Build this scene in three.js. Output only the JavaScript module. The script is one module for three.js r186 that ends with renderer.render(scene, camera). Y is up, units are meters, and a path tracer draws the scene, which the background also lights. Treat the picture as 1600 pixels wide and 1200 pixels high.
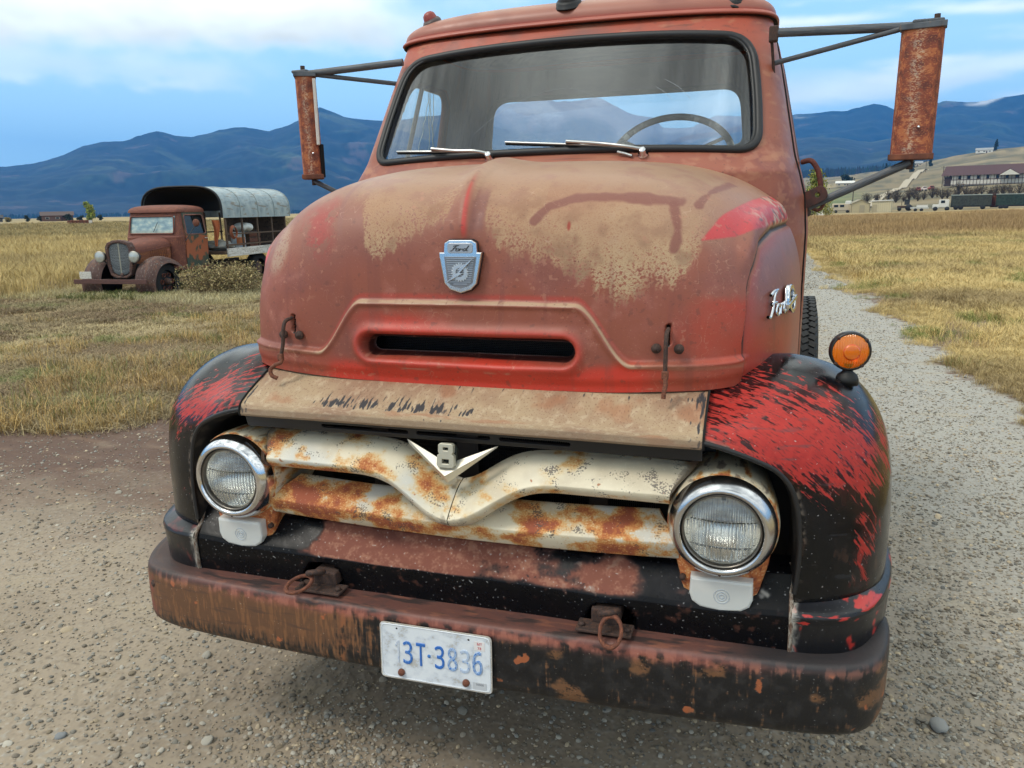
import * as THREE from 'three';
import { mergeGeometries, mergeVertices, toCreasedNormals } from 'three/addons/utils/BufferGeometryUtils.js';
import { RoundedBoxGeometry } from 'three/addons/geometries/RoundedBoxGeometry.js';
import { FontLoader } from 'three/addons/loaders/FontLoader.js';
import { TextGeometry } from 'three/addons/geometries/TextGeometry.js';

// ---------------------------------------------------------------- camera, sky, sun, exposure
const scene = new THREE.Scene();
const CAM = new THREE.Vector3(0.70085, 1.6, 1.75);
const camera = new THREE.PerspectiveCamera(53.24, 1024 / 768, 0.05, 40000);
camera.rotation.order = 'YXZ';
camera.position.copy(CAM);
camera.rotation.set(THREE.MathUtils.degToRad(-12.934), THREE.MathUtils.degToRad(17.87), THREE.MathUtils.degToRad(-1.024));
const renderer = new THREE.WebGLRenderer({ antialias: true });
renderer.setSize(1024, 768);
renderer.toneMapping = THREE.LinearToneMapping;
renderer.toneMappingExposure = 1.25;
renderer.shadowMap.enabled = true;
const SUN_DIR = new THREE.Vector3(-0.42, 0.80, 0.42).normalize();
const sun = new THREE.DirectionalLight(new THREE.Color(1.0, 0.94, 0.84), 1.5);
sun.position.copy(SUN_DIR).multiplyScalar(60);
sun.castShadow = true; sun.shadow.radius = 28;
sun.shadow.mapSize.set(2048, 2048);
Object.assign(sun.shadow.camera, { left: -25, right: 25, top: 25, bottom: -25, near: 1, far: 150 });
scene.add(sun); scene.add(sun.target);
scene.fog = new THREE.FogExp2(new THREE.Color(0.04, 0.29, 0.80), 0.000135);

// ---------------------------------------------------------------- random + noise
let seedState = 12345;
function rnd() { seedState |= 0; seedState = seedState + 0x6D2B79F5 | 0; let t = Math.imul(seedState ^ seedState >>> 15, 1 | seedState); t = t + Math.imul(t ^ t >>> 7, 61 | t) ^ t; return ((t ^ t >>> 14) >>> 0) / 4294967296; }
const rr = (a, b) => a + (b - a) * rnd();
const PERM = new Uint8Array(512);
{ const p = [...Array(256).keys()]; for (let i = 255; i > 0; i--) { const j = Math.floor(rnd() * (i + 1)); [p[i], p[j]] = [p[j], p[i]]; } for (let i = 0; i < 512; i++) PERM[i] = p[i & 255]; }
function gr(h, x, y, z) { h &= 15; const u = h < 8 ? x : y, v = h < 4 ? y : (h === 12 || h === 14 ? x : z); return ((h & 1) ? -u : u) + ((h & 2) ? -v : v); }
function n3(x, y, z) {
  let X = Math.floor(x), Y = Math.floor(y), Z = Math.floor(z);
  x -= X; y -= Y; z -= Z; X &= 255; Y &= 255; Z &= 255;
  const u = x * x * x * (x * (x * 6 - 15) + 10), v = y * y * y * (y * (y * 6 - 15) + 10), w = z * z * z * (z * (z * 6 - 15) + 10);
  const A = PERM[X] + Y, AA = PERM[A] + Z, AB = PERM[A + 1] + Z, B = PERM[X + 1] + Y, BA = PERM[B] + Z, BB = PERM[B + 1] + Z;
  const L = (a, b, t) => a + t * (b - a);
  return L(L(L(gr(PERM[AA], x, y, z), gr(PERM[BA], x - 1, y, z), u), L(gr(PERM[AB], x, y - 1, z), gr(PERM[BB], x - 1, y - 1, z), u), v),
    L(L(gr(PERM[AA + 1], x, y, z - 1), gr(PERM[BA + 1], x - 1, y, z - 1), u), L(gr(PERM[AB + 1], x, y - 1, z - 1), gr(PERM[BB + 1], x - 1, y - 1, z - 1), u), v), w);
}
function fbm(x, y, z, o = 4) { let s = 0, a = 0.5; for (let i = 0; i < o; i++) { s += a * n3(x, y, z); x = x * 2.03 + 11.7; y = y * 2.03 + 5.3; z = z * 2.03 + 7.1; a *= 0.5; } return s; }
const clamp = (x, a = 0, b = 1) => x < a ? a : x > b ? b : x;
const sm = (a, b, x) => { const t = clamp((x - a) / (b - a)); return t * t * (3 - 2 * t); };
const lerp = (a, b, t) => a + (b - a) * t;
const gauss = (x, s) => Math.exp(-(x * x) / (s * s));
const spow = (c, p) => Math.sign(c) * Math.pow(Math.abs(c), p);
function tab(pts, x) { if (x <= pts[0][0]) return pts[0][1]; for (let i = 1; i < pts.length; i++) if (x <= pts[i][0]) { const [a, b] = pts[i - 1], [c, d] = pts[i]; return b + (d - b) * (x - a) / (c - a); } return pts[pts.length - 1][1]; }
function segd(px, py, pts) { let d = 1e9; for (let i = 1; i < pts.length; i++) { const [ax, ay] = pts[i - 1], [bx, by] = pts[i]; const dx = bx - ax, dy = by - ay; const t = clamp(((px - ax) * dx + (py - ay) * dy) / (dx * dx + dy * dy)); d = Math.min(d, Math.hypot(px - ax - t * dx, py - ay - t * dy)); } return d; }
function inPoly(px, py, P) { let c = false; for (let i = 0, j = P.length - 1; i < P.length; j = i++) { const [xi, yi] = P[i], [xj, yj] = P[j]; if ((yi > py) !== (yj > py) && px < (xj - xi) * (py - yi) / (yj - yi) + xi) c = !c; } return c; }
const sdPoly = (x, y, P) => segd(x, y, [...P, P[0]]) * (inPoly(x, y, P) ? -1 : 1);
const V = (x, y, z) => new THREE.Vector3(x, y, z);

// ---------------------------------------------------------------- sky (air and clouds only)
{
  const W = 2048, H = 1024, d = new Float32Array(W * H * 4);
  for (let j = 0; j < H; j++) {
    const el = ((j + 0.5) / H - 0.5) * Math.PI, sy = Math.sin(el), ce = Math.cos(el), eld = el * 57.2958;
    for (let i = 0; i < W; i++) {
      const ph = ((i + 0.5) / W - 0.5) * 2 * Math.PI, dx = Math.cos(ph) * ce, dz = Math.sin(ph) * ce;
      const az = Math.atan2(dx, -dz) * 57.2958;
      const k = (j * W + i) * 4;
      if (eld < -3) { d[k] = 0.20; d[k + 1] = 0.19; d[k + 2] = 0.17; d[k + 3] = 1; continue; }
      const e = Math.max(eld, 0.3);
      const t = sm(0, 30, e);
      let r = lerp(0.62, 0.18, t), g = lerp(0.99, 0.50, t), b = lerp(1.22, 1.0, t);
      // broad overcast that thickens overhead, flat-based bank to the left, thin streaks to the right
      const q = 1 / (Math.max(sy, 0) + 0.09), X = dx * q, Z = dz * q;
      const f1 = fbm(X * 0.9 + 3, Z * 0.9, 1.5, 6), f2 = fbm(X * 2.4, Z * 2.4 + 9, 4.2, 5);
      const bh = sm(62, 100, Math.abs(az)), ov = sm(lerp(15, 3, bh), lerp(34, 22, bh), e + f1 * 16);
      const wob = fbm(az * 0.16, e * 0.3, 3.3, 5), wob2 = fbm(az * 0.5, e * 1.1, 8.3, 4);
      const baseEl = 9.6 + 0.05 * (az + 45) + wob * 1.0;
      let bank = sm(baseEl - 0.35, baseEl + 1.3, e + wob2 * 0.9) * sm(-15, -36, az + wob * 16 - (e - 12) * 0.9) * sm(-100, -75, az);
      let thin = 0.45 * sm(7.6, 8.6, e + wob2 * 1.5) * sm(10.8, 9.2, e) * sm(-30, -45, az + wob * 16);
      const st = fbm(az * 0.085 + 2, e * 0.75 + az * 0.03, 6.1, 5);
      let cir = sm(-0.02, 0.34, st + 0.10 * sm(8, 16, e)) * sm(-8, 1, az) * sm(60, 40, az) * 0.8;
      cir = Math.max(cir, 0.62 * sm(-0.10, 0.22, fbm(az * 0.11 + 7, e * 0.6, 2.2, 4) + 0.30 * gauss(e - 6.7 - 0.08 * az, 0.85)) * gauss(e - 6.7 - 0.08 * az, 1.3) * sm(-12, -2, az));
      const mid = 0.55 * sm(0.0, 0.4, fbm(az * 0.11, e * 0.32, 9.4, 5) + 0.12) * sm(12, 17, e + az * 0.02) * sm(-34, -20, az);
      let c = 1 - (1 - bank) * (1 - thin) * (1 - cir) * (1 - mid) * (1 - 0.97 * ov);
      // cloud brightness: grey flat undersides, lighter tops, soft dark streaks overhead
      let L = 1.25 + 0.25 * f2 + 0.1 * wob2;
      if (bank > 0.05) L = lerp(L, lerp(0.86, 1.5, sm(baseEl, baseEl + 4.5, e + wob * 2.5)) + 0.16 * wob2, bank);
      if (ov > 0.02) L = lerp(L, Math.max(0.2, 1.15 + 2.3 * fbm(X * 5.5 + Z * 1.5, Z * 2.0, 2.7, 4)) + 0.25 * f2, ov);
      r = lerp(r, L * 0.97, c); g = lerp(g, L * 1.03, c); b = lerp(b, L * 0.965, c);
      d[k] = r; d[k + 1] = g; d[k + 2] = b; d[k + 3] = 1;
    }
  }
  const t = new THREE.DataTexture(d, W, H, THREE.RGBAFormat, THREE.FloatType);
  t.mapping = THREE.EquirectangularReflectionMapping; t.magFilter = THREE.LinearFilter; t.minFilter = THREE.LinearFilter; t.wrapS = THREE.RepeatWrapping; t.needsUpdate = true;
  scene.background = t; scene.environment = t;
}

// ---------------------------------------------------------------- helpers
const taken = {};
function numbered(n) { if (!(n in taken)) { taken[n] = 0; return n; } taken[n]++; return n + '_' + String(taken[n]).padStart(3, '0'); }
function shade(m) { m.castShadow = true; m.receiveShadow = true; return m; }
function part(name, geo, mat, parent, label) { const m = shade(new THREE.Mesh(geo, mat)); m.name = name; parent.add(m); if (label) m.userData.label = label; return m; }
function thing(name, label, category, pos = [0, 0, 0], turn = 0, group) { const o = new THREE.Group(); o.name = numbered(name); o.position.set(...pos); o.rotation.y = turn; o.userData = { label, category }; if (group) o.userData.group = group; scene.add(o); return o; }
function solo(name, geo, mat, label, category, group) { const m = shade(new THREE.Mesh(geo, mat)); m.name = numbered(name); m.userData = { label, category }; if (group) m.userData.group = group; scene.add(m); return m; }
function struct(name, geo, mat) { const m = shade(new THREE.Mesh(geo, mat)); m.name = name; m.userData.kind = 'structure'; m.userData.label = name.replace(/_/g, ' '); scene.add(m); return m; }
function prep(g) { g = g.index ? g.toNonIndexed() : g; for (const k of Object.keys(g.attributes)) if (!['position', 'normal', 'uv'].includes(k)) g.deleteAttribute(k); if (!g.attributes.uv) g.setAttribute('uv', new THREE.BufferAttribute(new Float32Array(g.attributes.position.count * 2), 2)); return g; }
const merge = (...gs) => mergeGeometries(gs.flat().map(prep));
// open grid surface; keep(p,q) may drop a quad
function grid(nu, nv, fn, { flip = false, keep } = {}) {
  const pos = new Float32Array((nu + 1) * (nv + 1) * 3), uv = new Float32Array((nu + 1) * (nv + 1) * 2), idx = [];
  for (let j = 0; j <= nv; j++) for (let i = 0; i <= nu; i++) { const p = fn(i / nu, j / nv), k = j * (nu + 1) + i; pos[3 * k] = p[0]; pos[3 * k + 1] = p[1]; pos[3 * k + 2] = p[2]; uv[2 * k] = p.length > 3 ? p[3] : i / nu; uv[2 * k + 1] = p.length > 3 ? p[4] : j / nv; }
  for (let j = 0; j < nv; j++) for (let i = 0; i < nu; i++) {
    const a = j * (nu + 1) + i, b = a + 1, c = a + nu + 1, e = c + 1;
    if (keep) { const m = [0, 1, 2].map(t => (pos[3 * a + t] + pos[3 * b + t] + pos[3 * c + t] + pos[3 * e + t]) / 4); if (!keep(m[0], m[1], m[2], (i + .5) / nu, (j + .5) / nv)) continue; }
    if (flip) idx.push(a, c, b, b, c, e); else idx.push(a, b, c, b, e, c);
  }
  const g = new THREE.BufferGeometry(); g.setAttribute('position', new THREE.BufferAttribute(pos, 3)); g.setAttribute('uv', new THREE.BufferAttribute(uv, 2)); g.setIndex(idx); g.computeVertexNormals(); return g;
}
function tube(pts, r, seg = 40, rad = 10, closed = false) { const c = pts.length === 2 ? new THREE.LineCurve3(V(...pts[0]), V(...pts[1])) : new THREE.CatmullRomCurve3(pts.map(p => V(...p)), closed, 'centripetal'); return new THREE.TubeGeometry(c, pts.length === 2 ? 1 : seg, r, rad, closed); }
function rod(a, b, r, rad = 12) { // capped rod
  const A = V(...a), B = V(...b), d = B.clone().sub(A), g = new THREE.CylinderGeometry(r, r, d.length(), rad, 1); g.applyQuaternion(new THREE.Quaternion().setFromUnitVectors(V(0, 1, 0), d.clone().normalize())); const m = A.add(B).multiplyScalar(.5); g.translate(m.x, m.y, m.z); return g; }
function box(w, h, dp, x = 0, y = 0, z = 0, r = 0, ry = 0) { const g = r ? new RoundedBoxGeometry(w, h, dp, 3, Math.min(r, w / 2.01, h / 2.01, dp / 2.01)) : new THREE.BoxGeometry(w, h, dp); if (ry) g.rotateY(ry); g.translate(x, y, z); return g; }
function lathe(pts, seg = 48) { return new THREE.LatheGeometry(pts.map(p => new THREE.Vector2(p[0], p[1])), seg); }
function latheZ(pts, seg = 48, x = 0, y = 0, z = 0) { const g = lathe(pts, seg); g.rotateX(Math.PI / 2); g.translate(x, y, z); return g; } // profile (radius, forward z)
function extrude(pts, depth, bev = 0, holes = []) { const s = new THREE.Shape(pts.map(p => new THREE.Vector2(...p))); for (const h of holes) s.holes.push(new THREE.Path(h.map(p => new THREE.Vector2(...p)))); return new THREE.ExtrudeGeometry(s, { depth, bevelEnabled: bev > 0, bevelSize: bev, bevelThickness: bev, bevelSegments: 2, curveSegments: 12 }); }
function rrect(hw, hh, r, n = 8, cx = 0, cy = 0) { const P = []; for (const [sx, sy, a0] of [[1, 1, 0], [-1, 1, 90], [-1, -1, 180], [1, -1, 270]]) for (let i = 0; i <= n; i++) { const a = (a0 + 90 * i / n) * Math.PI / 180; P.push([cx + sx * (hw - r) + r * Math.cos(a), cy + sy * (hh - r) + r * Math.sin(a)]); } return P; }
const mix = (o, c, t) => { t = clamp(t); o.r += (c[0] - o.r) * t; o.g += (c[1] - o.g) * t; o.b += (c[2] - o.b) * t; };
const setc = (o, c) => { o.r = c[0]; o.g = c[1]; o.b = c[2]; };
// procedural paint: fn(u, v, o) fills o.r,g,b (sRGB 0..255), o.ro, o.me, o.bu
let texCount = 0, texPx = 0;
function paint(w, h, fn, { bump = 0, wrap = false, phys = null, rep = null, side = THREE.FrontSide, flat = null } = {}) {
  const C = new Uint8Array(w * h * 4), M = flat === null ? new Uint8Array(w * h * 4) : null, o = {};
  for (let j = 0; j < h; j++) for (let i = 0; i < w; i++) {
    o.r = o.g = o.b = 128; o.ro = .6; o.me = 0; o.bu = .5; fn((i + .5) / w, (j + .5) / h, o); const k = (j * w + i) * 4;
    C[k] = clamp(o.r, 0, 255); C[k + 1] = clamp(o.g, 0, 255); C[k + 2] = clamp(o.b, 0, 255); C[k + 3] = 255;
    if (M) { M[k] = clamp(o.bu) * 255; M[k + 1] = clamp(o.ro) * 255; M[k + 2] = clamp(o.me) * 255; M[k + 3] = 255; }
  }
  const mk = (d, srgb) => { const t = new THREE.DataTexture(d, w, h, THREE.RGBAFormat, THREE.UnsignedByteType); texCount++; texPx += w * h; if (srgb) t.colorSpace = THREE.SRGBColorSpace; t.magFilter = THREE.LinearFilter; t.minFilter = THREE.LinearMipmapLinearFilter; t.generateMipmaps = true; t.anisotropy = 8; t.wrapS = t.wrapT = wrap ? THREE.RepeatWrapping : THREE.ClampToEdgeWrapping; if (rep) t.repeat.set(...rep); t.needsUpdate = true; return t; };
  const m = new (phys ? THREE.MeshPhysicalMaterial : THREE.MeshStandardMaterial)({ map: mk(C, true), roughness: flat === null ? 1 : flat, metalness: flat === null ? 1 : 0, side, ...(phys || {}) });
  if (M) { const mt = mk(M, false); m.roughnessMap = m.metalnessMap = mt; if (bump) { m.bumpMap = mt; m.bumpScale = bump; } }   // height in R, roughness in G, metal in B
  return m;
}
const std = (hex, rough = .7, metal = 0, extra = {}) => new THREE.MeshStandardMaterial({ color: hex, roughness: rough, metalness: metal, ...extra });
// tiling rust / dark steel / chrome used by small fittings (uv in metres is not needed: noise is fine grained)
const rustTile = (a, b, c, rough = .85) => paint(256, 256, (u, v, o) => { const cu = Math.cos(u * 6.2832), su = Math.sin(u * 6.2832), n = fbm(cu * 3, su * 3, v * 5, 5), m = fbm(cu * 14, su * 14, v * 22, 3); setc(o, a); mix(o, b, sm(-.2, .3, n)); mix(o, c, sm(.1, .35, m) * .8); o.ro = rough; o.bu = .5 + m; }, { wrap: true, flat: rough });
const RUST = rustTile([96, 56, 42], [128, 76, 52], [60, 40, 34]);
const DARKRUST = rustTile([58, 44, 40], [84, 58, 46], [34, 30, 30]);
const GALV = rustTile([86, 92, 98], [62, 66, 72], [120, 96, 80], .55);
const CHROME = std(0xd8d8da, .12, 1), DULLCHROME = std(0xb8b8b6, .3, 1), BLACK = std(0x0c0c0d, .6), RUBBER = std(0x131314, .55), DARK = std(0x070707, .9);
// ---------------------------------------------------------------- terrain
const D2R = Math.PI / 180;
function azr(x, z) { const dx = x - CAM.x, dz = z - CAM.z; return [Math.atan2(dx, -dz) / D2R, Math.hypot(dx, dz)]; }
const P3 = [[0, 0], [70, 0], [78, .08], [120, -.6], [200, -1.0], [260, .2], [350, 2.6], [500, 7], [800, 18], [2000, 60], [3000, 85], [9000, 100]];
const P15 = [[0, 0], [40, .1], [70, .35], [100, .65], [120, .35], [200, -.55], [260, 2.2], [350, 7.2], [450, 12.5], [700, 32], [950, 52], [1200, 58], [3000, 85], [9000, 100]];
function H(x, z) {
  const [az, r] = azr(x, z);
  const t = sm(2, 15.5, az) * sm(175, 120, Math.abs(az)), onR = sm(-10, 0, az) * sm(175, 120, Math.abs(az));
  let h = lerp(0, lerp(tab(P3, r), tab(P15, r), t), onR);
  h += -.13 * sm(8, 14, r) * sm(-8, -22, az) * sm(60, 30, r);
  h += (1 - onR) * -8 * sm(700, 2600, r);
  h += fbm(x * .05, z * .05, .5, 3) * .35 * sm(12, 45, r) * sm(900, 100, r) + fbm(x * .012, z * .012, 3.5, 4) * 6 * sm(150, 700, r) * onR;
  return h;
}
const isRoadEdge = (x, z) => { // signed: >0 on the gravel / bare dirt
  const n = fbm(x * .9, z * .9, 2.2, 4) * 1.1 + fbm(x * 4, z * 4, 1.1, 3) * .45;
  const xr = tab([[-200, 1.2], [-25, 2.15], [-13, 2.25], [-7, 2.65], [-4, 2.55], [-1, 2.9], [3, 3.6], [8, 5]], z);
  const xl = tab([[-200, -1.8], [-20, -1.9], [-9, -2.0], [-5, -2.5], [-3.2, -3.4], [-2.3, -5.2], [-1.2, -9], [0, -16], [8, -30]], z);
  return Math.min(xr - x, x - xl) + n * .8;
};
{ // one sheet, polar about the viewpoint, to the horizon
  const NA = 900, radii = []; for (let r = .02; r < 6400; r *= 1.038 + .0) { radii.push(r); } radii.unshift(0);
  const azs = []; for (let i = 0; i <= NA; i++) { const t = i / NA; azs.push(t < .8 ? -70 + 110 * t / .8 : 40 + 250 * (t - .8) / .2); }
  const nr = radii.length, pos = [], col = [], uv = [], idx = [], o = {};
  for (let j = 0; j < nr; j++) for (let i = 0; i <= NA; i++) {
    const a = azs[i] * D2R, r = radii[j], x = CAM.x + Math.sin(a) * r, z = CAM.z - Math.cos(a) * r, az = azs[i];
    pos.push(x, H(x, z) - .004, z); uv.push(x / 3, z / 3);
    const n = fbm(x * .3, z * .3, 0, 4), n2 = fbm(x * 2.1, z * 2.1, 5, 4), nf = fbm(x * .01, z * .02, 7, 4), n4 = fbm(x * .05, z * .05, 2, 4);
    setc(o, [160, 140, 98]); mix(o, [128, 116, 88], sm(-.1, .3, n)); mix(o, [176, 148, 92], sm(.05, .35, n2));
    const far = sm(40, 120, r); mix(o, [168, 142, 88], far * .6); mix(o, [120, 112, 80], far * sm(0, .3, n4));
    if (az > -12 && az < 60) { const f = sm(120, 260, r); const n5 = fbm(x * .09, z * .09, 11, 4); mix(o, [122, 108, 80], f); mix(o, [92, 86, 62], f * sm(-.05, .2, nf + n4 * .5 + n5 * .5)); mix(o, [146, 130, 96], f * sm(.05, .3, -nf + n5 * .4) * .8); mix(o, [74, 72, 54], .7 * f * sm(.16, .3, n5 + n4 * .3)); mix(o, [96, 112, 60], sm(230, 300, r) * sm(520, 380, r) * sm(7.5, 4, az) * .7); mix(o, [88, 92, 76], sm(900, 2600, r) * sm(-.1, .3, nf)); }
    else { const f = sm(60, 200, r); mix(o, [120, 110, 80], f * sm(-.1, .3, nf)); }
    const e = isRoadEdge(x, z); if (r < 160) mix(o, [128, 112, 92], sm(-.1, .3, e));
    col.push(...[o.r, o.g, o.b].map(c => Math.pow(c / 255, 2.2)));
  }
  for (let j = 0; j < nr - 1; j++) for (let i = 0; i < NA; i++) { const a = j * (NA + 1) + i, b = a + 1, c = a + NA + 1, d = c + 1; idx.push(a, b, c, b, d, c); }
  const g = new THREE.BufferGeometry(); g.setAttribute('position', new THREE.Float32BufferAttribute(pos, 3)); g.setAttribute('color', new THREE.Float32BufferAttribute(col, 3)); g.setAttribute('uv', new THREE.Float32BufferAttribute(uv, 2)); g.setIndex(idx); g.computeVertexNormals();
  struct('ground', g, new THREE.MeshStandardMaterial({ vertexColors: true, roughness: 1 }));
}
{ // gravel track and bare dirt: near sheet with its own fine map, edges thrown irregularly into the field
  const x0 = -9, x1 = 4.6, z0 = -14, z1 = 3.2, W = 2048, Hh = 2048;
  const m = paint(W, Hh, (u, v, o) => {
    const x = x0 + u * (x1 - x0), z = z0 + v * (z1 - z0);
    const e = isRoadEdge(x, z), n = fbm(x * .8, z * .8, 3, 3), g1 = n3(x * 34, z * 34, 1), g2 = n3(x * 78, z * 78, 4), g3 = n3(x * 150, z * 150, 9), g4 = n3(x * 15, z * 15, 2);
    const right = sm(.9, 1.7, x + n * .8), back = sm(1, -4, z);
    setc(o, [148, 134, 116]); mix(o, [126, 112, 96], sm(-.1, .35, n)); mix(o, [152, 149, 141], right * (.5 + .45 * back));
    const ea = sm(.2, 1.6, -1.0 - x + n) * sm(-.85, -1.9, z + n * 1.1 + .5 * fbm(x * 3, z * 3, 5, 3)); mix(o, [82, 59, 48], ea * .88); mix(o, [112, 88, 70], ea * .6 * sm(.05, .35, fbm(x * 4, z * 9, 6, 3)));          // reddish packed dirt by the left edge
    mix(o, [160, 146, 122], .35 * sm(.05, .4, fbm(x * 2.2 + z * .7, z * 5, 7, 3)));
    const st = (1 - ea * .75) * sm(.26, .42, g1) , sg = sm(.30, .5, g2), den = lerp(.35, .95, Math.max(right, sm(-.1, .3, fbm(x * 1.3, z * 1.3, 9, 2)) * .7));
    const tone = n3(x * 31, z * 31, 20) * 40;
    mix(o, [150 + tone, 147 + tone, 140 + tone * .9], st * den * .6); mix(o, [172 + tone, 168 + tone, 160 + tone], sg * den * .45);
    mix(o, [86, 77, 66], sm(.3, .55, -g1) * .3); mix(o, [84, 76, 66], sm(.25, .5, -g3) * .4);
    o.bu = .42 + g4 * .10 + st * .22 * den + sg * .12 + g3 * .10 + g2 * .08;
    const gz = 1 - sm(-.25, .15, e + g4 * .3);                                                          // thatch and soil of the field
    if (gz > 0) { const th = n3(x * 20 + z * 9, z * 70, 3), th2 = n3(x * 70 - z * 14, z * 18, 6); const q = { r: 118, g: 100, b: 76 }; mix(q, [146, 128, 96], sm(-.1, .4, th)); mix(q, [186, 168, 126], sm(.1, .5, th2)); mix(q, [96, 82, 64], sm(.15, .5, -th2) * .6); mix(q, [120, 92, 74], .6 * sm(.05, .3, fbm(x * .9, z * .9, 14, 3))); mix(q, [86, 62, 50], .85 * sm(-1.3, .1, e + n * .6)); mix(q, [100, 104, 62], .4 * sm(.1, .4, fbm(x * .7, z * .7, 30, 3))); o.r = lerp(o.r, q.r, gz); o.g = lerp(o.g, q.g, gz); o.b = lerp(o.b, q.b, gz); o.bu = lerp(o.bu, .5 + th * .3 + th2 * .2, gz); }
    // tyre tread marks crossing the lower left
    const q = (x * .40 + z * .92), along = x * .92 - z * .40; const tr = gauss(q - .62, .20) + gauss(q + .55, .18); if (x < .6 && x > -6) o.bu -= .24 * tr * sm(-.3, .5, Math.sin(along * 95 + Math.sin(q * 40) * 1.4)) * sm(.6, -.2, x);
    o.ro = .95;
  }, { bump: .012 });
  const NX = 240, NZ = 300;
  const g = grid(NX, NZ, (u, v) => { const x = x0 + u * (x1 - x0), z = z0 + v * (z1 - z0); const ed = Math.min(u, 1 - u, v, 1 - v); const rut = -.014 * (gauss(x - .75, .28) + gauss(x + .85, .28)); return [x, H(x, z) + .004 + (fbm(x * 1.6, z * 1.6, 4, 3) * .018 + n3(x * 7, z * 7, 1) * .004 + rut + .012) * sm(0, .06, ed), z, u, v]; }, { flip: true });
  struct('dirt_track', g, m);
}
{ // farther stretch of the gravel road
  const m = paint(512, 1024, (u, v, o) => { const n = n3(u * 40, v * 200, 1), n2 = n3(u * 110, v * 500, 3); setc(o, [142, 138, 128]); mix(o, [116, 106, 92], sm(0, .5, fbm(u * 5, v * 9, 2, 4))); mix(o, [176, 172, 164], sm(.1, .5, n) * .5); mix(o, [92, 88, 80], sm(.2, .5, n2) * .5); o.ro = .95; o.bu = .5 + n * .3 + n2 * .2; }, { bump: .01 });
  const xr = z => tab([[-200, 1.2], [-25, 2.15], [-13, 2.25]], z);
  const g = grid(14, 120, (u, v) => { const z = -14.05 - 86 * v, w = n3(z * .7, u > .5 ? 3 : 8, 1) * .3 + n3(z * 3, u > .5 ? 3 : 8, 5) * .12; const x = lerp(-1.9 + w, xr(z) + w, u); return [x, H(x, z) + .006, z, u, v]; }, { flip: false });
  struct('gravel_road', g, m);
}
// ---------------------------------------------------------------- mountains
function range(name, ridge, r0, r1, r2, base, colf, rough, sd) {
  const a0 = ridge[0][0], a1 = ridge[ridge.length - 1][0], NA = Math.round((a1 - a0) * 9), NR = 110, pos = [], col = [], idx = [], o = {};
  for (let j = 0; j <= NR; j++) for (let i = 0; i <= NA; i++) {
    const az = lerp(a0, a1, i / NA), t = j / NR, r = lerp(r0, r2, t), a = az * D2R, x = CAM.x + Math.sin(a) * r, z = CAM.z - Math.cos(a) * r;
    const tr = (r1 - r0) / (r2 - r0), top = r1 * Math.tan(tab(ridge, az) * D2R) + 1.6;
    let s = t < tr ? Math.pow(t / tr, 1.25) : 1 - .8 * sm(0, 1, (t - tr) / (1 - tr));
    const k = 1 / rough, rg = (1 - Math.abs(fbm(x * k, z * k, sd, 5)) * 2.6), rg2 = fbm(x * k * 3, z * k * 3, sd + 3, 4);
    const amp = top * (t < tr ? Math.sin(Math.PI * Math.min(t / tr, 1)) * .30 : .12);
    const h = base + (top - base) * s + (rg - .55) * amp * .55 + rg2 * amp * .3 + rg2 * 14 * sm(.5, 1, s);
    pos.push(x, h, z); colf(o, az, s, rg, rg2, x, z, h); col.push(...[o.r, o.g, o.b].map(c => Math.pow(c / 255, 2.2)));
  }
  for (let j = 0; j < NR; j++) for (let i = 0; i < NA; i++) { const a = j * (NA + 1) + i, b = a + 1, c = a + NA + 1, d = c + 1; idx.push(a, b, c, b, d, c); }
  const g = new THREE.BufferGeometry(); g.setAttribute('position', new THREE.Float32BufferAttribute(pos, 3)); g.setAttribute('color', new THREE.Float32BufferAttribute(col, 3)); g.setIndex(idx); g.computeVertexNormals();
  return struct(name, g, new THREE.MeshStandardMaterial({ vertexColors: true, roughness: 1 }));
}
const forest = (o, az, s, rg, rg2, x, z) => { setc(o, [26, 36, 34]); mix(o, [42, 54, 40], sm(.0, .35, rg2)); mix(o, [18, 28, 30], sm(.6, .2, rg)); { const fk = 1 + .5 * n3(x * .022, z * .022, 3) + .5 * n3(x * .05, z * .05, 9); o.r *= fk; o.g *= fk; o.b *= fk; } const p = fbm(x * .0035, z * .0035, 8, 4), q = n3(x * .02, z * .02, 2); mix(o, [110, 88, 84], sm(.22, .34, p + q * .10 + n3(x * .06, z * .06, 7) * .08) * .6); mix(o, [96, 104, 74], sm(.16, .32, fbm(x * .002, z * .005, 3, 4)) * .5); };
range('hills', [[-95, 2.2], [-70, 2.0], [-58, 2.3], [-52, 2.85], [-49.2, 3.05], [-46.9, 3.75], [-45.8, 4.3], [-44.65, 4.6], [-43.16, 4.7], [-42.3, 4.95], [-41.41, 5.28], [-40.3, 5.02], [-39.31, 4.95], [-37.6, 5.35], [-36.04, 5.5], [-34.4, 5.36], [-33, 5.9], [-30.9, 6.7], [-29.19, 6.38], [-26.56, 6.15], [-22, 6.3], [-18, 5.4], [-14, 4.2]], 2600, 4700, 5700, -12, forest, 900, 1.1);
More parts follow.
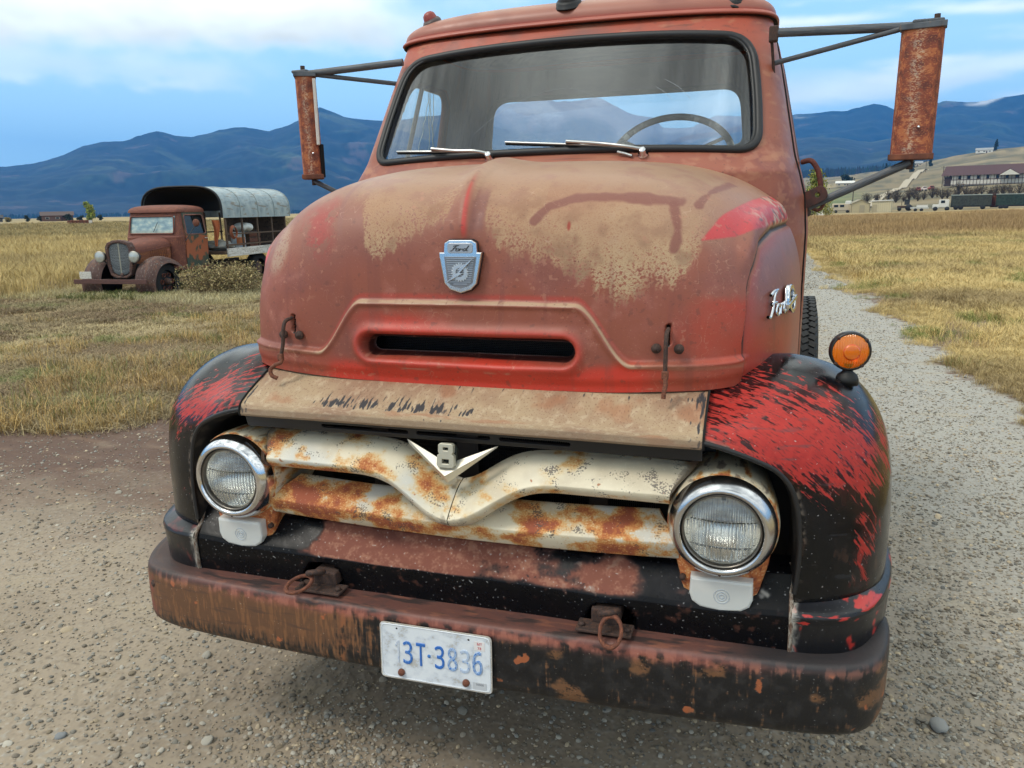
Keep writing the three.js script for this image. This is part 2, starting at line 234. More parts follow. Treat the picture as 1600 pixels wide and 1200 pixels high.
range('hills_001', [[-34, 4], [-26, 5.8], [-21.5, 6.2], [-18.9, 6.85], [-17, 6.95], [-15.3, 7.3], [-13.4, 7.15], [-11.65, 7.2], [-10.2, 6.8], [-8.97, 6.2], [-7.6, 5.9], [-6.9, 5.3], [-5.9, 5.25], [-4.9, 5.3], [-4.0, 5.75], [-3.3, 5.98], [-2.2, 5.85], [-1.2, 5.85], [1, 4.5], [6, 3]], 4000, 5500, 6300, -12, (o, az, s, rg, rg2, x, z, h) => { forest(o, az, s, rg, rg2, x, z); mix(o, [120, 112, 112], sm(.6, .85, s + rg2 * .4)); mix(o, [190, 190, 195], sm(.9, 1.05, s + rg2 * .7) * .5); }, 800, 5.5);
range('hills_002', [[-6, 4.3], [-2, 5.0], [1.1, 5.5], [2.4, 5.62], [3.68, 5.72], [5, 5.66], [5.8, 5.85], [6.54, 6.05], [7.3, 5.85], [7.87, 5.55], [9.3, 5.75], [10.71, 5.85], [11.8, 5.7], [12.76, 5.72], [13.7, 6.0], [14.69, 6.15], [17, 6.6], [21, 7.0], [30, 6], [45, 4], [60, 3]], 3500, 5400, 6300, 20, (o, az, s, rg, rg2, x, z, h) => { forest(o, az, s, rg, rg2, x, z); mix(o, [150, 140, 140], .5 * sm(.85, 1, s) * sm(.0, .3, rg2)); mix(o, [225, 228, 232], sm(.92, .99, s) * sm(.12, .3, rg2 + .22 * gauss(az - 14.3, .8)) * .7); }, 900, 9.2);
range('hills_003', [[-4, 2.4], [0, 3.9], [1.2, 4.2], [3, 4.35], [4.6, 4.2], [6.5, 3.7], [8, 3.9], [10, 4.1], [12, 3.8], [15, 3.2], [18, 3.4], [25, 3.8], [40, 2.4]], 2500, 4100, 5000, 55, forest, 700, 14.2);
// ================================================================ the red cab-over truck
const truck = thing('vintage_truck', 'rusty red and black vintage cab-over truck parked on the gravel track, filling the foreground', 'truck');
const OX = [140, 76, 57], OX2 = [126, 70, 58], RED = [192, 48, 34], RED2 = [174, 62, 40], TAN = [180, 154, 120], TOPB = [152, 112, 92], ROAN = [120, 62, 40], ORU = [178, 102, 52], CREAM = [222, 210, 184], BLK = [20, 20, 24];

// ---- nose shell
const HZ = -1.24, HC = 1.20, HQ = 6.7, HY = 1.155;
const HA = t => .757 + .098 * t, HB = t => .560 + .035 * t, HM = t => 2.95 + .75 * t;
function hoodBase(th, rho, zz) { const t = clamp(-zz, 0, 1.2), m = HM(t), c = spow(Math.cos(th), 2 / m), s = Math.pow(Math.max(Math.sin(th), 0), 2 / m); return [HA(t) * rho * c, HY + HB(t) * rho * s, zz]; }
const hoodProf = []; { // rho -> z by arc length
  let L = 0, pr = 0, pz = HZ + HC; for (let i = 0; i <= 4000; i++) { const f = i / 4000 * 1.0; let rho, z; if (f < .5) { rho = f / .5 * .80; z = HZ + HC * Math.pow(1 - Math.pow(rho, HQ), 1 / HQ); } else { const k = (f - .5) / .5; const z0 = HZ + HC * Math.pow(1 - Math.pow(.8, HQ), 1 / HQ); const a0 = Math.asin(Math.pow(.8, HQ / 2)); const a = lerp(a0, Math.PI / 2, Math.pow(k, .8)); rho = Math.pow(Math.sin(a), 2 / HQ); z = HZ + HC * Math.pow(Math.max(Math.cos(a), 1e-9), 2 / HQ); }
    L += Math.hypot((rho - pr) * .7, z - pz); pr = rho; pz = z; hoodProf.push([L, rho, z]); } }
const HCUT = -.86; const hoodL = hoodProf.find(p => p[2] < HCUT)[0];
function hoodAt(v) { const L = v * hoodL; let a = 0, b = hoodProf.length - 1; while (b - a > 1) { const m = (a + b) >> 1; if (hoodProf[m][0] < L) a = m; else b = m; } const t = (L - hoodProf[a][0]) / (hoodProf[b][0] - hoodProf[a][0] + 1e-12); return [lerp(hoodProf[a][1], hoodProf[b][1], t), lerp(hoodProf[a][2], hoodProf[b][2], t)]; }
const contourY = x => { const a = Math.abs(x); return lerp(1.374, 1.232, sm(.285, .425, a)) - .006 * a; };
const SLOT = { y: 1.254, hl: .287, hh: .031 };
const sdSlot = (x, y) => { const qx = Math.max(Math.abs(x) - (SLOT.hl - SLOT.hh), 0); return Math.hypot(qx, y - SLOT.y) - SLOT.hh; };
const latchSlot = (x, y) => { const d = Math.abs(Math.abs(x) - .507); return Math.hypot(d, Math.max(Math.abs(y - 1.300) - .022, 0)) - .0055; };
// outline of the side panel: up the corner, round, and back along the flank; in (arc from corner, y)
const SEAMP = [[.674, 1.10], [.678, 1.30], [.676, 1.42], [.684, 1.455], [.708, 1.512], [.745, 1.535], [.80, 1.54], [.95, 1.54]];
const sidePts = [[-.13, 1.10], [-.133, 1.30], [-.165, 1.42], [-.20, 1.462], [-.30, 1.512], [-.50, 1.535], [-.86, 1.542], [-1.3, 1.545]];
function sdSide(x, y, z) { // >0 inside the side panel; measured in (z, y) on the flank and (x, y) on the corner
  const yl = tab(sidePts.map(p => [-p[0], p[1]]), -z), xl = tab(SEAMP.map(p => [p[1], p[0]]).slice(0, 4), y);
  const dy = yl - y, dx = (Math.abs(x) - xl) * 1.25, dz = -.128 - .02 * sm(1.3, 1.45, y) - z;
  const r = .05, a = Math.min(dx, dz * 1.2 + .02 * 0 + (dx - dz) * .5, 9), b = dy;
  return a > r && b > r ? Math.min(a, b) : (a < r && b < r ? r - Math.hypot(r - a, r - b) : Math.min(a, b));
}
function hoodPt(u, v) {
  const th = Math.PI * (1 - u), [rho, z] = hoodAt(v); let [x, y, zz] = hoodBase(th, rho, z);
  let d = 0; const front = sm(-.42, -.2, zz);
  const cy = contourY(x), slope = 1 / Math.sqrt(1 + Math.pow((contourY(x + .005) - contourY(x - .005)) / .01, 2)), sd = (cy - y) * slope;
  d += front * (1 - sm(.655, .70, Math.abs(x))) * (.011 * sm(-.005, .008, sd) + .005 * gauss(sd - .007, .008));
  const ss = sdSlot(x, y); d += front * (.012 * gauss(ss - .012, .016) - .050 * sm(.004, -.010, ss) - .005 * sm(.012, 0, ss));
  d += (.010 * gauss(x - .002, .012 + .02 * sm(1.5, 1.75, y)) + .012 * gauss(x, .05)) * sm(1.49, 1.56, y) * sm(-.75, -.3, zz) - .006 * gauss(x - .024, .014) * sm(1.49, 1.6, y) * sm(-.5, -.2, zz);
  const s = sdSide(x, y, zz); d += -.012 * gauss(s, .008) - .006 * sm(-.004, .012, s);
  const sh = .010 * gauss(s + .045, .03) * sm(1.42, 1.5, y); d += sh;
  const ls = latchSlot(x, y); d -= front * .02 * sm(.002, -.004, ls);
  d -= .006 * sm(1.19, 1.165, y) * front;
  // outward direction of the unbent shell
  const t = clamp(-zz, 0, 1.2), A = HA(t), B = HB(t), m = HM(t), fx = Math.abs(x) / A, fy = Math.max(y - HY, 0) / B, w = Math.pow(rho, HQ - m);
  let nx = Math.sign(x) * Math.pow(fx, m - 1) / A * w, ny = Math.pow(fy, m - 1) / B * w, nz = Math.pow(Math.max(zz - HZ, 0) / HC, HQ - 1) / HC; const l = Math.hypot(nx, ny, nz) || 1;
  x += nx / l * d; y += ny / l * d; zz += nz / l * d;
  y += .022 * Math.pow(Math.min(Math.abs(x) / .68, 1.1), 2) * sm(1.35, 1.16, y) * sm(-.5, -.12, zz);
  y -= .075 * sm(-.16, -.45, zz) * sm(1.36, 1.155, y); y += .0035 * fbm(x * 5, y * 5, zz * 5, 2);
  return [x, y, zz, u, v];
}
const tanB = [[-.30, 1.62], [-.283, 1.55], [-.252, 1.488], [-.21, 1.494], [-.183, 1.509], [-.113, 1.546], [-.03, 1.598], [-.012, 1.66], [.012, 1.66], [.02, 1.600], [.054, 1.582], [.111, 1.505], [.223, 1.476], [.294, 1.452], [.35, 1.425], [.401, 1.408], [.466, 1.435], [.52, 1.43], [.552, 1.47], [.576, 1.53], [.60, 1.60]];
const shoulderP = [[.572, 1.519], [.59, 1.548], [.611, 1.573], [.65, 1.598], [.698, 1.617], [.80, 1.625], [.90, 1.6], [.90, 1.53], [.782, 1.548], [.702, 1.538], [.645, 1.524]];
const strokeP = [[.179, 1.566], [.195, 1.588], [.214, 1.603], [.273, 1.62], [.392, 1.622], [.515, 1.607]], stroke2 = [[.50, 1.60], [.515, 1.545], [.512, 1.50]], stroke3 = [[.555, 1.60], [.575, 1.63], [.63, 1.66]];
const matHood = paint(2048, 1024, (u, v, o) => {
  const th = Math.PI * (1 - u), [rho, z] = hoodAt(v), [x, y0, zz] = hoodBase(th, rho, z), y = y0 + .022 * Math.pow(Math.min(Math.abs(x) / .68, 1.1), 2) * sm(1.35, 1.16, y0) * sm(-.5, -.12, zz);
  const n = fbm(x * 4.5, y * 4.5, zz * 4.5, 4), n2 = fbm(x * 17, y * 17, zz * 17 + 5, 4), sp = n3(x * 150, y * 150, zz * 150), sp2 = n3(x * 330, y * 330, zz * 330), str = fbm(x * 60, y * 9, zz * 30, 3), cl = fbm(x * 2, y * 2.6, zz * 2 + 9, 3);
  setc(o, OX); mix(o, OX2, sm(-.2, .25, cl + .3 * n)); mix(o, [152, 88, 76], sm(.05, .4, -cl + n2 * .5) * .6); mix(o, [118, 66, 60], sm(.1, .4, n) * .55); mix(o, [172, 112, 96], .35 * sm(.15, .45, n2)); o.ro = .50 + n2 * .12;
  const a = Math.abs(x);
  // bright red showing through low down, around the slot and along the corners
  const low = sm(1.235, 1.20, y + n * .05) * sm(.52, .36, x + n * .3) * sm(-.42, -.30, x + n * .2), lowr = sm(1.25, 1.17, y + n * .06) * .55;
  mix(o, RED2, lowr); mix(o, [194, 50, 32], low * .85);
  mix(o, [184, 54, 36], .85 * sm(.10, .0, Math.hypot((x + .17) * .55, (y - 1.31)) + n * .06) * sm(1.36, 1.33, y + n2 * .03));
  mix(o, [176, 58, 38], .8 * sm(.50, .66, x + n * .18) * sm(1.44, 1.36, y + n * .25) * sm(.40, .1, sm(1.36, 1.16, y)*.3));
  mix(o, [178, 60, 48], .6 * sm(.012, .0, Math.abs(contourY(x) - y + .012)) * sm(.48, .30, a));
  mix(o, [190, 60, 46], .7 * gauss(sdSlot(x, y) - .012, .012));
  // weathered tan primer band
  const bl = tab(tanB, x) + n * .03 + fbm(x * 46, y * 5, 3, 3) * .06 - (x > .05 ? .02 : 0); let tn = sm(-.012, .022, y - bl + n2 * .03 + sp * .006) * (x < -.253 ? sm(-.30, -.272, x + (y - 1.49) * .33) : 1) * sm(.62, .57, x + n * .05);
  const fade = sm(1.61, 1.675, y + n * .06 + (x > .2 ? .035 : 0)); const spk = sm(-.38, .08, sp * .7 + sp2 * .7 + n2 * .35 + (y - bl) * 4.5 - .06);
  const tc = { r: 0, g: 0, b: 0 }; setc(tc, TAN); mix(tc, [150, 122, 96], sm(0, .35, n2)); mix(tc, [182, 160, 130], sm(.05, .35, -n2) * .6); mix(tc, [140, 92, 70], .45 * sm(.1, .5, sp2)); mix(tc, [132, 88, 64], .4 * sm(.38, .6, sp));
  mix(o, [tc.r, tc.g, tc.b], tn * spk * (1 - fade * .35)); o.ro = lerp(o.ro, .78, tn * spk);
  mix(o, [150, 100, 76], .45 * sm(1.42, 1.60, y + n * .15)); mix(o, [160, 128, 104], .5 * sm(.2, .5, x + n * .2) * sm(1.5, 1.6, y + n * .1)); const top = sm(1.59, 1.68, y + n * .05); mix(o, [156, 122, 94], top * .7); mix(o, [146, 100, 84], top * .5 * sm(-.05, .3, n2 + n)); o.ro = lerp(o.ro, .42, top);
  // far left patches
  mix(o, [166, 140, 116], .75 * sm(.055, .02, Math.hypot(x + .575, (y - 1.50) * .6) + n * .05) * sm(-.3, .2, sp + .25));
  { const q = Math.hypot((x + .43) * .9, (y - 1.54) * .62) + n * .10; mix(o, [158, 56, 50], .75 * sm(.075, .03, q) * sm(-.25, .15, n2 * 1.6 + sp * .35 + .1)); }
  mix(o, [208, 70, 78], .8 * sm(.02, .01, Math.hypot(x + .668, (y - 1.475) * .6)));
  mix(o, [132, 84, 74], .55 * sm(.012, .006, Math.abs(x + .355 - (y - 1.55) * -.2)) * sm(1.48, 1.6, y));
  // brushed-on strokes of primer
  for (const [s, wd] of [[strokeP, .014], [stroke2, .016], [stroke3, .013]]) mix(o, [126, 78, 68], .85 * sm(wd, wd * .45, segd(x, y, s) + n2 * .012) * (zz > -.6 ? 1 : 0));
  mix(o, [148, 60, 48], .9 * sm(.006, .002, Math.hypot(x - .265, (y - 1.555) * .4)));
  // centre crease: red ridge
  mix(o, [186, 52, 44], .85 * sm(.011, .003, Math.abs(x - .004 - (1.6 - y) * .03)) * sm(1.52, 1.55, y) * sm(1.68, 1.62, y)); mix(o, [122, 74, 66], .75 * sm(.022, .012, Math.abs(x - .036 - .05 * (y - 1.6))) * sm(1.53, 1.56, y + n2 * .04) * sm(1.66, 1.62, y + n2 * .03));
  // shoulder panel left in red
  if (x > .5 && y > 1.48) { const sdp = sdPoly(x, y, shoulderP); const k = sm(.004, -.003, sdp + n2 * .004); mix(o, [188, 46, 50], k * .95); const wr = k * sm(.66, .72, x + n * .1); mix(o, [190, 158, 136], wr * sm(-.02, .25, fbm(x * 40, y * 40, zz * 26, 4) + .1)); mix(o, [70, 60, 60], wr * .8 * sm(.12, .3, fbm(x * 30 + 9, y * 34, zz * 20, 4))); o.ro = lerp(o.ro, .42, k); }
  // worn ridge line of the pressed contour
  const sd = contourY(x) - y; mix(o, [176, 150, 122], .9 * sm(.007, .002, Math.abs(sd - .002) + n2 * .003) * sm(.47, .40, a + n * .1)); mix(o, [170, 120, 96], .6 * sm(.009, .002, Math.abs(sd - .002) + n2 * .004) * sm(.40, .46, a));
  mix(o, [178, 150, 126], .55 * sm(.006, .002, Math.abs(y - 1.198) + n2 * .006) * sm(.14, .10, Math.abs(x + .1) - .04 + n) * sm(-.1, .2, n2));
  // side panel and seams
  const s = sdSide(x, y, zz); if (a > .6) { const pn = sm(.0, .02, s); mix(o, [132, 84, 80], pn * .6 * sm(1.25, 1.36, y)); mix(o, [178, 62, 50], pn * .8 * sm(1.30, 1.20, y + n * .2)); mix(o, [172, 66, 54], pn * .5 * sm(.05, .015, s)); mix(o, [150, 108, 100], .45 * pn * sm(-.35, -.6, zz)); o.ro = lerp(o.ro, .42, pn); mix(o, [36, 20, 18], .95 * sm(.008, .004, Math.abs(s))); mix(o, [176, 140, 112], .5 * sm(.004, .001, Math.abs(s + .006) + n2 * .004)); }
  if (latchSlot(x, y) < -.001 && zz > -.3) setc(o, [12, 10, 10]);
  if (sdSlot(x, y) < -.004 && zz > -.3) { setc(o, [60, 24, 20]); }
  mix(o, [190, 160, 138], .35 * sm(.54, .66, sp2 + n2 * .3)); mix(o, [70, 42, 36], .45 * sm(.54, .66, -sp2 + n * .2)); const chip = fbm(x * 55 + 7, y * 55, zz * 55, 3); mix(o, [104, 60, 50], .4 * sm(.26, .33, chip) * (1 - tn * .9)); mix(o, [176, 124, 102], .5 * sm(.25, .30, -chip) * sm(-.1, .2, n)); const scr = Math.abs(n3(x * 9 + y * 30, y * 5 - x * 26, zz * 9)); mix(o, [184, 150, 128], .5 * sm(.012, .003, scr) * sm(.1, .3, n3(x * 6, y * 6, zz * 6 + 4)));
  // run-down streaks
  mix(o, [112, 62, 54], .3 * sm(.12, .4, fbm(x * 34, y * 3, zz * 10 + 3, 3)) * sm(1.6, 1.4, y));
  o.bu = .5 + sp * .06 + n2 * .12 - tn * spk * .1;
}, { bump: .0016 });
{
  const NU = 560, NV = 380, g = grid(NU, NV, hoodPt, { flip: true });
  const full = { pos: g.attributes.position, nor: g.attributes.normal, uv: g.attributes.uv, idx: g.index.array };
  const sel = f => { const id = []; for (let k = 0; k < full.idx.length; k += 3) { const [a, b, c] = [full.idx[k], full.idx[k + 1], full.idx[k + 2]]; const m = t => (full.pos.getComponent(a, t) + full.pos.getComponent(b, t) + full.pos.getComponent(c, t)) / 3; if (f(m(0), m(1), m(2), (full.uv.getX(a) + full.uv.getX(b) + full.uv.getX(c)) / 3)) id.push(a, b, c); } const h = g.clone(); h.setIndex(id); return h; };
  const hole = (x, y, z) => z > -.3 && sdSlot(x, y) < -.013;
  const hood = part('hood', sel((x, y, z) => !hole(x, y, z) && !(sdSide(x, y, z) > 0)), matHood, truck, 'weathered red oxide nose hood with a tan worn band');
  matHood.side = THREE.DoubleSide;
  for (const s of [-1, 1]) part('side_panel', sel((x, y, z) => Math.sign(x) === s && sdSide(x, y, z) > 0), matHood, truck);
  // inner lip of the slot and the radiator core behind it
  const fins = []; for (let i = 0; i < 116; i++) fins.push(box(.0016, .075, .006, -.30 + i * .0052, 1.254, -.128));
  for (let i = 0; i < 16; i++) fins.push(box(.62, .0016, .004, 0, 1.22 + i * .0046, -.1262));
  part('radiator_core', merge(fins), std(0x1a1a1b, .5, .6), truck); part('slot_backing', box(.70, .13, .006, 0, 1.254, -.139), DARK, truck);
  // badge: shield with crown plate, gear and lightning flash
  const bd = new THREE.Group(); bd.name = 'hood_badge'; truck.add(bd); bd.position.set(.0, 1.457, -.034); bd.rotation.x = -.05;
  const shield = [[-.052, .036], [-.040, .036], [-.038, .060], [-.028, .066], [.030, .066], [.040, .060], [.042, .036], [.054, .036], [.052, .026], [.040, -.036], [.026, -.050], [.001, -.058], [-.026, -.050], [-.040, -.036], [-.052, .026]];
  const sc = (P, k, cy = 0) => P.map(p => [p[0] * k, (p[1] - cy) * k + cy]);
  const gq = extrude(shield, .008, .003); part('shield', gq, CHROME, bd);
  const bk = extrude(sc(shield, 1.07), .003, .001); bk.translate(0, 0, -.003); part('gasket', bk, std(0x2a1512, .8), bd);
  const inner = [[-.041, .028], [.043, .028], [.033, -.034], [.022, -.043], [.001, -.049], [-.022, -.043], [-.033, -.034]];
  const fld = extrude(inner, .0012, .0004); fld.translate(0, 0, .0105); part('field', fld, std(0x85868a, .45, .7), bd);
  const bars = []; for (let i = 0; i < 13; i++) { const y = .024 - i * .0052; const w = lerp(.040, .030, i / 12) * (y < -.034 ? .7 : 1); bars.push(box(w * 2 - .006, .0022, .0022, .001, y, .0125)); } part('bars', merge(bars), std(0xb9babc, .3, .9), bd);
  const cr = extrude(rrect(.032, .0115, .006, 5, .001, .049), .002, .001); cr.translate(0, 0, .0105); part('crown_plate', cr, std(0xb4b5b8, .35, .8), bd);
  const gear = []; for (let i = 0; i < 20; i++) { const a0 = i / 20 * 6.2832; for (const [f, r] of [[0, .0185], [.25, .0225], [.5, .0225], [.75, .0185]]) gear.push([Math.cos(a0 + f * .314) * r + .001, Math.sin(a0 + f * .314) * r - .010]); }
  const hole2 = []; for (let i = 0; i < 24; i++) hole2.push([Math.cos(i / 24 * 6.2832) * .0115 + .001, Math.sin(i / 24 * 6.2832) * .0115 - .010]);
  const gg = extrude(gear, .002, .0005, [hole2]); gg.translate(0, 0, .0135); part('gear', gg, std(0xd2d3d4, .3, .9), bd);
  const bolt = extrude([[-.036, -.036], [.004, -.005], [-.004, -.004], [.037, .024], [.000, -.012], [.008, -.013]], .002, .0006); bolt.translate(0, 0, .0165); part('lightning_flash', bolt, std(0xd8d9da, .25, .95), bd);
  globalThis.badge = bd;
  // hood latches
  for (const s of [-1, 1]) {
    const la = new THREE.Group(); la.name = 'hood_latch'; truck.add(la); const x = s * .507 + (s < 0 ? -.002 : 0), z = -.030;
    const dx = s < 0 ? -.035 : .002;
    part('rod', tube([[x, 1.318, z - .02], [x, 1.312, z + .012], [x, 1.296, z + .022], [x + dx * .1, 1.25, z + .026], [x + dx * .35, 1.215, z + .03]], .0052, 30, 8), DARKRUST, la);
    part('hook', s < 0 ? tube([[x + dx * .35, 1.226, z + .03], [x + dx * .2, 1.205, z + .036], [x + dx * .6, 1.198, z + .044], [x + dx * .95, 1.186, z + .048], [x + dx * .85, 1.170, z + .05], [x + dx * .45, 1.162, z + .046]], .0055, 30, 8) : tube([[x, 1.225, z + .03], [x + .003, 1.195, z + .038], [x + .001, 1.182, z + .044], [x, 1.166, z + .046]], .0055, 30, 8), RUST, la);
    part('collar', box(.016, .02, .012, x + dx * .3, 1.218, z + .03, .003), RUST, la);
    for (const k of [-1, 1]) { const b = latheZ([[0, .016], [.005, .0155], [.0055, .01], [.011, .0085], [.012, .004], [.012, 0], [0, 0]], 18, x + k * .026, 1.272, z - .014 + (k * s > 0 ? -.004 : 0)); part('bolt', b, DARKRUST, la); }
  }
}
// ---- fenders, valance, apron
const FX = .60, FY = .75, FA = .45, FB = .49, FM = 3.5, FZ = -.42, FC = .48, FQ = 3.3;
const openC = [[.60, 1.087], [.63, 1.081], [.66, 1.072], [.715, 1.050], [.763, 1.022], [.793, .985], [.810, .93], [.818, .86], [.818, .79], [.814, .735]];
const openRho = openC.map(([x, y]) => { const a = (x - FX) / FA, b = (y - FY) / FB; if (b <= 0) return [0, a]; const th = Math.atan2(Math.pow(b, FM / 2), Math.pow(a, FM / 2)); return [th, Math.pow(Math.pow(a, FM) + Math.pow(b, FM), 1 / FM)]; }).sort((p, q) => p[0] - q[0]);
function fenderFront(x, y, rho) { const zz = FZ + FC * Math.pow(Math.max(1 - Math.pow(Math.min(rho, 1), FQ), 0), 1 / FQ); return zz + .072 * gauss(x - .6, .16) * sm(.88, 1.07, y) * (1 - sm(1.085, 1.175, y)); }
function fenderPt(u, v) { // u: 0 at the inner top seam .. 1 at the foot of the flank; v: opening edge .. round the outside .. back
  let th, yx = null; if (u < .84) th = Math.PI / 2 * (1 - u / .84); else { th = 0; yx = lerp(FY, .715, (u - .84) / .16); }
  const ri = tab(openRho, th) * 1, c = Math.pow(Math.cos(th), 2 / FM), s = Math.pow(Math.sin(th), 2 / FM);
  let rho, z0; if (v < .72) { const k = v / .72, a0 = Math.asin(Math.pow(ri, FQ / 2)); const a = lerp(a0, Math.PI / 2, k); rho = Math.pow(Math.sin(a), 2 / FQ); z0 = null; } else { rho = 1; z0 = FZ - (v - .72) / .28 * .75; }
  let x = FX + FA * rho * c, y = yx === null ? FY + FB * rho * s : yx;
  let z = z0 === null ? fenderFront(x, y, rho) : z0;
  if (v < .72) { /* nothing */ }
  y += -.030 * (1 - sm(.62, .80, x)) * sm(1.10, 1.2, y); y -= .21 * Math.max(0, -z - .27) * sm(.72, 1.12, y); y += .006 * gauss(x - .9, .09) * sm(1.0, 1.15, y) * sm(-.5, -.15, z);
  return [x, y, z, u, v];
}
function fenderMat(sgn) {
  return paint(1024, 1024, (u, v, o) => {
    const [x, y, z] = fenderPt(u, v); const n = fbm(x * 7 + sgn * 20, y * 7, z * 7, 4), f = fbm(x * 45, y * 45 + sgn * 8, z * 45, 3), sp = n3(x * 190, y * 190, z * 190 + sgn);
    setc(o, [8, 8, 10]); mix(o, [16, 16, 20], sm(-.1, .3, n)); mix(o, [36, 26, 24], .4 * sm(.1, .35, f)); o.ro = .15 + .10 * sm(-.1, .3, n) + f * .08;
    // scuffed-through red: long thin chips running down and outward
    const ux = x * .80 - y * .45 + z * .4, vx = x * .45 + y * .60 - z * .55; const ch = fbm(ux * 18 + 3 * sgn, vx * 90, sgn * 4, 4) + .7 * fbm(ux * 46, vx * 210, 4 + sgn, 3), big = fbm(x * 6 + 4, y * 6, z * 6 + sgn * 9, 3);
    let w;
    if (sgn > 0) { const c = Math.hypot((x - .80) / .24, (y - (1.085 - (x - .8) * .28)) / .105); w = 1.25 - c * .9; w = Math.max(w, 1.05 - 1.1 * Math.hypot((x - .70) / .10, (y - 1.12) / .05)); w = Math.max(w, .75 - .9 * Math.hypot((x - .97) / .05, (y - .83) / .14)); w = Math.max(w, .75 - 1.2 * Math.hypot((x - .955) / .04, (y - .90) / .05)); }
    else { const c = Math.hypot((x - .78) / .20, (y - (1.12 - (x - .7) * .30)) / .085); w = .98 - c * .8; w = Math.max(w, .6 - 1.1 * Math.hypot((x - .88) / .03, (y - .98) / .06)); w = Math.max(w, .35 - 1.1 * Math.hypot((x - .86) / .06, (y - .82) / .04)); }
    w *= sm(-.42, -.16, z); const k = sm(-.02, .18, w * .74 - .34 + ch * .95 + big * .25 + sp * .05); mix(o, [92, 26, 26], .5 * sm(-.30, .12, w * .74 - .34 + big * .5 + f * .25)); mix(o, [178, 48, 40], k * .93); mix(o, [60, 24, 26], .55 * k * sm(.08, .3, fbm(ux * 60, vx * 240, 9, 3))); mix(o, [176, 150, 140], .5 * k * (1 - k) * 3 * sm(.1, .3, f)); mix(o, [150, 34, 30], k * .5 * sm(.0, .3, f)); mix(o, [190, 60, 54], k * .35 * sm(.05, .3, n)); o.ro = lerp(o.ro, .46, k);
    mix(o, [170, 44, 38], .7 * sm(.40, .55, n3(x * 60, y * 14, z * 30) + w * .15) * sm(-.3, .3, w)); 
    // bare lip of the opening, scratches, dust
    if (v < .03) { mix(o, [120, 108, 96], .7 * sm(.03, .012, v) * sm(-.1, .25, f + n)); mix(o, [180, 60, 46], .7 * sm(.015, .03, v) * sm(.35, .1, u)); }
    mix(o, [176, 172, 168], .8 * sm(.62, .70, sp)); mix(o, [96, 60, 44], .6 * sm(.14, .3, fbm(x * 22, y * 9, z * 20 + 2, 4)) * sm(.95, .75, y)); mix(o, [70, 74, 82], .35 * sm(.2, .4, fbm(x * 9, y * 60, z * 12, 3)));
    o.bu = .5 + f * .2 - k * .22 + sp * .04;
  }, { bump: .0009, phys: { specularIntensity: .62 } });
}
const apronProf = [[.775, -.05], [.752, .004], [.735, .018], [.688, .060], [.676, .066], [.66, .066], [.58, .060], [.50, .052], [.46, .03]];
const skirtPlan = [[.812, 0, 1], [.86, -.004, 1], [.92, -.022, 1], [.965, -.052, .96], [1.005, -.10, .8], [1.035, -.165, .5], [1.055, -.25, .2], [1.065, -.36, 0], [1.066, -.56, 0], [1.066, -.90, 0]];
function apronCol(o, x, y, z) {
  const n = fbm(x * 6, y * 9, z * 9, 4), f = fbm(x * 40, y * 40, z * 40, 4), sp = n3(x * 160, y * 160, z * 160);
  setc(o, [12, 12, 15]); mix(o, [24, 24, 29], sm(-.1, .3, n) * sm(.66, .7, y)); o.ro = .30 + f * .15;
  const top = sm(.672, .69, y); const rust = top * (gauss(x + .16, .33) * 1.35 - .35 + n * 1.5 + .35 * gauss(x - .40, .1)); const k = sm(.05, .42, rust) * sm(-.7, -.1, sp * .5 + f + rust - .2); mix(o, [136, 84, 70], k * .9); mix(o, [166, 122, 100], k * .6 * sm(-.1, .35, f + sp * .3)); mix(o, [92, 56, 50], k * .5 * sm(.05, .3, -n)); o.ro = lerp(o.ro, .8, k);
  mix(o, [176, 170, 162], .85 * sm(.16, .28, fbm(x * 13, y * 13, z * 9 + 6, 4)) * (x > 0 ? gauss(x - .75, .05) : .5 * gauss(x + .79, .03)) * top); mix(o, [150, 140, 132], .5 * sm(.2, .35, f) * gauss(x - .34, .06));
  mix(o, [170, 168, 166], .75 * sm(.52, .64, sp)); mix(o, [110, 66, 52], .5 * sm(.15, .4, f) * (1 - top)); o.bu = .5 + f * .3;
}
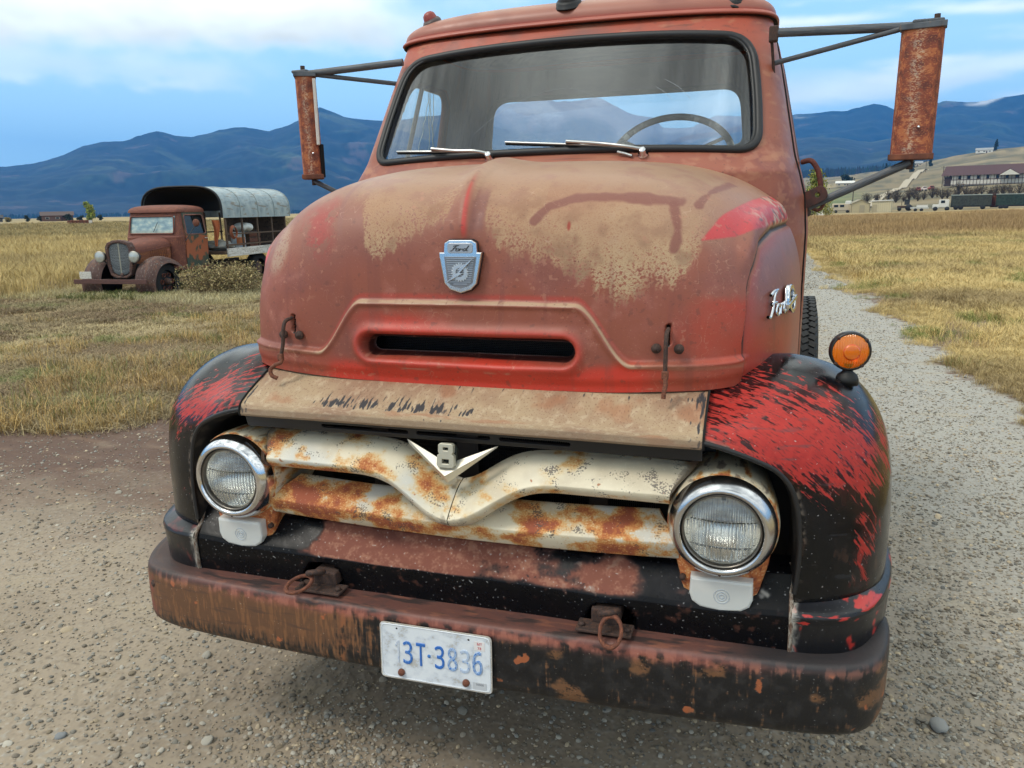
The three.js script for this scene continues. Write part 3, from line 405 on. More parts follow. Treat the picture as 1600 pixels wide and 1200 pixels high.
{
  const mAp = paint(1024, 512, (u, v, o) => { const q = Math.min(v * (apronProf.length - 1), apronProf.length - 1.001), i = Math.floor(q), t = q - i; apronCol(o, (u - .5) * 1.62, lerp(apronProf[i][0], apronProf[i + 1][0], t), lerp(apronProf[i][1], apronProf[i + 1][1], t)); }, { bump: .001, phys: { specularIntensity: .3 } });
  const NVp = 64; const prof = v => { const q = Math.min(v * (apronProf.length - 1), apronProf.length - 1.001), i = Math.floor(q), t = q - i; return [lerp(apronProf[i][0], apronProf[i + 1][0], t), lerp(apronProf[i][1], apronProf[i + 1][1], t)]; };
  const dent = (x, y) => .004 * fbm(x * 4, y * 4, 3, 2) + .010 * gauss(x - .385, .055) * sm(.70, .64, y) ;
  part('apron', grid(260, NVp, (u, v) => { const x = (u - .5) * 1.62, [y, z] = prof(v); const hk = sm(.060, .050, Math.hypot(Math.abs(x) - .40, (y - .612) * 1.2)); return [x, y + .010 * gauss(Math.abs(x) - .81, .1), z + dent(x, y) * (v > .1 ? 1 : 0) - .07 * hk, u, v]; }, { flip: true }), (mAp.roughness = 1, mAp), truck, 'black lower apron shelf with brown rust in the middle');
  for (const s of [-1, 1]) {
    const mf = fenderMat(s); mf.side = THREE.DoubleSide;
    const fen = part('fender', grid(150, 170, (u, v) => { const p = fenderPt(u, v); if (s < 0) p[1] -= .030 * sm(.66, .80, p[0]) * sm(.98, 1.18, p[1]); p[0] *= s; return p; }, { flip: s < 0 }), mf, truck, s > 0 ? 'glossy black fender with red scuffs and an amber marker lamp' : 'black fender with red scuffs and no marker lamp');
    const lip = openC.map(([x, y]) => [s * (x + .002), y, fenderFront(x, y, 0) - .002]); for (const p of lip) { const x = Math.abs(p[0]); const a = Math.max((x - FX) / FA, 0), b = Math.max((p[1] - FY) / FB, 0); p[2] = fenderFront(x, p[1], Math.pow(Math.pow(a, FM) + Math.pow(b, FM), 1 / FM)) - .003; }
    part('lip', tube(lip, .006, 90, 8), std(0x1b1a1b, .45), fen);
    const cv = new THREE.CatmullRomCurve3(lip.map(p => V(...p)), false, 'centripetal');
    part('wheel_well', grid(70, 8, (u, v) => { const p = cv.getPoint(u); return [p.x - s * .012 * Math.min(v * 4, 1), p.y - .012 * Math.min(v * 4, 1), p.z - v * .22]; }, { flip: s < 0 }), paint(128, 128, (u, v, o) => { const n = fbm(u * 12, v * 5, s, 4); setc(o, [22, 21, 22]); mix(o, [74, 66, 58], .7 * sm(.05, .3, n)); o.ro = .7; }), fen);
    // skirt and ledge below the fender face
    const plan = new THREE.CatmullRomCurve3(skirtPlan.map(p => V(p[0], p[2], p[1])), false, 'centripetal');
    const sk = paint(256, 256, (u, v, o) => { const n = fbm(u * 9 + s, v * 6, 2, 4), f = fbm(u * 40, v * 20, s, 3), sp = n3(u * 120, v * 60, 2 + s); setc(o, BLK); mix(o, [52, 54, 62], sm(.30, .1, v) * .8); mix(o, [88, 66, 58], .5 * sm(.1, .4, n)); mix(o, [190, 48, 42], .9 * sm(.14, .26, n + .10 * gauss(v - .3, .12)) * (s > 0 ? 1 : .3)); mix(o, [178, 172, 160], .9 * sm(.05, .0, u + f * .04)); mix(o, [150, 148, 144], .7 * sm(.55, .65, sp)); o.ro = .34 + f * .15; o.bu = .5 + f * .2; }, { bump: .001 });
    const skp = [[.752, -.028], [.722, .010], [.704, .072], [.692, .078], [.675, .074], [.60, .066], [.52, .052], [.46, .03]];
    part('skirt', grid(90, 40, (u, v) => { const p = plan.getPoint(u), q = Math.min(v * 7, 6.999), i = Math.floor(q), t = q - i, y = lerp(skp[i][0], skp[i + 1][0], t), dz = lerp(skp[i][1], skp[i + 1][1], t), wr = p.y; const out = lerp((dz - .066) * 1.0, 0, wr); return [s * (p.x + out * .6), y, p.z + (wr > 0 ? dz * wr : 0), u, v]; }, { flip: s > 0 }), sk, fen);
    // weathered seam strip between fender and apron
    part('seam_strip', tube([[s * .811, .775, -.03], [s * .811, .738, .018], [s * .811, .694, .068], [s * .812, .675, .070], [s * .813, .60, .064], [s * .814, .50, .054]], .0055, 40, 7), rustTile([150, 142, 130], [96, 72, 58], [60, 46, 40]), fen);
  }
  // tan valance panel across the top of the opening
  const vp = [[1.150, -.20], [1.168, -.095], [1.166, -.058], [1.150, -.018], [1.124, .040], [1.107, .070], [1.100, .078], [1.090, .083], [1.076, .085], [1.070, .080]];
  const mV = paint(1024, 256, (u, v, o) => { const x = (u - .5) * 1.21, n = fbm(x * 5, v * 2, 1, 4), f = fbm(x * 60, v * 14, 4, 4), sp = n3(x * 260, v * 70, 2), st = fbm(x * 110, v * 7, 9, 3); setc(o, [166, 142, 112]); mix(o, [146, 116, 92], sm(-.1, .3, n)); mix(o, [184, 164, 136], sm(0, .3, -f) * .6); mix(o, [150, 96, 66], .5 * sm(.1, .35, fbm(x * 9, v * 4, 7, 4))); mix(o, [120, 86, 66], .55 * sm(.25, .5, sp)); const cl = gauss(v - .50, .09) * sm(-.42, -.36, x) * sm(.13, .02, x) + .65 * sm(.54, .60, Math.abs(x)) + .5 * gauss(v - .72, .05) * gauss(x + .05, .06) + .4 * gauss(v - .3, .05) * sm(-.3, 0, x); mix(o, [44, 42, 46], .95 * sm(.10, .22, st + (cl - .62) * .5) * sm(.1, .5, cl)); mix(o, [120, 100, 82], .5 * sm(.72, .80, v)); o.ro = .72 + f * .1; o.bu = .5 + f * .25 + sp * .1; }, { bump: .0012 });
  mV.side = THREE.DoubleSide;
  part('valance_panel', grid(120, 54, (u, v) => { const q = Math.min(v * 9, 8.999), i = Math.floor(q), t = q - i; const x = (u - .5) * 1.206; return [x, lerp(vp[i][0], vp[i + 1][0], t) + .0025 * fbm(x * 3, v * 2, 3, 2), lerp(vp[i][1], vp[i + 1][1], t), u, v]; }, { flip: true }), mV, truck, 'tan weathered panel below the hood');
  for (const s of [-1, 1]) part('panel_seam', tube(vp.map(p => [s * .6045, p[0] + .001, p[1] + .001]), .0028, 40, 6), DARK, truck);
  // black louvred lip under it
  const lipShape = [[-.60, -.026], [.60, -.026], [.60, .012], [-.60, .012]], holes = []; for (const [a, b] of [[-.37, -.12], [-.10, .10], [.12, .30]]) holes.push(rrect((b - a) / 2, .0075, .007, 5, (a + b) / 2, -.009));
  const lg = extrude(lipShape, .006, .0015, holes.map(h => h.reverse())); lg.rotateX(.30); lg.translate(0, 1.064, .058); part('louvre_lip', lg, std(0x17171a, .42), truck);
}
// ---- dark recess, radiator and straps behind the grille
{
  part('recess_panel', box(1.72, .44, .012, 0, .90, -.185), std(0x0b0b0c, .7), truck);
  const f = []; for (let i = 0; i < 190; i++) f.push(box(.0018, .36, .008, -.47 + i * .005, .92, -.150)); for (let i = 0; i < 34; i++) f.push(box(.95, .0018, .005, 0, .745 + i * .0105, -.1455)); part('radiator_core', merge(f), std(0x18181a, .5, .5), truck);
  for (const [w, x] of [[.062, -.035], [.05, .33], [.05, -.30]]) part('radiator_strap', box(w, .36, .008, x, .92, -.128), std(0x2b2422, .6), truck);
  part('crossmember', box(1.25, .05, .03, 0, 1.035, -.11, .006), std(0x121213, .6), truck); part('crossmember', box(1.2, .03, .03, 0, .752, -.06, .006), std(0x121213, .6), truck);
  const pl = box(.64, .07, .008, 0, .752, -.012, .003); pl.rotateX(-.0); part('rusty_plate', pl, rustTile([92, 78, 62], [70, 56, 46], [118, 96, 70]), truck); for (const x of [-.29, .285]) part('plate_bolt', latheZ([[0, .008], [.008, .006], [.009, 0], [0, 0]], 12, x, .755, -.008), DARKRUST, truck);
}
// ---- cream grille bars
function creamCol(o, x, y, z, v, heavy, sd) {
  const n = fbm(x * 8 + sd, y * 10, z * 8, 4), f = fbm(x * 42 + sd, y * 42, z * 42, 4), sp = n3(x * 240, y * 240, z * 240 + sd), st = fbm(x * 22 + sd, y * 60, z * 22, 3), blot = fbm(x * 9 + sd * 3, y * 14, z * 9 + 7, 5);
  setc(o, [218, 206, 180]); mix(o, [200, 186, 160], sm(-.1, .3, n)); mix(o, [190, 190, 186], sm(.08, .3, fbm(x * 3 + 5 + sd, y * 4, z, 3)) * .7); o.ro = .5 + f * .15;
  mix(o, [208, 178, 126], .85 * sm(-.02, .24, blot + heavy * .3 + f * .1)); 
  const r = blot + heavy * .46 + f * .22 + sp * .11 - .01; mix(o, [202, 146, 84], sm(.04, .28, r)); mix(o, [178, 104, 56], sm(.16, .38, r) * .95); mix(o, [146, 76, 54], sm(.28, .46, r) * .9); o.ro = lerp(o.ro, .82, sm(.15, .35, r));
  mix(o, [92, 84, 78], .75 * sm(.22, .42, sp * .55 + fbm(x * 20, y * 20, z * 20 + sd, 3) * 1.2 - .1)); mix(o, [226, 216, 196], .5 * sm(.45, .6, -sp));
  mix(o, [150, 84, 48], .7 * sm(.60, .72, n3(x * 70, y * 70, z * 70 + sd)));
  o.bu = .5 + f * .2 - sm(.15, .35, r) * .15 + sp * .06;
}
{
  const G = (a, b) => [[a]];
  const yTop = [[0, .920], [.03, .928], [.06, .946], [.09, .966], [.125, .988], [.16, 1.003], [.20, 1.011], [.26, 1.015], [.46, 1.014], [.62, 1.010]], yFold = [[0, .851], [.03, .858], [.06, .870], [.12, .908], [.16, .932], [.19, .945], [.22, .952], [.26, .956], [.62, .958]], yBot = [[0, .826], [.02, .828], [.055, .834], [.075, .848], [.12, .880], [.16, .906], [.20, .922], [.25, .930], [.62, .930]];
  const xs = []; for (let i = 0; i <= 80; i++) xs.push(i / 80);
  const sec = (x, v) => { // v 0 top lip .. 1 bottom return
    const ax = Math.abs(x), c = gauss(ax, .14), T = tab(yTop, ax), F = tab(yFold, ax), B = tab(yBot, ax), zT = -.012 + .012 * c, zF = .083 + .036 * c, zB = .066 + .030 * c;
    if (v < .06) return [T - .016 * (1 - v / .06), zT - .006]; if (v < .12) { const k = (v - .06) / .06; return [T - .004 * k, zT + .012 * k]; }
    if (v < .62) { const k = (v - .12) / .5; return [lerp(T - .004, F, Math.pow(k, 1.25)), lerp(zT + .012, zF, Math.pow(k, .85))]; }
    if (v < .9) { const k = (v - .62) / .28; return [lerp(F, B, k), lerp(zF, zB, k * k)]; }
    const k = (v - .9) / .1; return [B + .010 * k, zB - .05 * k]; };
  const smoothTab = sec;
  for (const s of [-1, 1]) {
    const xe = .586; const xx = u => lerp(.0012, xe, u);
    const P = (u, v) => { let x = xx(u); let a = [0, 0]; for (const [d, w] of [[-.02, .25], [0, .5], [.02, .25]]) { const q = sec(clamp(x + d, 0, .62), v); a[0] += q[0] * w; a[1] += q[1] * w; } const e = sm(.90, 1, u); const xo = x + (u > .9 ? -.052 * e * sm(.10, .75, v) : 0); return [s * xo, a[0] - .0 * e, a[1] - .018 * sm(.97, 1, u), u, v]; };
    const m = paint(1024, 256, (u, v, o) => { const [x, y, z] = P(u, v); creamCol(o, x, y, z, v, .55 * gauss(v - .80, .10) * sm(.3, .7, u) - .15 + .5 * sm(.86, .99, u) + (s < 0 ? .32 * sm(.3, .8, u) : .25 * gauss(u - .30, .12) * sm(.6, .1, v)), s * 3.3 + 10); mix(o, [104, 92, 80], .8 * sm(.05, .3, fbm(u * 24, v * 8, s, 4) + .5 * gauss(u - .99, .05)+ .3*gauss(u,.06)*sm(.5,.9,v)) * (sm(.9, 1, u) + sm(.1, 0, u) * .6)); }, { bump: .0012 }); m.side = THREE.DoubleSide;
    part('upper_grille_bar', grid(140, 60, P, { flip: s > 0 }), m, truck, s > 0 ? 'cream upper grille bar right of the centre V' : 'cream upper grille bar left of the centre V');
  }
  const lowS = (v) => v < .08 ? [.872 + .008 * v / .08, -.03] : v < .6 ? [lerp(.880, .833, Math.pow((v - .08) / .52, 1.1)), lerp(-.026, .060, Math.pow((v - .08) / .52, .85))] : v < .9 ? [lerp(.833, .784, (v - .6) / .3), lerp(.060, .038, Math.pow((v - .6) / .3, 1.6))] : [.784 + .012 * (v - .9) / .1, .038 - .04 * (v - .9) / .1];
  const PL = (u, v) => { const q = (u - .5) * 2, [y, z] = lowS(v); const hw = .556 - .055 * sm(.62, .05, v); const cr = 1 - .012 * q * q; return [q * hw, y - .010 * (1 - q * q), z + .012 * (1 - q * q), u, v]; };
  const m = paint(2048, 256, (u, v, o) => { const [x, y, z] = PL(u, v); creamCol(o, x, y, z, v, .58 * gauss(v - .74, .13) + .85 * gauss(v - .42, .24) * (gauss(x + .40, .17) + gauss(x - .38, .16)) + .30 * gauss(x + .42, .2) - .22 * gauss(x, .14) - .02, 21); }, { bump: .0012 }); m.side = THREE.DoubleSide;
  part('lower_grille_bar', grid(220, 50, PL, { flip: true }), m, truck, 'cream lower grille bar with large orange rust patches');
  for (const s of [-1, 1]) { const pts = []; for (let i = 0; i <= 12; i++) { const p = PL(s < 0 ? 0 : 1, i / 12); pts.push([p[2], p[1], p[0]]); } const g = new THREE.ShapeGeometry(new THREE.Shape(pts.map(p => new THREE.Vector2(p[0], p[1])))); const pa = g.attributes.position; for (let i = 0; i < pa.count; i++) { const zz = pa.getX(i), yy = pa.getY(i); let best = pts[0]; for (const q of pts) if (Math.hypot(q[0] - zz, q[1] - yy) < Math.hypot(best[0] - zz, best[1] - yy)) best = q; pa.setXYZ(i, best[2], yy, zz); } g.computeVertexNormals(); part('bar_end', g, std(0xa8734a, .8, 0, { side: THREE.DoubleSide }), truck); }
  // V and 8 emblem
  const em = new THREE.Group(); em.name = 'v8_emblem'; truck.add(em); em.position.set(-.004, .985, .060); em.rotation.x = -.12;
  const wing = s => { const P = [[0, -.048, .030], [0, -.026, .052], [0, .000, .030], [s * .118, .044, .004], [s * .122, .050, .006], [s * .112, .040, .016]]; const f = [[0, 1, 5], [0, 5, 3], [1, 2, 4], [1, 4, 5], [2, 3, 4], [3, 5, 4], [0, 3, 2]]; const pos = []; for (const t of f) for (const i of (s > 0 ? t : [t[0], t[2], t[1]])) pos.push(...P[i]); const g = new THREE.BufferGeometry(); g.setAttribute('position', new THREE.Float32BufferAttribute(pos, 3)); g.computeVertexNormals(); return g; };
  const chv = std(0xcfcabc, .32, .55, { side: THREE.DoubleSide }); for (const s of [-1, 1]) part('wing', wing(s), chv, em);
  const e8 = (o => { const P = []; const R = (cy, r) => rrect(.0225, r, .012, 5, 0, cy); return null; })();
  const outer = [[-.018, .034], [-.022, .030], [-.022, .010], [-.018, .004], [-.025, -.002], [-.026, -.030], [-.021, -.036], [.021, -.036], [.026, -.030], [.025, -.002], [.018, .004], [.022, .010], [.022, .030], [.018, .034]].reverse();
  const g8 = extrude(outer, .012, .002, [rrect(.010, .0065, .003, 3, 0, .0195), rrect(.013, .0085, .003, 3, 0, -.0185)]); g8.scale(.82, .82, 1); g8.translate(0, .024, .034); part('figure_eight', g8, std(0xbdb8a6, .4, .4), em);
  const b8 = extrude(rrect(.027, .034, .016, 6, 0, .024), .008, .002); b8.scale(.74, .74, 1); b8.translate(0, .004, .018); part('boss', b8, std(0x2a2e2a, .5), em);
}
// ---- headlights, with their cream housings and turn lamps
const LENS = paint(512, 256, (u, v, o) => { const a = u * 2 - 1, b = v * 2 - 1, x = a * Math.sqrt(1 - b * b / 2), y = b * Math.sqrt(1 - a * a / 2); const top = y > .28, fr = top ? 16 : y < -.45 ? 7 : 10; const st = Math.abs(Math.sin(x * 3.1416 * fr * .5 + (top ? .4 : 0))), ed = sm(.30, .06, st), hz = sm(.012, .004, Math.abs(y - .28)) + sm(.012, .004, Math.abs(y + .45)) + sm(.010, .004, Math.abs(y + .08 + .05 * Math.sign(Math.sin(x * 9)))) * .7; const k = clamp(ed + hz + .18 * st); setc(o, [238, 242, 244]); mix(o, [205, 212, 216], k * .8); o.ro = .03 + .45 * k; }, { phys: { transmission: 1, thickness: 0, ior: 1.5 } });
const FLUTE = new THREE.MeshPhysicalMaterial({ color: 0xffffff, roughness: .05, transmission: 1, thickness: .005, ior: 1.5 });
const REFL = std(0xfff8ee, .22, 1);
for (const s of [-1, 1]) {
  const hx = s * .652, hy = .888, hz = .030;
  const hd = new THREE.Group(); hd.name = 'headlight'; hd.position.set(hx, hy, hz); truck.add(hd); hd.rotation.y = s * .0;
  const mB = paint(512, 256, (u, v, o) => { const a = u * 6.2832, x = Math.cos(a), y = Math.sin(a); creamCol(o, x * .3 + 2, y * .3, v * .2, v, .0 + .5 * gauss(v - .86, .06) + .4 * sm(.3, -.6, -Math.cos(a)) * .6, 31 + s * 2); mix(o, [88, 74, 66], .6 * sm(.14, .3, fbm(x * 5, y * 5, v * 3 + s, 4))); }, { bump: .001 });
  const buck = new THREE.LatheGeometry([[.112, -.20], [.120, -.12], [.1245, -.05], [.1255, .0], [.1235, .025], [.118, .034]].map(p => new THREE.Vector2(...p)), 72); buck.rotateX(Math.PI / 2); part('housing', buck, mB, hd, 'cream headlight housing with rust stains');
  const ring = latheZ([[.121, .026], [.1195, .040], [.1145, .055], [.106, .068], [.0985, .074], [.0925, .073], [.0895, .067], [.0890, .056]], 80); part('chrome_ring', ring, s < 0 ? CHROME : std(0xc4c4c6, .2, 1), hd);
  part('inner_ring', latheZ([[.0893, .058], [.0875, .066], [.0850, .068], [.0828, .064], [.0826, .052]], 72), std(0x77716a, .35, .9), hd);
  // bowl and fluted glass
  part('reflector', latheZ([[.083, .054], [.076, .034], [.063, .010], [.045, -.008], [.026, -.018], [.010, -.022], [0, -.022]], 64), REFL, hd);
  const cap = latheZ([[0, .016], [.014, .013], [.019, .004], [.020, -.012]], 24, 0, .004, 0); part('bulb_shield', cap, std(0x9a9a98, .3, .9), hd);
  part('shield_arm', merge(box(.010, .055, .004, 0, .038, .004), rod([-.02, .0, -.01], [-.05, -.02, .0], .004), rod([.02, .0, -.01], [.05, -.02, .0], .004)), std(0x6a6a68, .4, .8), hd);
  const R = .0825, dome = (x, y) => .056 + .020 * (1 - (x * x + y * y) / (R * R));
  const lg = grid(150, 120, (u, v) => { let a = u * 2 - 1, b = v * 2 - 1; const x = a * Math.sqrt(1 - b * b / 2) * R, y = b * Math.sqrt(1 - a * a / 2) * R; const zone = y < -.006 + .012 * Math.cos(x * 40) ? 1 : .45, fl = Math.abs(Math.sin(x * 3.1416 / .0085)), ho = y > .03 || y < -.045 ? .0006 * Math.abs(Math.sin(y * 3.1416 / .012)) : 0; return [x, y, dome(x, y) - .0016 * fl * zone * (Math.abs(x) < .075 ? 1 : .3) + ho, u, v]; });
  part('lens', lg, LENS, hd);
  { const fl = []; const zz = (x, y) => dome(x, y) - .0042; for (const [y0, y1, p, r] of [[.026, .072, .0052, .0024], [-.036, .024, .0076, .0035], [-.072, -.038, .0105, .0046]]) for (let x = -.074; x <= .0741; x += p) { const m = Math.sqrt(Math.max(.076 * .076 - x * x, 0)); const a = Math.max(y0, -m), b = Math.min(y1, m); if (b - a > .008) fl.push(rod([x, a, zz(x, a)], [x, b, zz(x, b)], r * .92, 8)); } const fm = part('lens_flute', merge(fl), FLUTE, hd); fm.userData.kind = 'stuff'; }
  part('ring_screw', latheZ([[0, .004], [.003, .003], [.004, 0], [0, 0]], 12, 0, -.1035, .068), DARKRUST, hd);
  // orange rusty chin with the white lamp
  const chin = extrude([[-.100, -.052], [-.094, -.07], [-.082, -.115], [-.074, -.150], [-.05, -.186], [0, -.200], [.05, -.186], [.074, -.150], [.082, -.115], [.094, -.07], [.100, -.052], [.06, -.088], [0, -.099], [-.06, -.088]].reverse(), .085, .012); chin.translate(0, -.022, -.085);
  const mC = paint(256, 256, (u, v, o) => { const n = fbm(u * 7, v * 7, s * 4, 4), f = fbm(u * 30, v * 30, s, 3); setc(o, [168, 92, 48]); mix(o, [196, 132, 78], sm(-.1, .25, n)); mix(o, [128, 66, 42], sm(.05, .3, -n)); mix(o, [206, 186, 150], .7 * sm(.15, .3, f + n * .5)); o.ro = .8; o.bu = .5 + f * .3; }, { bump: .001, wrap: true, rep: [6, 6] });
  part('lamp_bracket', chin, mC, hd, 'orange rusted bracket below the headlight');
  const tl = new THREE.Group(); tl.name = 'turn_lamp'; hd.add(tl); tl.position.set(.004 * s, -.166, .012); tl.rotation.x = .06;
  // (kept as one mesh: shell, lens, bullseye merged per colour would exceed the three levels)
  hd.remove(tl); tl.position.add(hd.position); truck.add(tl);
  const shp = [[-.064, .031], [.064, .031], [.0655, -.006], [.060, -.022], [.044, -.033], [0, -.039], [-.044, -.033], [-.060, -.022], [-.0655, -.006]].reverse();
  const frost = new THREE.MeshPhysicalMaterial({ color: 0xeceeea, roughness: .4, transmission: .3, thickness: 0, clearcoat: .4, clearcoatRoughness: .3 });
  const wg = extrude(shp, .030, .006); wg.translate(0, 0, -.01); part('lamp_lens', wg, frost, tl, 'white frosted turn lamp lens');
  for (const [r0, r1] of [[.004, .006], [.010, .0115], [.017, .018]]) part('lens_ring', latheZ([[r0, .0245], [r0, .0272], [r1, .0272], [r1, .0245]], 28, .002, -.004, 0), std(0xb4bcc4, .35), tl);
  part('bracket_bolt', latheZ([[0, .012], [.007, .010], [.008, 0], [0, 0]], 12, hx - s * .085, hy - .145, hz + .012), DARKRUST, truck);
}
// ---- bumper
{
  const tilt = .007;
  const plan = new THREE.CatmullRomCurve3([[-1.045, 0, -.14], [-1.038, 0, -.06], [-1.018, 0, .02], [-.975, 0, .078], [-.90, 0, .108], [-.75, 0, .125], [-.5, 0, .138], [-.2, 0, .146], [0, 0, .147], [.2, 0, .146], [.5, 0, .138], [.75, 0, .125], [.90, 0, .108], [.975, 0, .078], [1.018, 0, .02], [1.038, 0, -.06], [1.045, 0, -.14]].map(p => V(...p)), false, 'centripetal');
  // section: inner edge of top flange -> rounded corner -> face -> rounded corner -> bottom flange (offset outward, y)
  const sec = [[-.085, .0], [-.022, .002], [-.009, .001], [-.003, -.003], [0, -.010], [.002, -.028], [.003, -.09], [.002, -.150], [-.002, -.166], [-.010, -.176], [-.03, -.181], [-.06, -.182]];
  const L = sec.map((p, i) => i ? Math.hypot(p[0] - sec[i - 1][0], p[1] - sec[i - 1][1]) : 0); for (let i = 1; i < L.length; i++) L[i] += L[i - 1]; const tot = L[L.length - 1];
  const secAt = v => { const q = v * tot; let i = 1; while (i < L.length - 1 && L[i] < q) i++; const t = clamp((q - L[i - 1]) / (L[i] - L[i - 1])); return [lerp(sec[i - 1][0], sec[i][0], t), lerp(sec[i - 1][1], sec[i][1], t)]; };
  const P = (u, v) => { const p = plan.getPointAt(u), t = plan.getTangentAt(u), nx = -t.z, nz = t.x, [o, y] = secAt(v); const ex = 1 - .0 * u; const endr = sm(.965, 1, Math.abs(u - .5) * 2); const dn = nz > 0 ? 1 : 1; const ox = -(-t.z) , oz = -t.x; return [p.x + t.z * -o * 1, .592 + y * (1 - .10 * endr) - .012 * endr + tilt * p.x, p.z + t.x * o, u, v]; };
  const Pf = (u, v) => { const p = plan.getPointAt(u), t = plan.getTangentAt(u), [o, y] = secAt(v), endr = sm(.955, 1, Math.abs(u - .5) * 2); const n = [-t.z, t.x]; return [(p.x + n[0] * o) * (p.x < 0 ? 1.012 : 1), .594 + y * (1 - .12 * endr) - .010 * endr + tilt * p.x + .02 * sm(.82, .96, Math.abs(u - .5) * 2), p.z + n[1] * o + .002 * fbm(p.x * 3, v * 3, 1, 2), u, v]; };
  const m = paint(2048, 512, (u, v, o) => {
    const [x, y, z] = Pf(u, v), q = v * tot, top = sm(.105, .085, q), edge = gauss(q - .098, .014), face = 1 - top;
    const n = fbm(x * 3, y * 5, z * 3, 4), f = fbm(x * 30, y * 30, z * 30, 4), sp = n3(x * 210, y * 210, z * 210), st = fbm(x * 75, y * 6, z * 40, 4), hs = fbm(x * 8, y * 70, z * 8, 4), fine = fbm(x * 130, y * 26, z * 90, 3);
    setc(o, [18, 17, 19]); mix(o, [36, 34, 34], sm(-.1, .3, f)); mix(o, [26, 30, 30], .6 * sm(.1, .4, n)); o.ro = .46 + f * .2;
    const left = sm(-.05, -.55, x + n * .35) * sm(.30, .14, q - .10 + n * .09 + st * .1) , br = sm(.05, .45, left * .8 * (.35 + .65 * sm(.25, .15, q + st * .09 + hs * .05)) + st * .55 + fine * .45 + hs * .4 - .05);
    mix(o, [104, 70, 46], face * br * .95); mix(o, [132, 88, 54], face * br * .7 * sm(.0, .35, fine + st)); mix(o, [74, 52, 42], face * br * .6 * sm(.1, .4, hs));
    const bl = fbm(x * 7 + 3, y * 9, z * 5, 5), tr = sm(.16, .30, bl + .25 * gauss(x - .29, .10) * sm(.1, .2, q) + .30 * gauss(x - 1.01, .05) - .02); mix(o, [124, 84, 54], face * tr * .85 * sm(-.4, .2, sp * .5 + f * 1.4 + .2)); mix(o, [168, 92, 54], face * .9 * sm(.42, .52, n3(x * 26, y * 26, z * 10) * .6 + f * .7)); mix(o, [150, 92, 56], .8 * face * gauss(x + .30 - (y - .5) * .1, .012) * sm(-.1, .2, f + .1));
    mix(o, [66, 70, 68], face * .5 * sm(.05, .35, st) * sm(.2, .27, q));
    mix(o, [106, 68, 60], top * .9); mix(o, [84, 58, 54], top * .8 * sm(-.05, .3, f + n)); mix(o, [44, 38, 38], top * .75 * sm(.04, .26, fbm(x * 8, q * 30, 5, 4))); mix(o, [140, 88, 66], top * .5 * sm(.08, .3, fbm(x * 14, q * 60, 15, 4))); mix(o, [40, 38, 40], top * .9 * sm(.62, .8, x + n * .1)); mix(o, [58, 46, 42], top * .7 * sm(.75, .9, -x));
    mix(o, [146, 82, 68], edge * .8 * sm(.95, .5, Math.abs(x) + n * .3) * sm(-.2, .15, f + .1)); mix(o, [172, 110, 92], edge * .5 * sm(.0, .3, f + st)); o.ro = lerp(o.ro, .62, br * face); o.ro = lerp(o.ro, .58, top);
    mix(o, [176, 172, 166], .5 * sm(.60, .72, sp) * face); mix(o, [120, 60, 50], .85 * sm(-.93, -.99, x + n * .1) * face * sm(-.3, .2, f + n)); 
    o.bu = .5 + f * .3 + st * .1 + sp * .06;
  }, { bump: .0014 }); m.side = THREE.DoubleSide;
  const bp = part('bumper', grid(300, 56, Pf, { flip: true }), m, truck, 'long black and rust coloured steel channel bumper');
  const bk = paint; part('bumper_back', grid(120, 2, (u, v) => { const a = Pf(u, 0), b = Pf(u, 1); return [lerp(a[0], b[0], v), lerp(a[1], b[1], v) , lerp(a[2], b[2], v) + .004, u, v]; }), DARK, bp);
  part('end_bolt', latheZ([[0, .012], [.012, .009], [.014, 0], [0, 0]], 16, -.955, .535, .088), DARKRUST, bp);
  // number plate
  const pg = new THREE.Group(); pg.name = 'number_plate'; truck.add(pg); pg.position.set(-.030, .4945, .158); pg.rotation.set(-.06, 0, .012);
  const hl = (x, y) => rrect(.0035, .0035, .0034, 6, x, y);
  const base = extrude(rrect(.1525, .0765, .012, 6), .0012, .0006, [hl(-.105, .062), hl(.092, .060)]);
  const mP = paint(512, 256, (u, v, o) => { const n = fbm(u * 8, v * 5, 4, 4), f = fbm(u * 60, v * 36, 2, 3); setc(o, [214, 218, 222]); mix(o, [192, 198, 206], sm(-.1, .3, n)); mix(o, [168, 158, 142], .5 * sm(.15, .35, n + f * .4)); const e = Math.min(u, 1 - u, v * .5, (1 - v) * .5); mix(o, [150, 134, 112], .6 * sm(.02, .0, e + f * .02)); o.ro = .4; o.bu = .5 + f * .1; }, { bump: .0004 });
  const pp = base.attributes.position, pu = base.attributes.uv; for (let i = 0; i < pp.count; i++) pu.setXY(i, pp.getX(i) / .305 + .5, pp.getY(i) / .153 + .5); part('plate', base, mP, pg, 'white number plate with faded blue figures 13T-3836');
  part('rim', tube(rrect(.1475, .0715, .010, 6).map(p => [...p, .0018]), .0016, 90, 6, true), std(0xd2d6da, .4), pg);
  globalThis.plateGroup = pg;
  for (const [x, y] of [[-.094, -.0555], [.084, -.0555]]) part('bolt', latheZ([[0, .011], [.004, .0105], [.008, .008], [.0095, .004], [.0095, 0], [0, 0]], 14, x, y, .0015), RUST, pg);
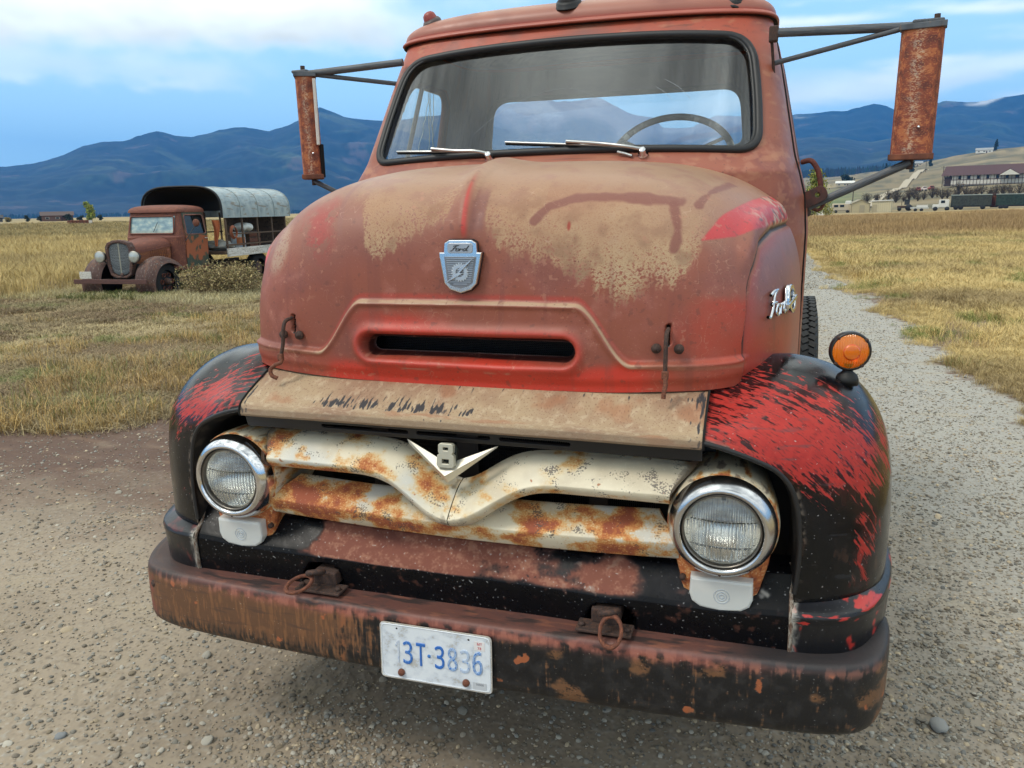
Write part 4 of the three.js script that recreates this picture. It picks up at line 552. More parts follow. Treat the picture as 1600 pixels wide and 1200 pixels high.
  // tow rings on their brackets
  for (const [s, x] of [[-1, -.395], [1, .402]]) {
    const th = new THREE.Group(); th.name = 'tow_ring'; truck.add(th); const y = .604 + tilt * x;
    part('bracket', merge(box(.070, .040, .08, x + .012 * -s, y + .024, .045, .006), box(.135, .008, .055, x - .01 * s, y + .003, .098, .003)), DARKRUST, th);
    part('eye', (() => { const g = new THREE.TorusGeometry(.020, .008, 10, 26, 5.2); g.rotateX(Math.PI / 2 - .5); g.rotateY(.5); g.translate(x, y + .050, .105); return g; })(), DARKRUST, th);
    const rg = new THREE.TorusGeometry(.031, .0055, 10, 40); rg.scale(.82, 1.15, 1); if (s < 0) { rg.rotateZ(-.8); rg.rotateX(-1.15); rg.translate(x - .030, y + .030, .142); } else { rg.rotateX(-.62); rg.translate(x + .012, y + .022, .142); } part('ring', rg, RUST, th);
    for (const k of [-1, 1]) part('bolt', (() => { const g = lathe([[0, .010], [.007, .009], [.009, 0], [0, 0]], 6); g.translate(x + k * .055 - .01 * s, y + .006, .105); return g; })(), DARKRUST, th);
  }
}
// ---- cab
const cw = y => tab([[.9, .852], [1.5, .852], [1.62, .842], [1.75, .805], [1.9, .775], [2.05, .745], [2.2, .712], [2.30, .695]], y);
const czf = y => y < 1.70 ? -.815 : y < 1.775 ? lerp(-.815, -.893, (y - 1.70) / .075) : -.893 - .65 * (y - 1.775);
const CZC = -1.50, CZB = -2.06, CN = 6;
function cabRing(a, y, off = 0) { // a 0..1 once round, 0 = middle of the back
  const ph = a * 2 * Math.PI + Math.PI, c = Math.cos(ph), s = Math.sin(ph), w = cw(y) + off, zf = czf(y) + off, zbk = CZB - off;
  return [w * spow(s, 2 / CN), y, CZC + (c > 0 ? (zf - CZC) : (CZC - zbk)) * spow(c, 2 / CN)];
}
const cabZ = (x, y, front = true, off = 0) => { const w = cw(y) + off, k = Math.pow(Math.max(1 - Math.pow(Math.min(Math.abs(x) / w, 1), CN), 0), 1 / CN); return front ? CZC + (czf(y) + off - CZC) * k : CZC - (CZC - CZB + off) * k; };
const cabX = (z, y, off = 0) => { const k = z > CZC ? (z - CZC) / (czf(y) + off - CZC) : (CZC - z) / (CZC - CZB + off); return (cw(y) + off) * Math.pow(Math.max(1 - Math.pow(Math.min(Math.abs(k), 1), CN), 0), 1 / CN); };
// windscreen, rear window, door window outlines (rounded)
function roundPoly(P, r, n = 7) { const out = []; for (let i = 0; i < P.length; i++) { const p = P[(i + P.length - 1) % P.length], c = P[i], q = P[(i + 1) % P.length]; const ri = Array.isArray(r) ? r[i] : r; const d1 = Math.hypot(p[0] - c[0], p[1] - c[1]), d2 = Math.hypot(q[0] - c[0], q[1] - c[1]); const k = Math.min(ri, d1 * .45, d2 * .45), A = [c[0] + (p[0] - c[0]) / d1 * k, c[1] + (p[1] - c[1]) / d1 * k], B = [c[0] + (q[0] - c[0]) / d2 * k, c[1] + (q[1] - c[1]) / d2 * k]; for (let j = 0; j <= n; j++) { const t = j / n; out.push([(1 - t) * (1 - t) * A[0] + 2 * t * (1 - t) * c[0] + t * t * B[0], (1 - t) * (1 - t) * A[1] + 2 * t * (1 - t) * c[1] + t * t * B[1]]); } } return out; }
function dense(P, step) { const o = []; for (let i = 0; i < P.length; i++) { const a = P[i], b = P[(i + 1) % P.length], n = Math.max(1, Math.ceil(Math.hypot(b[0] - a[0], b[1] - a[1]) / step)); for (let j = 0; j < n; j++) o.push([lerp(a[0], b[0], j / n), lerp(a[1], b[1], j / n)]); } return o; }
const WS = roundPoly([[-.684, 1.765], [-.35, 1.783], [0, 1.788], [.35, 1.783], [.684, 1.765], [.672, 1.95], [.640, 2.155], [.35, 2.182], [0, 2.192], [-.35, 2.182], [-.640, 2.155], [-.672, 1.95]], [.07, .3, .3, .3, .07, .3, .11, .3, .3, .3, .11, .3]);
const RW = roundPoly([[-.625, 1.845], [.625, 1.845], [.595, 2.125], [-.595, 2.125]], [.07, .07, .1, .1]);
const SWN = roundPoly([[-1.145, 1.735], [-1.78, 1.735], [-1.76, 2.12], [-1.37, 2.12]], [.05, .07, .09, .08]);
const sdWS = (x, y) => sdPoly(x, y, WS), sdRW = (x, y) => sdPoly(x, y, RW), sdSW = (z, y) => sdPoly(z, y, SWN);
function cabKeep(x, y, z, m = 0) {
  if (y > 1.70 && y < 2.24) { if (z > -1.28 && z > CZC && Math.abs(x) < .72 && Math.abs(z - cabZ(x, y)) < .12 && sdWS(x, y) < -m) return false; if (z < -1.9 && Math.abs(x) < .68 && sdRW(x, y) < -m) return false; if (Math.abs(x) > .62 && z < -1.1 && z > -1.9 && sdSW(z, y) < -m) return false; }
  return true;
}
{
  const mCab = paint(1024, 512, (u, v, o) => {
    const y = lerp(.95, 2.262, v), [x, , z] = cabRing(u, y), n = fbm(x * 5, y * 5, z * 5, 4), f = fbm(x * 30, y * 30, z * 30, 3), sp = n3(x * 160, y * 160, z * 160);
    setc(o, [146, 82, 62]); mix(o, [168, 68, 44], sm(2.0, 2.25, y) * .8); mix(o, [128, 70, 60], sm(-.05, .3, n)); mix(o, [166, 112, 88], .6 * sm(.05, .3, f + n * .4) * sm(1.9, 1.75, y)); mix(o, [150, 78, 56], .8 * sm(-.1, .2, n) * sm(1.83, 1.77, y) * sm(.6, .3, Math.abs(x)));
    mix(o, [172, 120, 88], .5 * sm(.1, .3, fbm(x * 12, y * 30, z * 12, 4))); mix(o, [112, 56, 40], .6 * sm(.15, .35, fbm(x * 14, y * 50, 3, 3)) * sm(2.15, 2.2, y)); mix(o, [60, 40, 36], .5 * sm(.5, .7, sp)); mix(o, [168, 146, 122], .5 * sm(.15, .3, n) * sm(.8, .84, Math.abs(x)) * sm(1.6, 1.3, y)); o.ro = .48 + f * .15; o.bu = .5 + f * .2;
  }, { bump: .0008 }); mCab.side = THREE.DoubleSide;
  const cab = part('cab_shell', grid(760, 230, (u, v) => [...cabRing(u, lerp(.95, 2.262, v)), u, v], { flip: false, keep: (x, y, z) => cabKeep(x, y, z, .004) }), mCab, truck, 'red oxide cab body round the windows');
  const GREYI = paint(256, 256, (u, v, o) => { const n = fbm(u * 8, v * 5, 1, 4), st = fbm(u * 60, v * 4, 3, 3); setc(o, [126, 121, 128]); mix(o, [98, 92, 100], sm(-.1, .3, n + st * .5)); mix(o, [150, 110, 100], .5 * sm(.1, .4, -n)); o.ro = .8; }, { wrap: true }); GREYI.side = THREE.DoubleSide;
  part('cab_lining', grid(420, 120, (u, v) => [...cabRing(u, lerp(1.0, 2.24, v), -.028), u * 6, v], { flip: true, keep: (x, y, z) => cabKeep(x, y, z, -.006) && !(z > -1.3 && y < 1.72) }), GREYI, truck);
  // roof: dome with a drip rail all round
  const roofPt = (u, v, off = 0) => { const h = Math.sin(v * Math.PI / 2), k = Math.pow(Math.max(1 - Math.pow(h, 2.5), 0), 1 / 2.5); const [x, , z] = cabRing(u, 2.262, .014 + off); const zc = -1.58; return [x * k, 2.268 + (.108 + off) * h - .018 * (1 - k * 0) * Math.pow(Math.abs(x * k) / .7, 2), zc + (z - zc) * k]; };
  const mRoof = paint(512, 512, (u, v, o) => { const [x, y, z] = roofPt(u, v), n = fbm(x * 4, y * 4, z * 4, 4), f = fbm(x * 30, y * 30, z * 30, 3); setc(o, [152, 92, 76]); mix(o, [170, 128, 106], sm(.1, .5, v) * .8); mix(o, [124, 70, 58], sm(0, .35, n) * .7); mix(o, [174, 70, 54], .7 * sm(.08, .0, v)); mix(o, [176, 80, 64], .5 * gauss(x - .02, .02) * sm(.5, .2, v)); o.ro = .42 + f * .2; }, {});
  mRoof.side = THREE.DoubleSide;
  const roof = part('roof', grid(320, 70, (u, v) => [...roofPt(u, v), u, v], {}), mRoof, truck, 'domed red brown cab roof');
  part('headliner', grid(120, 30, (u, v) => [...roofPt(u, v, -.03), u * 4, v], { flip: true }), GREYI, roof);
  const rail = grid(320, 12, (u, v) => { const prof = [[-.004, 2.250], [.010, 2.249], [.020, 2.251], [.023, 2.256], [.020, 2.262], [.012, 2.268]]; const q = Math.min(v * 5, 4.999), i = Math.floor(q), t = q - i, o = lerp(prof[i][0], prof[i + 1][0], t), y = lerp(prof[i][1], prof[i + 1][1], t); const [x, , z] = cabRing(u, 2.25, o); return [x, y - .018 * Math.pow(Math.abs(x) / .7, 2), z, u, .02 + v * .02]; }, {});
  part('drip_rail', rail, mRoof, roof);
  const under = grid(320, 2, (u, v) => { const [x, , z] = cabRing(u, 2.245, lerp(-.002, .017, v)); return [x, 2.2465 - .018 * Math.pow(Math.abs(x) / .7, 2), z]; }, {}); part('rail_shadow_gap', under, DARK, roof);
  // glazing
  const wsd = dense(WS, .02), onW = (p, k, off = 0) => { const cx = 0, cy = 1.97, x = cx + (p[0] - cx) * k, y = cy + (p[1] - cy) * k; return [x, y, cabZ(x, y) + off]; };
  const fan = (P, f, rings) => { const pos = [...f(P[0], 0)], uv = [.5, .5], idx = [], n = P.length; for (let r = 1; r <= rings; r++) for (const p of P) { pos.push(...f(p, r / rings)); uv.push(p[0], p[1]); } for (let i = 0; i < n; i++) idx.push(0, 1 + i, 1 + (i + 1) % n); for (let r = 0; r < rings - 1; r++) for (let i = 0; i < n; i++) { const a = 1 + r * n + i, b = 1 + r * n + (i + 1) % n, c = a + n, d = b + n; idx.push(a, c, b, b, c, d); } const g = new THREE.BufferGeometry(); g.setAttribute('position', new THREE.Float32BufferAttribute(pos, 3)); g.setAttribute('uv', new THREE.Float32BufferAttribute(uv, 2)); g.setIndex(idx); g.computeVertexNormals(); return g; };
  const GLASS = new THREE.MeshPhysicalMaterial({ color: 0xeef4f4, roughness: .0, transmission: 1, thickness: 0, ior: 1.85, side: THREE.DoubleSide });
  const ws = part('windscreen', fan(wsd, (p, k) => onW(p, k * .995, -.010), 24), GLASS, truck, 'wide windscreen reflecting grey clouds');
  part('windscreen_rubber', (() => { const pts = wsd.map(p => { const q = onW(p, .997, .004); return q; }); const g = tube(pts, .0135, 260, 10, true); return g; })(), std(0x17171a, .5), ws);
  part('rubber_lip', tube(wsd.map(p => onW(p, .978, .006)), .006, 260, 8, true), std(0x101012, .4), ws);
  const rwd = dense(RW, .03); const rw = part('rear_window', fan(rwd, (p, k) => { const x = p[0] * k, y = 1.97 + (p[1] - 1.97) * k; return [x, y, cabZ(x, y, false) + .012]; }, 10), GLASS, truck);
  part('window_rubber', tube(rwd.map(p => [p[0], p[1], cabZ(p[0], p[1], false) + .006]), .020, 200, 8, true), std(0x6a6868, .7), rw);
  for (const s of [-1, 1]) {
    const swd = dense(SWN, .03), cz = -1.5, cy = 1.93; const sg = part('door_window', fan(swd, (p, k) => { const z = cz + (p[0] - cz) * k, y = cy + (p[1] - cy) * k; return [s * (cabX(z, y) - .014), y, z]; }, 8), GLASS, truck);
    part('window_frame', tube(swd.map(p => [s * (cabX(p[0], p[1]) - .004), p[1], p[0]]), .016, 160, 8, true), std(0x5a3a34, .6), sg);
    part('quarter_light_post', rod([s * (cabX(-1.40, 1.74) - .012), 1.74, -1.40], [s * (cabX(-1.47, 2.11) - .012), 2.11, -1.47], .010), std(0x3a3c40, .4), sg);
    // door skin standing slightly proud, with a dark shut line
    const DO = roundPoly([[-1.06, 1.02], [-1.86, 1.02], [-1.87, 2.19], [-1.36, 2.19], [-1.08, 1.70]], [.05, .05, .1, .1, .1]);
    part('door', grid(120, 150, (u, v) => { const z = lerp(-1.05, -1.88, u), y = lerp(1.01, 2.20, v), e = sm(0, .016, -sdPoly(z, y, DO)); return [s * (cabX(z, y) + .001 + .007 * e), y, z, s > 0 ? .25 + u * .1 : .75 - u * .1, .05 + v * .9]; }, { flip: s < 0, keep: (x, y, z) => sdPoly(z, y, DO) < 0 && sdSW(z, y) > .004 }), mCab, truck);
    part('shut_line', tube(dense(DO, .04).map(p => [s * (cabX(p[0], p[1]) + .001), p[1], p[0]]), .004, 200, 6, true), DARK, truck);
  }
  // cracks and old wiper arcs scratched in the glass
  const scratch = new THREE.MeshPhysicalMaterial({ color: 0xdfe6ea, roughness: .3, transmission: .6, thickness: 0 }); const sc = (pts, r) => tube(pts.map(p => [p[0], p[1], cabZ(p[0], p[1]) - .0085]), r, 26, 4);
  part('glass_scratch', sc([[.36, 2.02], [.41, 1.99], [.455, 1.945]], .0005), scratch, ws); part('glass_scratch', sc([[.335, 1.995], [.37, 1.97], [.395, 1.945]], .0005), scratch, ws); part('glass_scratch', sc([[-.30, 1.86], [-.22, 1.93], [-.10, 1.99], [.02, 2.01], [.12, 1.98]], .0004), scratch, ws);
  const sg2 = scene.getObjectByName('door_window'); 
  for (const [z0, y0, z1, y1] of [[-1.56, 2.10, -1.66, 1.76], [-1.54, 2.10, -1.74, 1.80], [-1.56, 2.08, -1.52, 1.85], [-1.60, 2.10, -1.68, 1.84]]) { const q = []; for (let i = 0; i <= 8; i++) { const z = lerp(z0, z1, i / 8) + rr(-.008, .008), y = lerp(y0, y1, i / 8); q.push([-(cabX(z, y) - .012), y, z]); } part('glass_crack', tube(q, .0016, 20, 4), std(0xc8d4d4, .4), truck); }
  // wipers: chrome arm, blade, pivot
  for (const [px, py, tipx, tipy, midx, k] of [[-.215, 1.772, -.585, 1.790, -.41, 0], [.320, 1.766, -.165, 1.806, .08, 1]]) {
    const w = new THREE.Group(); w.name = 'wiper'; truck.add(w); const Z = (x, y) => cabZ(x, Math.max(y, 1.79)) + .030;
    part('pivot', (() => { const g = lathe([[0, .034], [.009, .034], [.011, .030], [.011, .014], [.017, .010], [.018, 0], [0, 0]], 20); g.rotateX(.95); g.translate(px, py - .006, cabZ(px, py) + .004); return g; })(), CHROME, w);
    part('arm', tube([[px, py + .014, Z(px, py) + .006], [px - .05, py + .024, Z(px - .05, py) + .010], [lerp(px, midx, .6), lerp(py + .024, tipy + .012, .5), Z(midx, tipy) + .008], [midx - .02, lerp(py, tipy, .55) + .028, Z(midx, tipy) + .004]], .0058, 30, 8), DULLCHROME, w);
    const bp = []; for (let i = 0; i <= 10; i++) { const x = lerp(midx * 2 - tipx, tipx, i / 10) + (k ? -.0 : 0), y = lerp(py + .004, tipy, i / 10) + .018; bp.push([clamp(x, tipx, px - .03), y, Z(x, y) - .012]); }
    part('blade', tube(bp, .0045, 24, 6), DULLCHROME, w); part('blade_rubber', tube(bp.map(p => [p[0], p[1] - .006, p[2] - .006]), .004, 24, 5), RUBBER, w); part('clip', box(.045, .012, .012, midx, lerp(py, tipy, .5) + .026, Z(midx, tipy) - .004, .003), DARKRUST, w);
  }
  part('washer_nozzle', tube([[.235, 1.775, cabZ(.235, 1.78) + .02], [.262, 1.768, cabZ(.26, 1.78) + .024], [.285, 1.760, cabZ(.28, 1.77) + .02]], .005, 12, 8), DULLCHROME, truck);
  // steering wheel, seat, dash
  const sw = new THREE.Group(); sw.name = 'steering_wheel'; truck.add(sw); sw.position.set(.352, 1.772, -1.40); sw.rotation.x = -.72;
  const mSW = paint(256, 32, (u, v, o) => { const n = fbm(Math.cos(u * 6.28) * 5, Math.sin(u * 6.28) * 5, v, 4); setc(o, [96, 92, 90]); mix(o, [186, 180, 172], sm(.02, .2, n)); o.ro = .6; });
  part('rim', new THREE.TorusGeometry(.232, .0135, 12, 80), mSW, sw); part('hub', latheZ([[0, .03], [.03, .02], [.04, 0], [.03, -.05], [0, -.05]], 24), std(0x303030, .5), sw); for (const a of [.5, 2.64, 4.71]) part('spoke', rod([0, 0, -.01], [.222 * Math.cos(a), .222 * Math.sin(a), 0], .007), std(0x303030, .5), sw); part('column', rod([0, 0, -.04], [0, 0, -.5], .02), std(0x222222, .5), sw);
  part('seat_back', box(1.36, .55, .14, 0, 1.47, -1.94, .05), std(0x3a302c, .85), truck); part('seat', box(1.36, .16, .42, 0, 1.24, -1.72, .05), std(0x3a302c, .85), truck);
  part('dashboard', box(1.44, .12, .24, 0, 1.685, -1.16, .04), std(0x55504c, .8), truck);
  part('floor', box(1.6, .03, 1.15, 0, 1.03, -1.45), DARK, truck);
  // roof marker lamps
  for (const [x, z, red, y] of [[-.578, -1.31, 1, 2.292], [-.018, -1.25, 0, 2.322], [.572, -1.27, 0, 2.284]]) {
    const l = new THREE.Group(); l.name = 'roof_lamp'; truck.add(l); l.position.set(x, y, z); l.rotation.set(.42, 0, -x * .5); l.scale.setScalar(1.0);
    part('base', (() => { const g = lathe([[0, .026], [.040, .026], [.046, .018], [.047, .010], [.052, .006], [.053, 0], [0, 0]], 28); g.scale(1, 1, 1.25); return g; })(), RUBBER, l);
    part('body', (() => { const g = lathe([[0, .052], [.030, .050], [.037, .040], [.038, .026]], 28); g.scale(1, 1, 1.2); return g; })(), red ? std(0x4a3a38, .5) : std(0x2c2b2c, .45), l);
    part('lamp_cover', (() => { const g = lathe([[0, .080], [.014, .077], [.024, .068], [.028, .050]], 24); return g; })(), red ? std(0x8c3a32, .45) : std(0x3a3636, .5), l);
  }
  // mirrors: bracket tubes and tall rusty housings
  const mMir = paint(256, 512, (u, v, o) => { const n = fbm(u * 6, v * 12, 5, 4), sp = n3(u * 60, v * 150, 2), f = fbm(u * 26, v * 40, 8, 4); setc(o, [132, 68, 50]); mix(o, [168, 98, 62], sm(-.05, .3, f + n)); mix(o, [100, 54, 46], sm(.0, .3, -n + f * .4)); const w = gauss(u - .48 - n * .08, .05) + .7 * gauss(u - .22 - n * .1, .03); mix(o, [190, 176, 156], .75 * w * sm(-.25, .3, sp + f * 1.5)); mix(o, [206, 150, 90], .6 * sm(.3, .5, sp)); o.ro = .85; o.bu = .5 + f * .4 + sp * .2; }, { bump: .001 });
  const mirror = (s, top, bot, w, dp, yaw, label, mat) => {
    const m = new THREE.Group(); m.name = 'side_mirror'; truck.add(m); m.userData.label = label;
    const T = V(...top), B = V(...bot), h = T.distanceTo(B), mid = T.clone().add(B).multiplyScalar(.5);
    const place = g => { g.rotateY(yaw); g.applyQuaternion(new THREE.Quaternion().setFromUnitVectors(V(0, 1, 0), T.clone().sub(B).normalize())); g.translate(mid.x, mid.y, mid.z); return g; };
    const secP = [[-w / 2, -dp * .5], [-w / 2, dp * .12], [-w * .44, dp * .36], [-w * .34, dp * .46], [0, dp * .5], [w * .34, dp * .46], [w * .44, dp * .36], [w / 2, dp * .12], [w / 2, -dp * .5]];
    part('housing', place(grid(secP.length - 1, 24, (u, v) => { const q = secP[Math.round(u * (secP.length - 1))]; return [q[0], (v - .5) * h, q[1], u, v]; }, {})), mat, m);
    for (const k of [-1, 1]) { const e = extrude(secP.map(p => [p[0] * 1.04, -p[1] * 1.06]), .014, .002); e.rotateX(Math.PI / 2); e.translate(0, k * h / 2 + .007, 0); part('end_cap', place(e), k > 0 ? GALV : RUST, m); }
    part('mirror_glass', place(box(w * .97, h * .98, .004, 0, 0, -dp * .5 + .004)), std(0xcfd3d6, .03, 1), m);
    part('rivet', place(latheZ([[0, .005], [.004, .004], [.005, 0], [0, 0]], 12, w * .12, -h * .27, dp * .5)), CHROME, m);
    return m;
  };
  const mr = mirror(1, [1.152, 2.128, -1.10], [1.150, 1.738, -1.10], .122, .062, -.18, 'large rusty mirror housing', mMir);
  for (const [a, b, r] of [[[.705, 2.150, -1.12], [1.135, 2.135, -1.12], .0145], [[.716, 2.062, -1.16], [1.085, 2.128, -1.11], .0085], [[.838, 1.580, -1.12], [1.150, 1.722, -1.10], .0135]]) part('bracket_tube', rod(a, b, r), GALV, mr);
  part('bracket_tip', box(.09, .012, .03, 1.165, 2.146, -1.11, .005), GALV, mr); part('pivot_bolt', rod([1.19, 2.14, -1.11], [1.19, 2.165, -1.11], .009), DARKRUST, mr); part('pivot_bolt', rod([1.150, 1.700, -1.10], [1.150, 1.735, -1.10], .010), DARKRUST, mr);
  part('clamp', box(.03, .05, .03, .708, 2.146, -1.12, .006), DARKRUST, mr); part('clamp', box(.04, .05, .04, .836, 1.578, -1.12, .008, -.4), DARKRUST, mr); part('stay', tube([[.700, 2.15, -1.12], [.708, 2.09, -1.14], [.715, 2.03, -1.16]], .005, 10, 6), DARKRUST, mr);
  const mMir2 = mMir; const ml = mirror(-1, [-1.062, 2.128, -1.10], [-1.056, 1.738, -1.10], .078, .085, .50, 'narrow rusty mirror housing with a white painted edge', mMir2);
  for (const [a, b, r] of [[[-.660, 2.160, -1.16], [-1.085, 2.132, -1.10], .0135], [[-.680, 2.085, -1.2], [-1.02, 2.130, -1.11], .0085], [[-.94, 1.66, -1.14], [-1.055, 1.722, -1.10], .010], [[-.84, 1.58, -1.12], [-.94, 1.66, -1.14], .010]]) part('bracket_tube', rod(a, b, r), GALV, ml);
  part('bracket_tip', box(.07, .012, .03, -1.08, 2.144, -1.10, .005), GALV, ml); part('pivot_bolt', rod([-1.07, 2.14, -1.10], [-1.07, 2.165, -1.10], .009), DARKRUST, ml); part('pivot_bolt', rod([-1.056, 1.705, -1.10], [-1.056, 1.735, -1.10], .008), DARKRUST, ml);
  part('white_edge', box(.012, .25, .034, -1.012, 1.985, -1.083, .002, .5), rustTile([214, 212, 206], [196, 190, 180], [150, 110, 84], .6), ml);
  part('glass_edge', box(.010, .13, .022, -1.010, 1.80, -1.10, .002), DARK, ml);
  // grab handle and hinge by the right windscreen pillar
  const gh = new THREE.Group(); gh.name = 'grab_handle'; truck.add(gh);
  part('handle', tube([[.822, 1.735, -1.14], [.85, 1.738, -1.12], [.872, 1.71, -1.12], [.885, 1.665, -1.12], [.888, 1.63, -1.12]], .009, 24, 8), rustTile([104, 54, 46], [84, 46, 42], [60, 36, 34]), gh);
  part('plate', (() => { const g = extrude(rrect(.045, .024, .02, 6), .012, .002, [rrect(.010, .010, .009, 5, .016, 0).reverse()]); g.rotateZ(.45); g.translate(.862, 1.618, -1.10); return g; })(), rustTile([70, 46, 42], [96, 54, 46], [48, 36, 34]), gh);
  part('loop', tube([[.888, 1.63, -1.12], [.90, 1.60, -1.12], [.885, 1.575, -1.12], [.85, 1.588, -1.12]], .006, 16, 8), RUST, gh);
  // side script with its emblem on the right flank
  const st = new THREE.Group(); st.name = 'side_emblem'; truck.add(st);
  globalThis.sideEmblem = st;
  // amber marker lamp on the right fender
  const ml2 = new THREE.Group(); ml2.name = 'marker_lamp'; truck.add(ml2); ml2.position.set(.915, 1.258, -.19); ml2.rotation.y = .10; ml2.userData.label = 'round amber marker lamp on the right fender';
  part('shell', latheZ([[0, -.028], [.03, -.026], [.043, -.016], [.0465, .0], [.0465, .014], [.043, .018], [.040, .016]], 48), std(0x1c1a1a, .35), ml2);
  const amb = new THREE.MeshPhysicalMaterial({ color: 0xffa01c, roughness: .1, transmission: .6, thickness: 0, clearcoat: 1, clearcoatRoughness: .1 });
  part('amber_lens', grid(90, 60, (u, v) => { let a = u * 2 - 1, b = v * 2 - 1, R = .0405; const x = a * Math.sqrt(1 - b * b / 2) * R, y = b * Math.sqrt(1 - a * a / 2) * R, r = Math.hypot(x, y); return [x, y, .016 + .014 * (1 - r * r / R / R) + .0014 * Math.abs(Math.sin(x * 3.1416 / .0055)) * (r > .018 ? 1 : 0) + .003 * sm(.019, .016, r), u, v]; }), amb, ml2);
  part('inner_bowl', latheZ([[.040, .012], [.03, -.006], [.014, -.014], [0, -.014]], 32), std(0xffd070, .3, .3), ml2);
  part('lens_eye', latheZ([[0, .0325], [.012, .0315], [.019, .0285], [.020, .022]], 28), new THREE.MeshPhysicalMaterial({ color: 0xd8480c, roughness: .2, transmission: .3, thickness: 0, clearcoat: 1 }), ml2);
  for (const a of [.7, 2.3, 3.9, 5.4]) part('screw', latheZ([[0, .020], [.004, .019], [.005, .014], [0, .014]], 8, .043 * Math.cos(a), .043 * Math.sin(a), 0), DARKRUST, ml2);
  part('stalk', lathe([[.010, -.03], [.012, -.050], [.022, -.058], [.026, -.068], [.026, -.082], [0, -.082]], 20), BLACK, ml2);
  // undercarriage: rails, axles, wheels
  for (const s of [-1, 1]) part('chassis_rail', box(.08, .2, 6.2, s * .42, .66, -3.25, .01), DARKRUST, truck);
  part('underbody', box(1.5, .04, 2.0, 0, .93, -1.25), DARK, truck); part('crossmember', box(.9, .12, .1, 0, .62, -.25, .01), DARKRUST, truck);
  const wheelG = (x, z, r, w, out) => {
    const wg = new THREE.Group(); wg.name = 'wheel'; truck.add(wg); wg.position.set(x, r - .01, z);
    const ty = lathe([[r * .56, -w * .42], [r * .72, -w * .5], [r * .90, -w * .5], [r * .97, -w * .44], [r, -w * .34], [r, w * .34], [r * .97, w * .44], [r * .90, w * .5], [r * .72, w * .5], [r * .56, w * .42]], 64); ty.rotateZ(Math.PI / 2); part('tyre', ty, RUBBER, wg);
    const bl = []; for (let i = 0; i < 72; i++) for (const k of [-2, -1, 0, 1, 2]) { const b = new THREE.BoxGeometry(w * .15, .016, r * .062); b.rotateY((k % 2 ? 1 : -1) * .5); b.translate(k * w * .18, r + .004, 0); b.rotateX((i + (k & 1) * .5) / 72 * 6.2832); bl.push(b); } const td = part('tread', merge(bl), std(0x1b1b1c, .7), wg); td.userData.kind = 'stuff';
    const rm = lathe([[r * .58, -w * .40], [r * .56, -w * .2], [r * .50, w * .05 * out], [r * .30, w * .12 * out], [r * .14, w * .2 * out], [0, w * .2 * out]], 40); rm.rotateZ(Math.PI / 2); part('rim', rm, RUST, wg);
  };
  for (const s of [-1, 1]) { wheelG(s * .76, -.98, .46, .20, s); wheelG(s * .93, -3.35, .515, .25, s); wheelG(s * .64, -3.35, .515, .25, s); }
  part('axle', rod([-.9, .5, -3.35], [.9, .5, -3.35], .07), DARKRUST, truck); part('axle', rod([-.75, .45, -.98], [.75, .45, -.98], .05), DARKRUST, truck);
  for (const s of [-1, 1]) { const fl = grid(24, 6, (u, v) => { const a = lerp(.25, 2.7, u), R = .60; return [s * lerp(.62, 1.06, v), .50 + R * Math.sin(a), -3.35 + R * Math.cos(a)]; }, { flip: s > 0 }); }
}
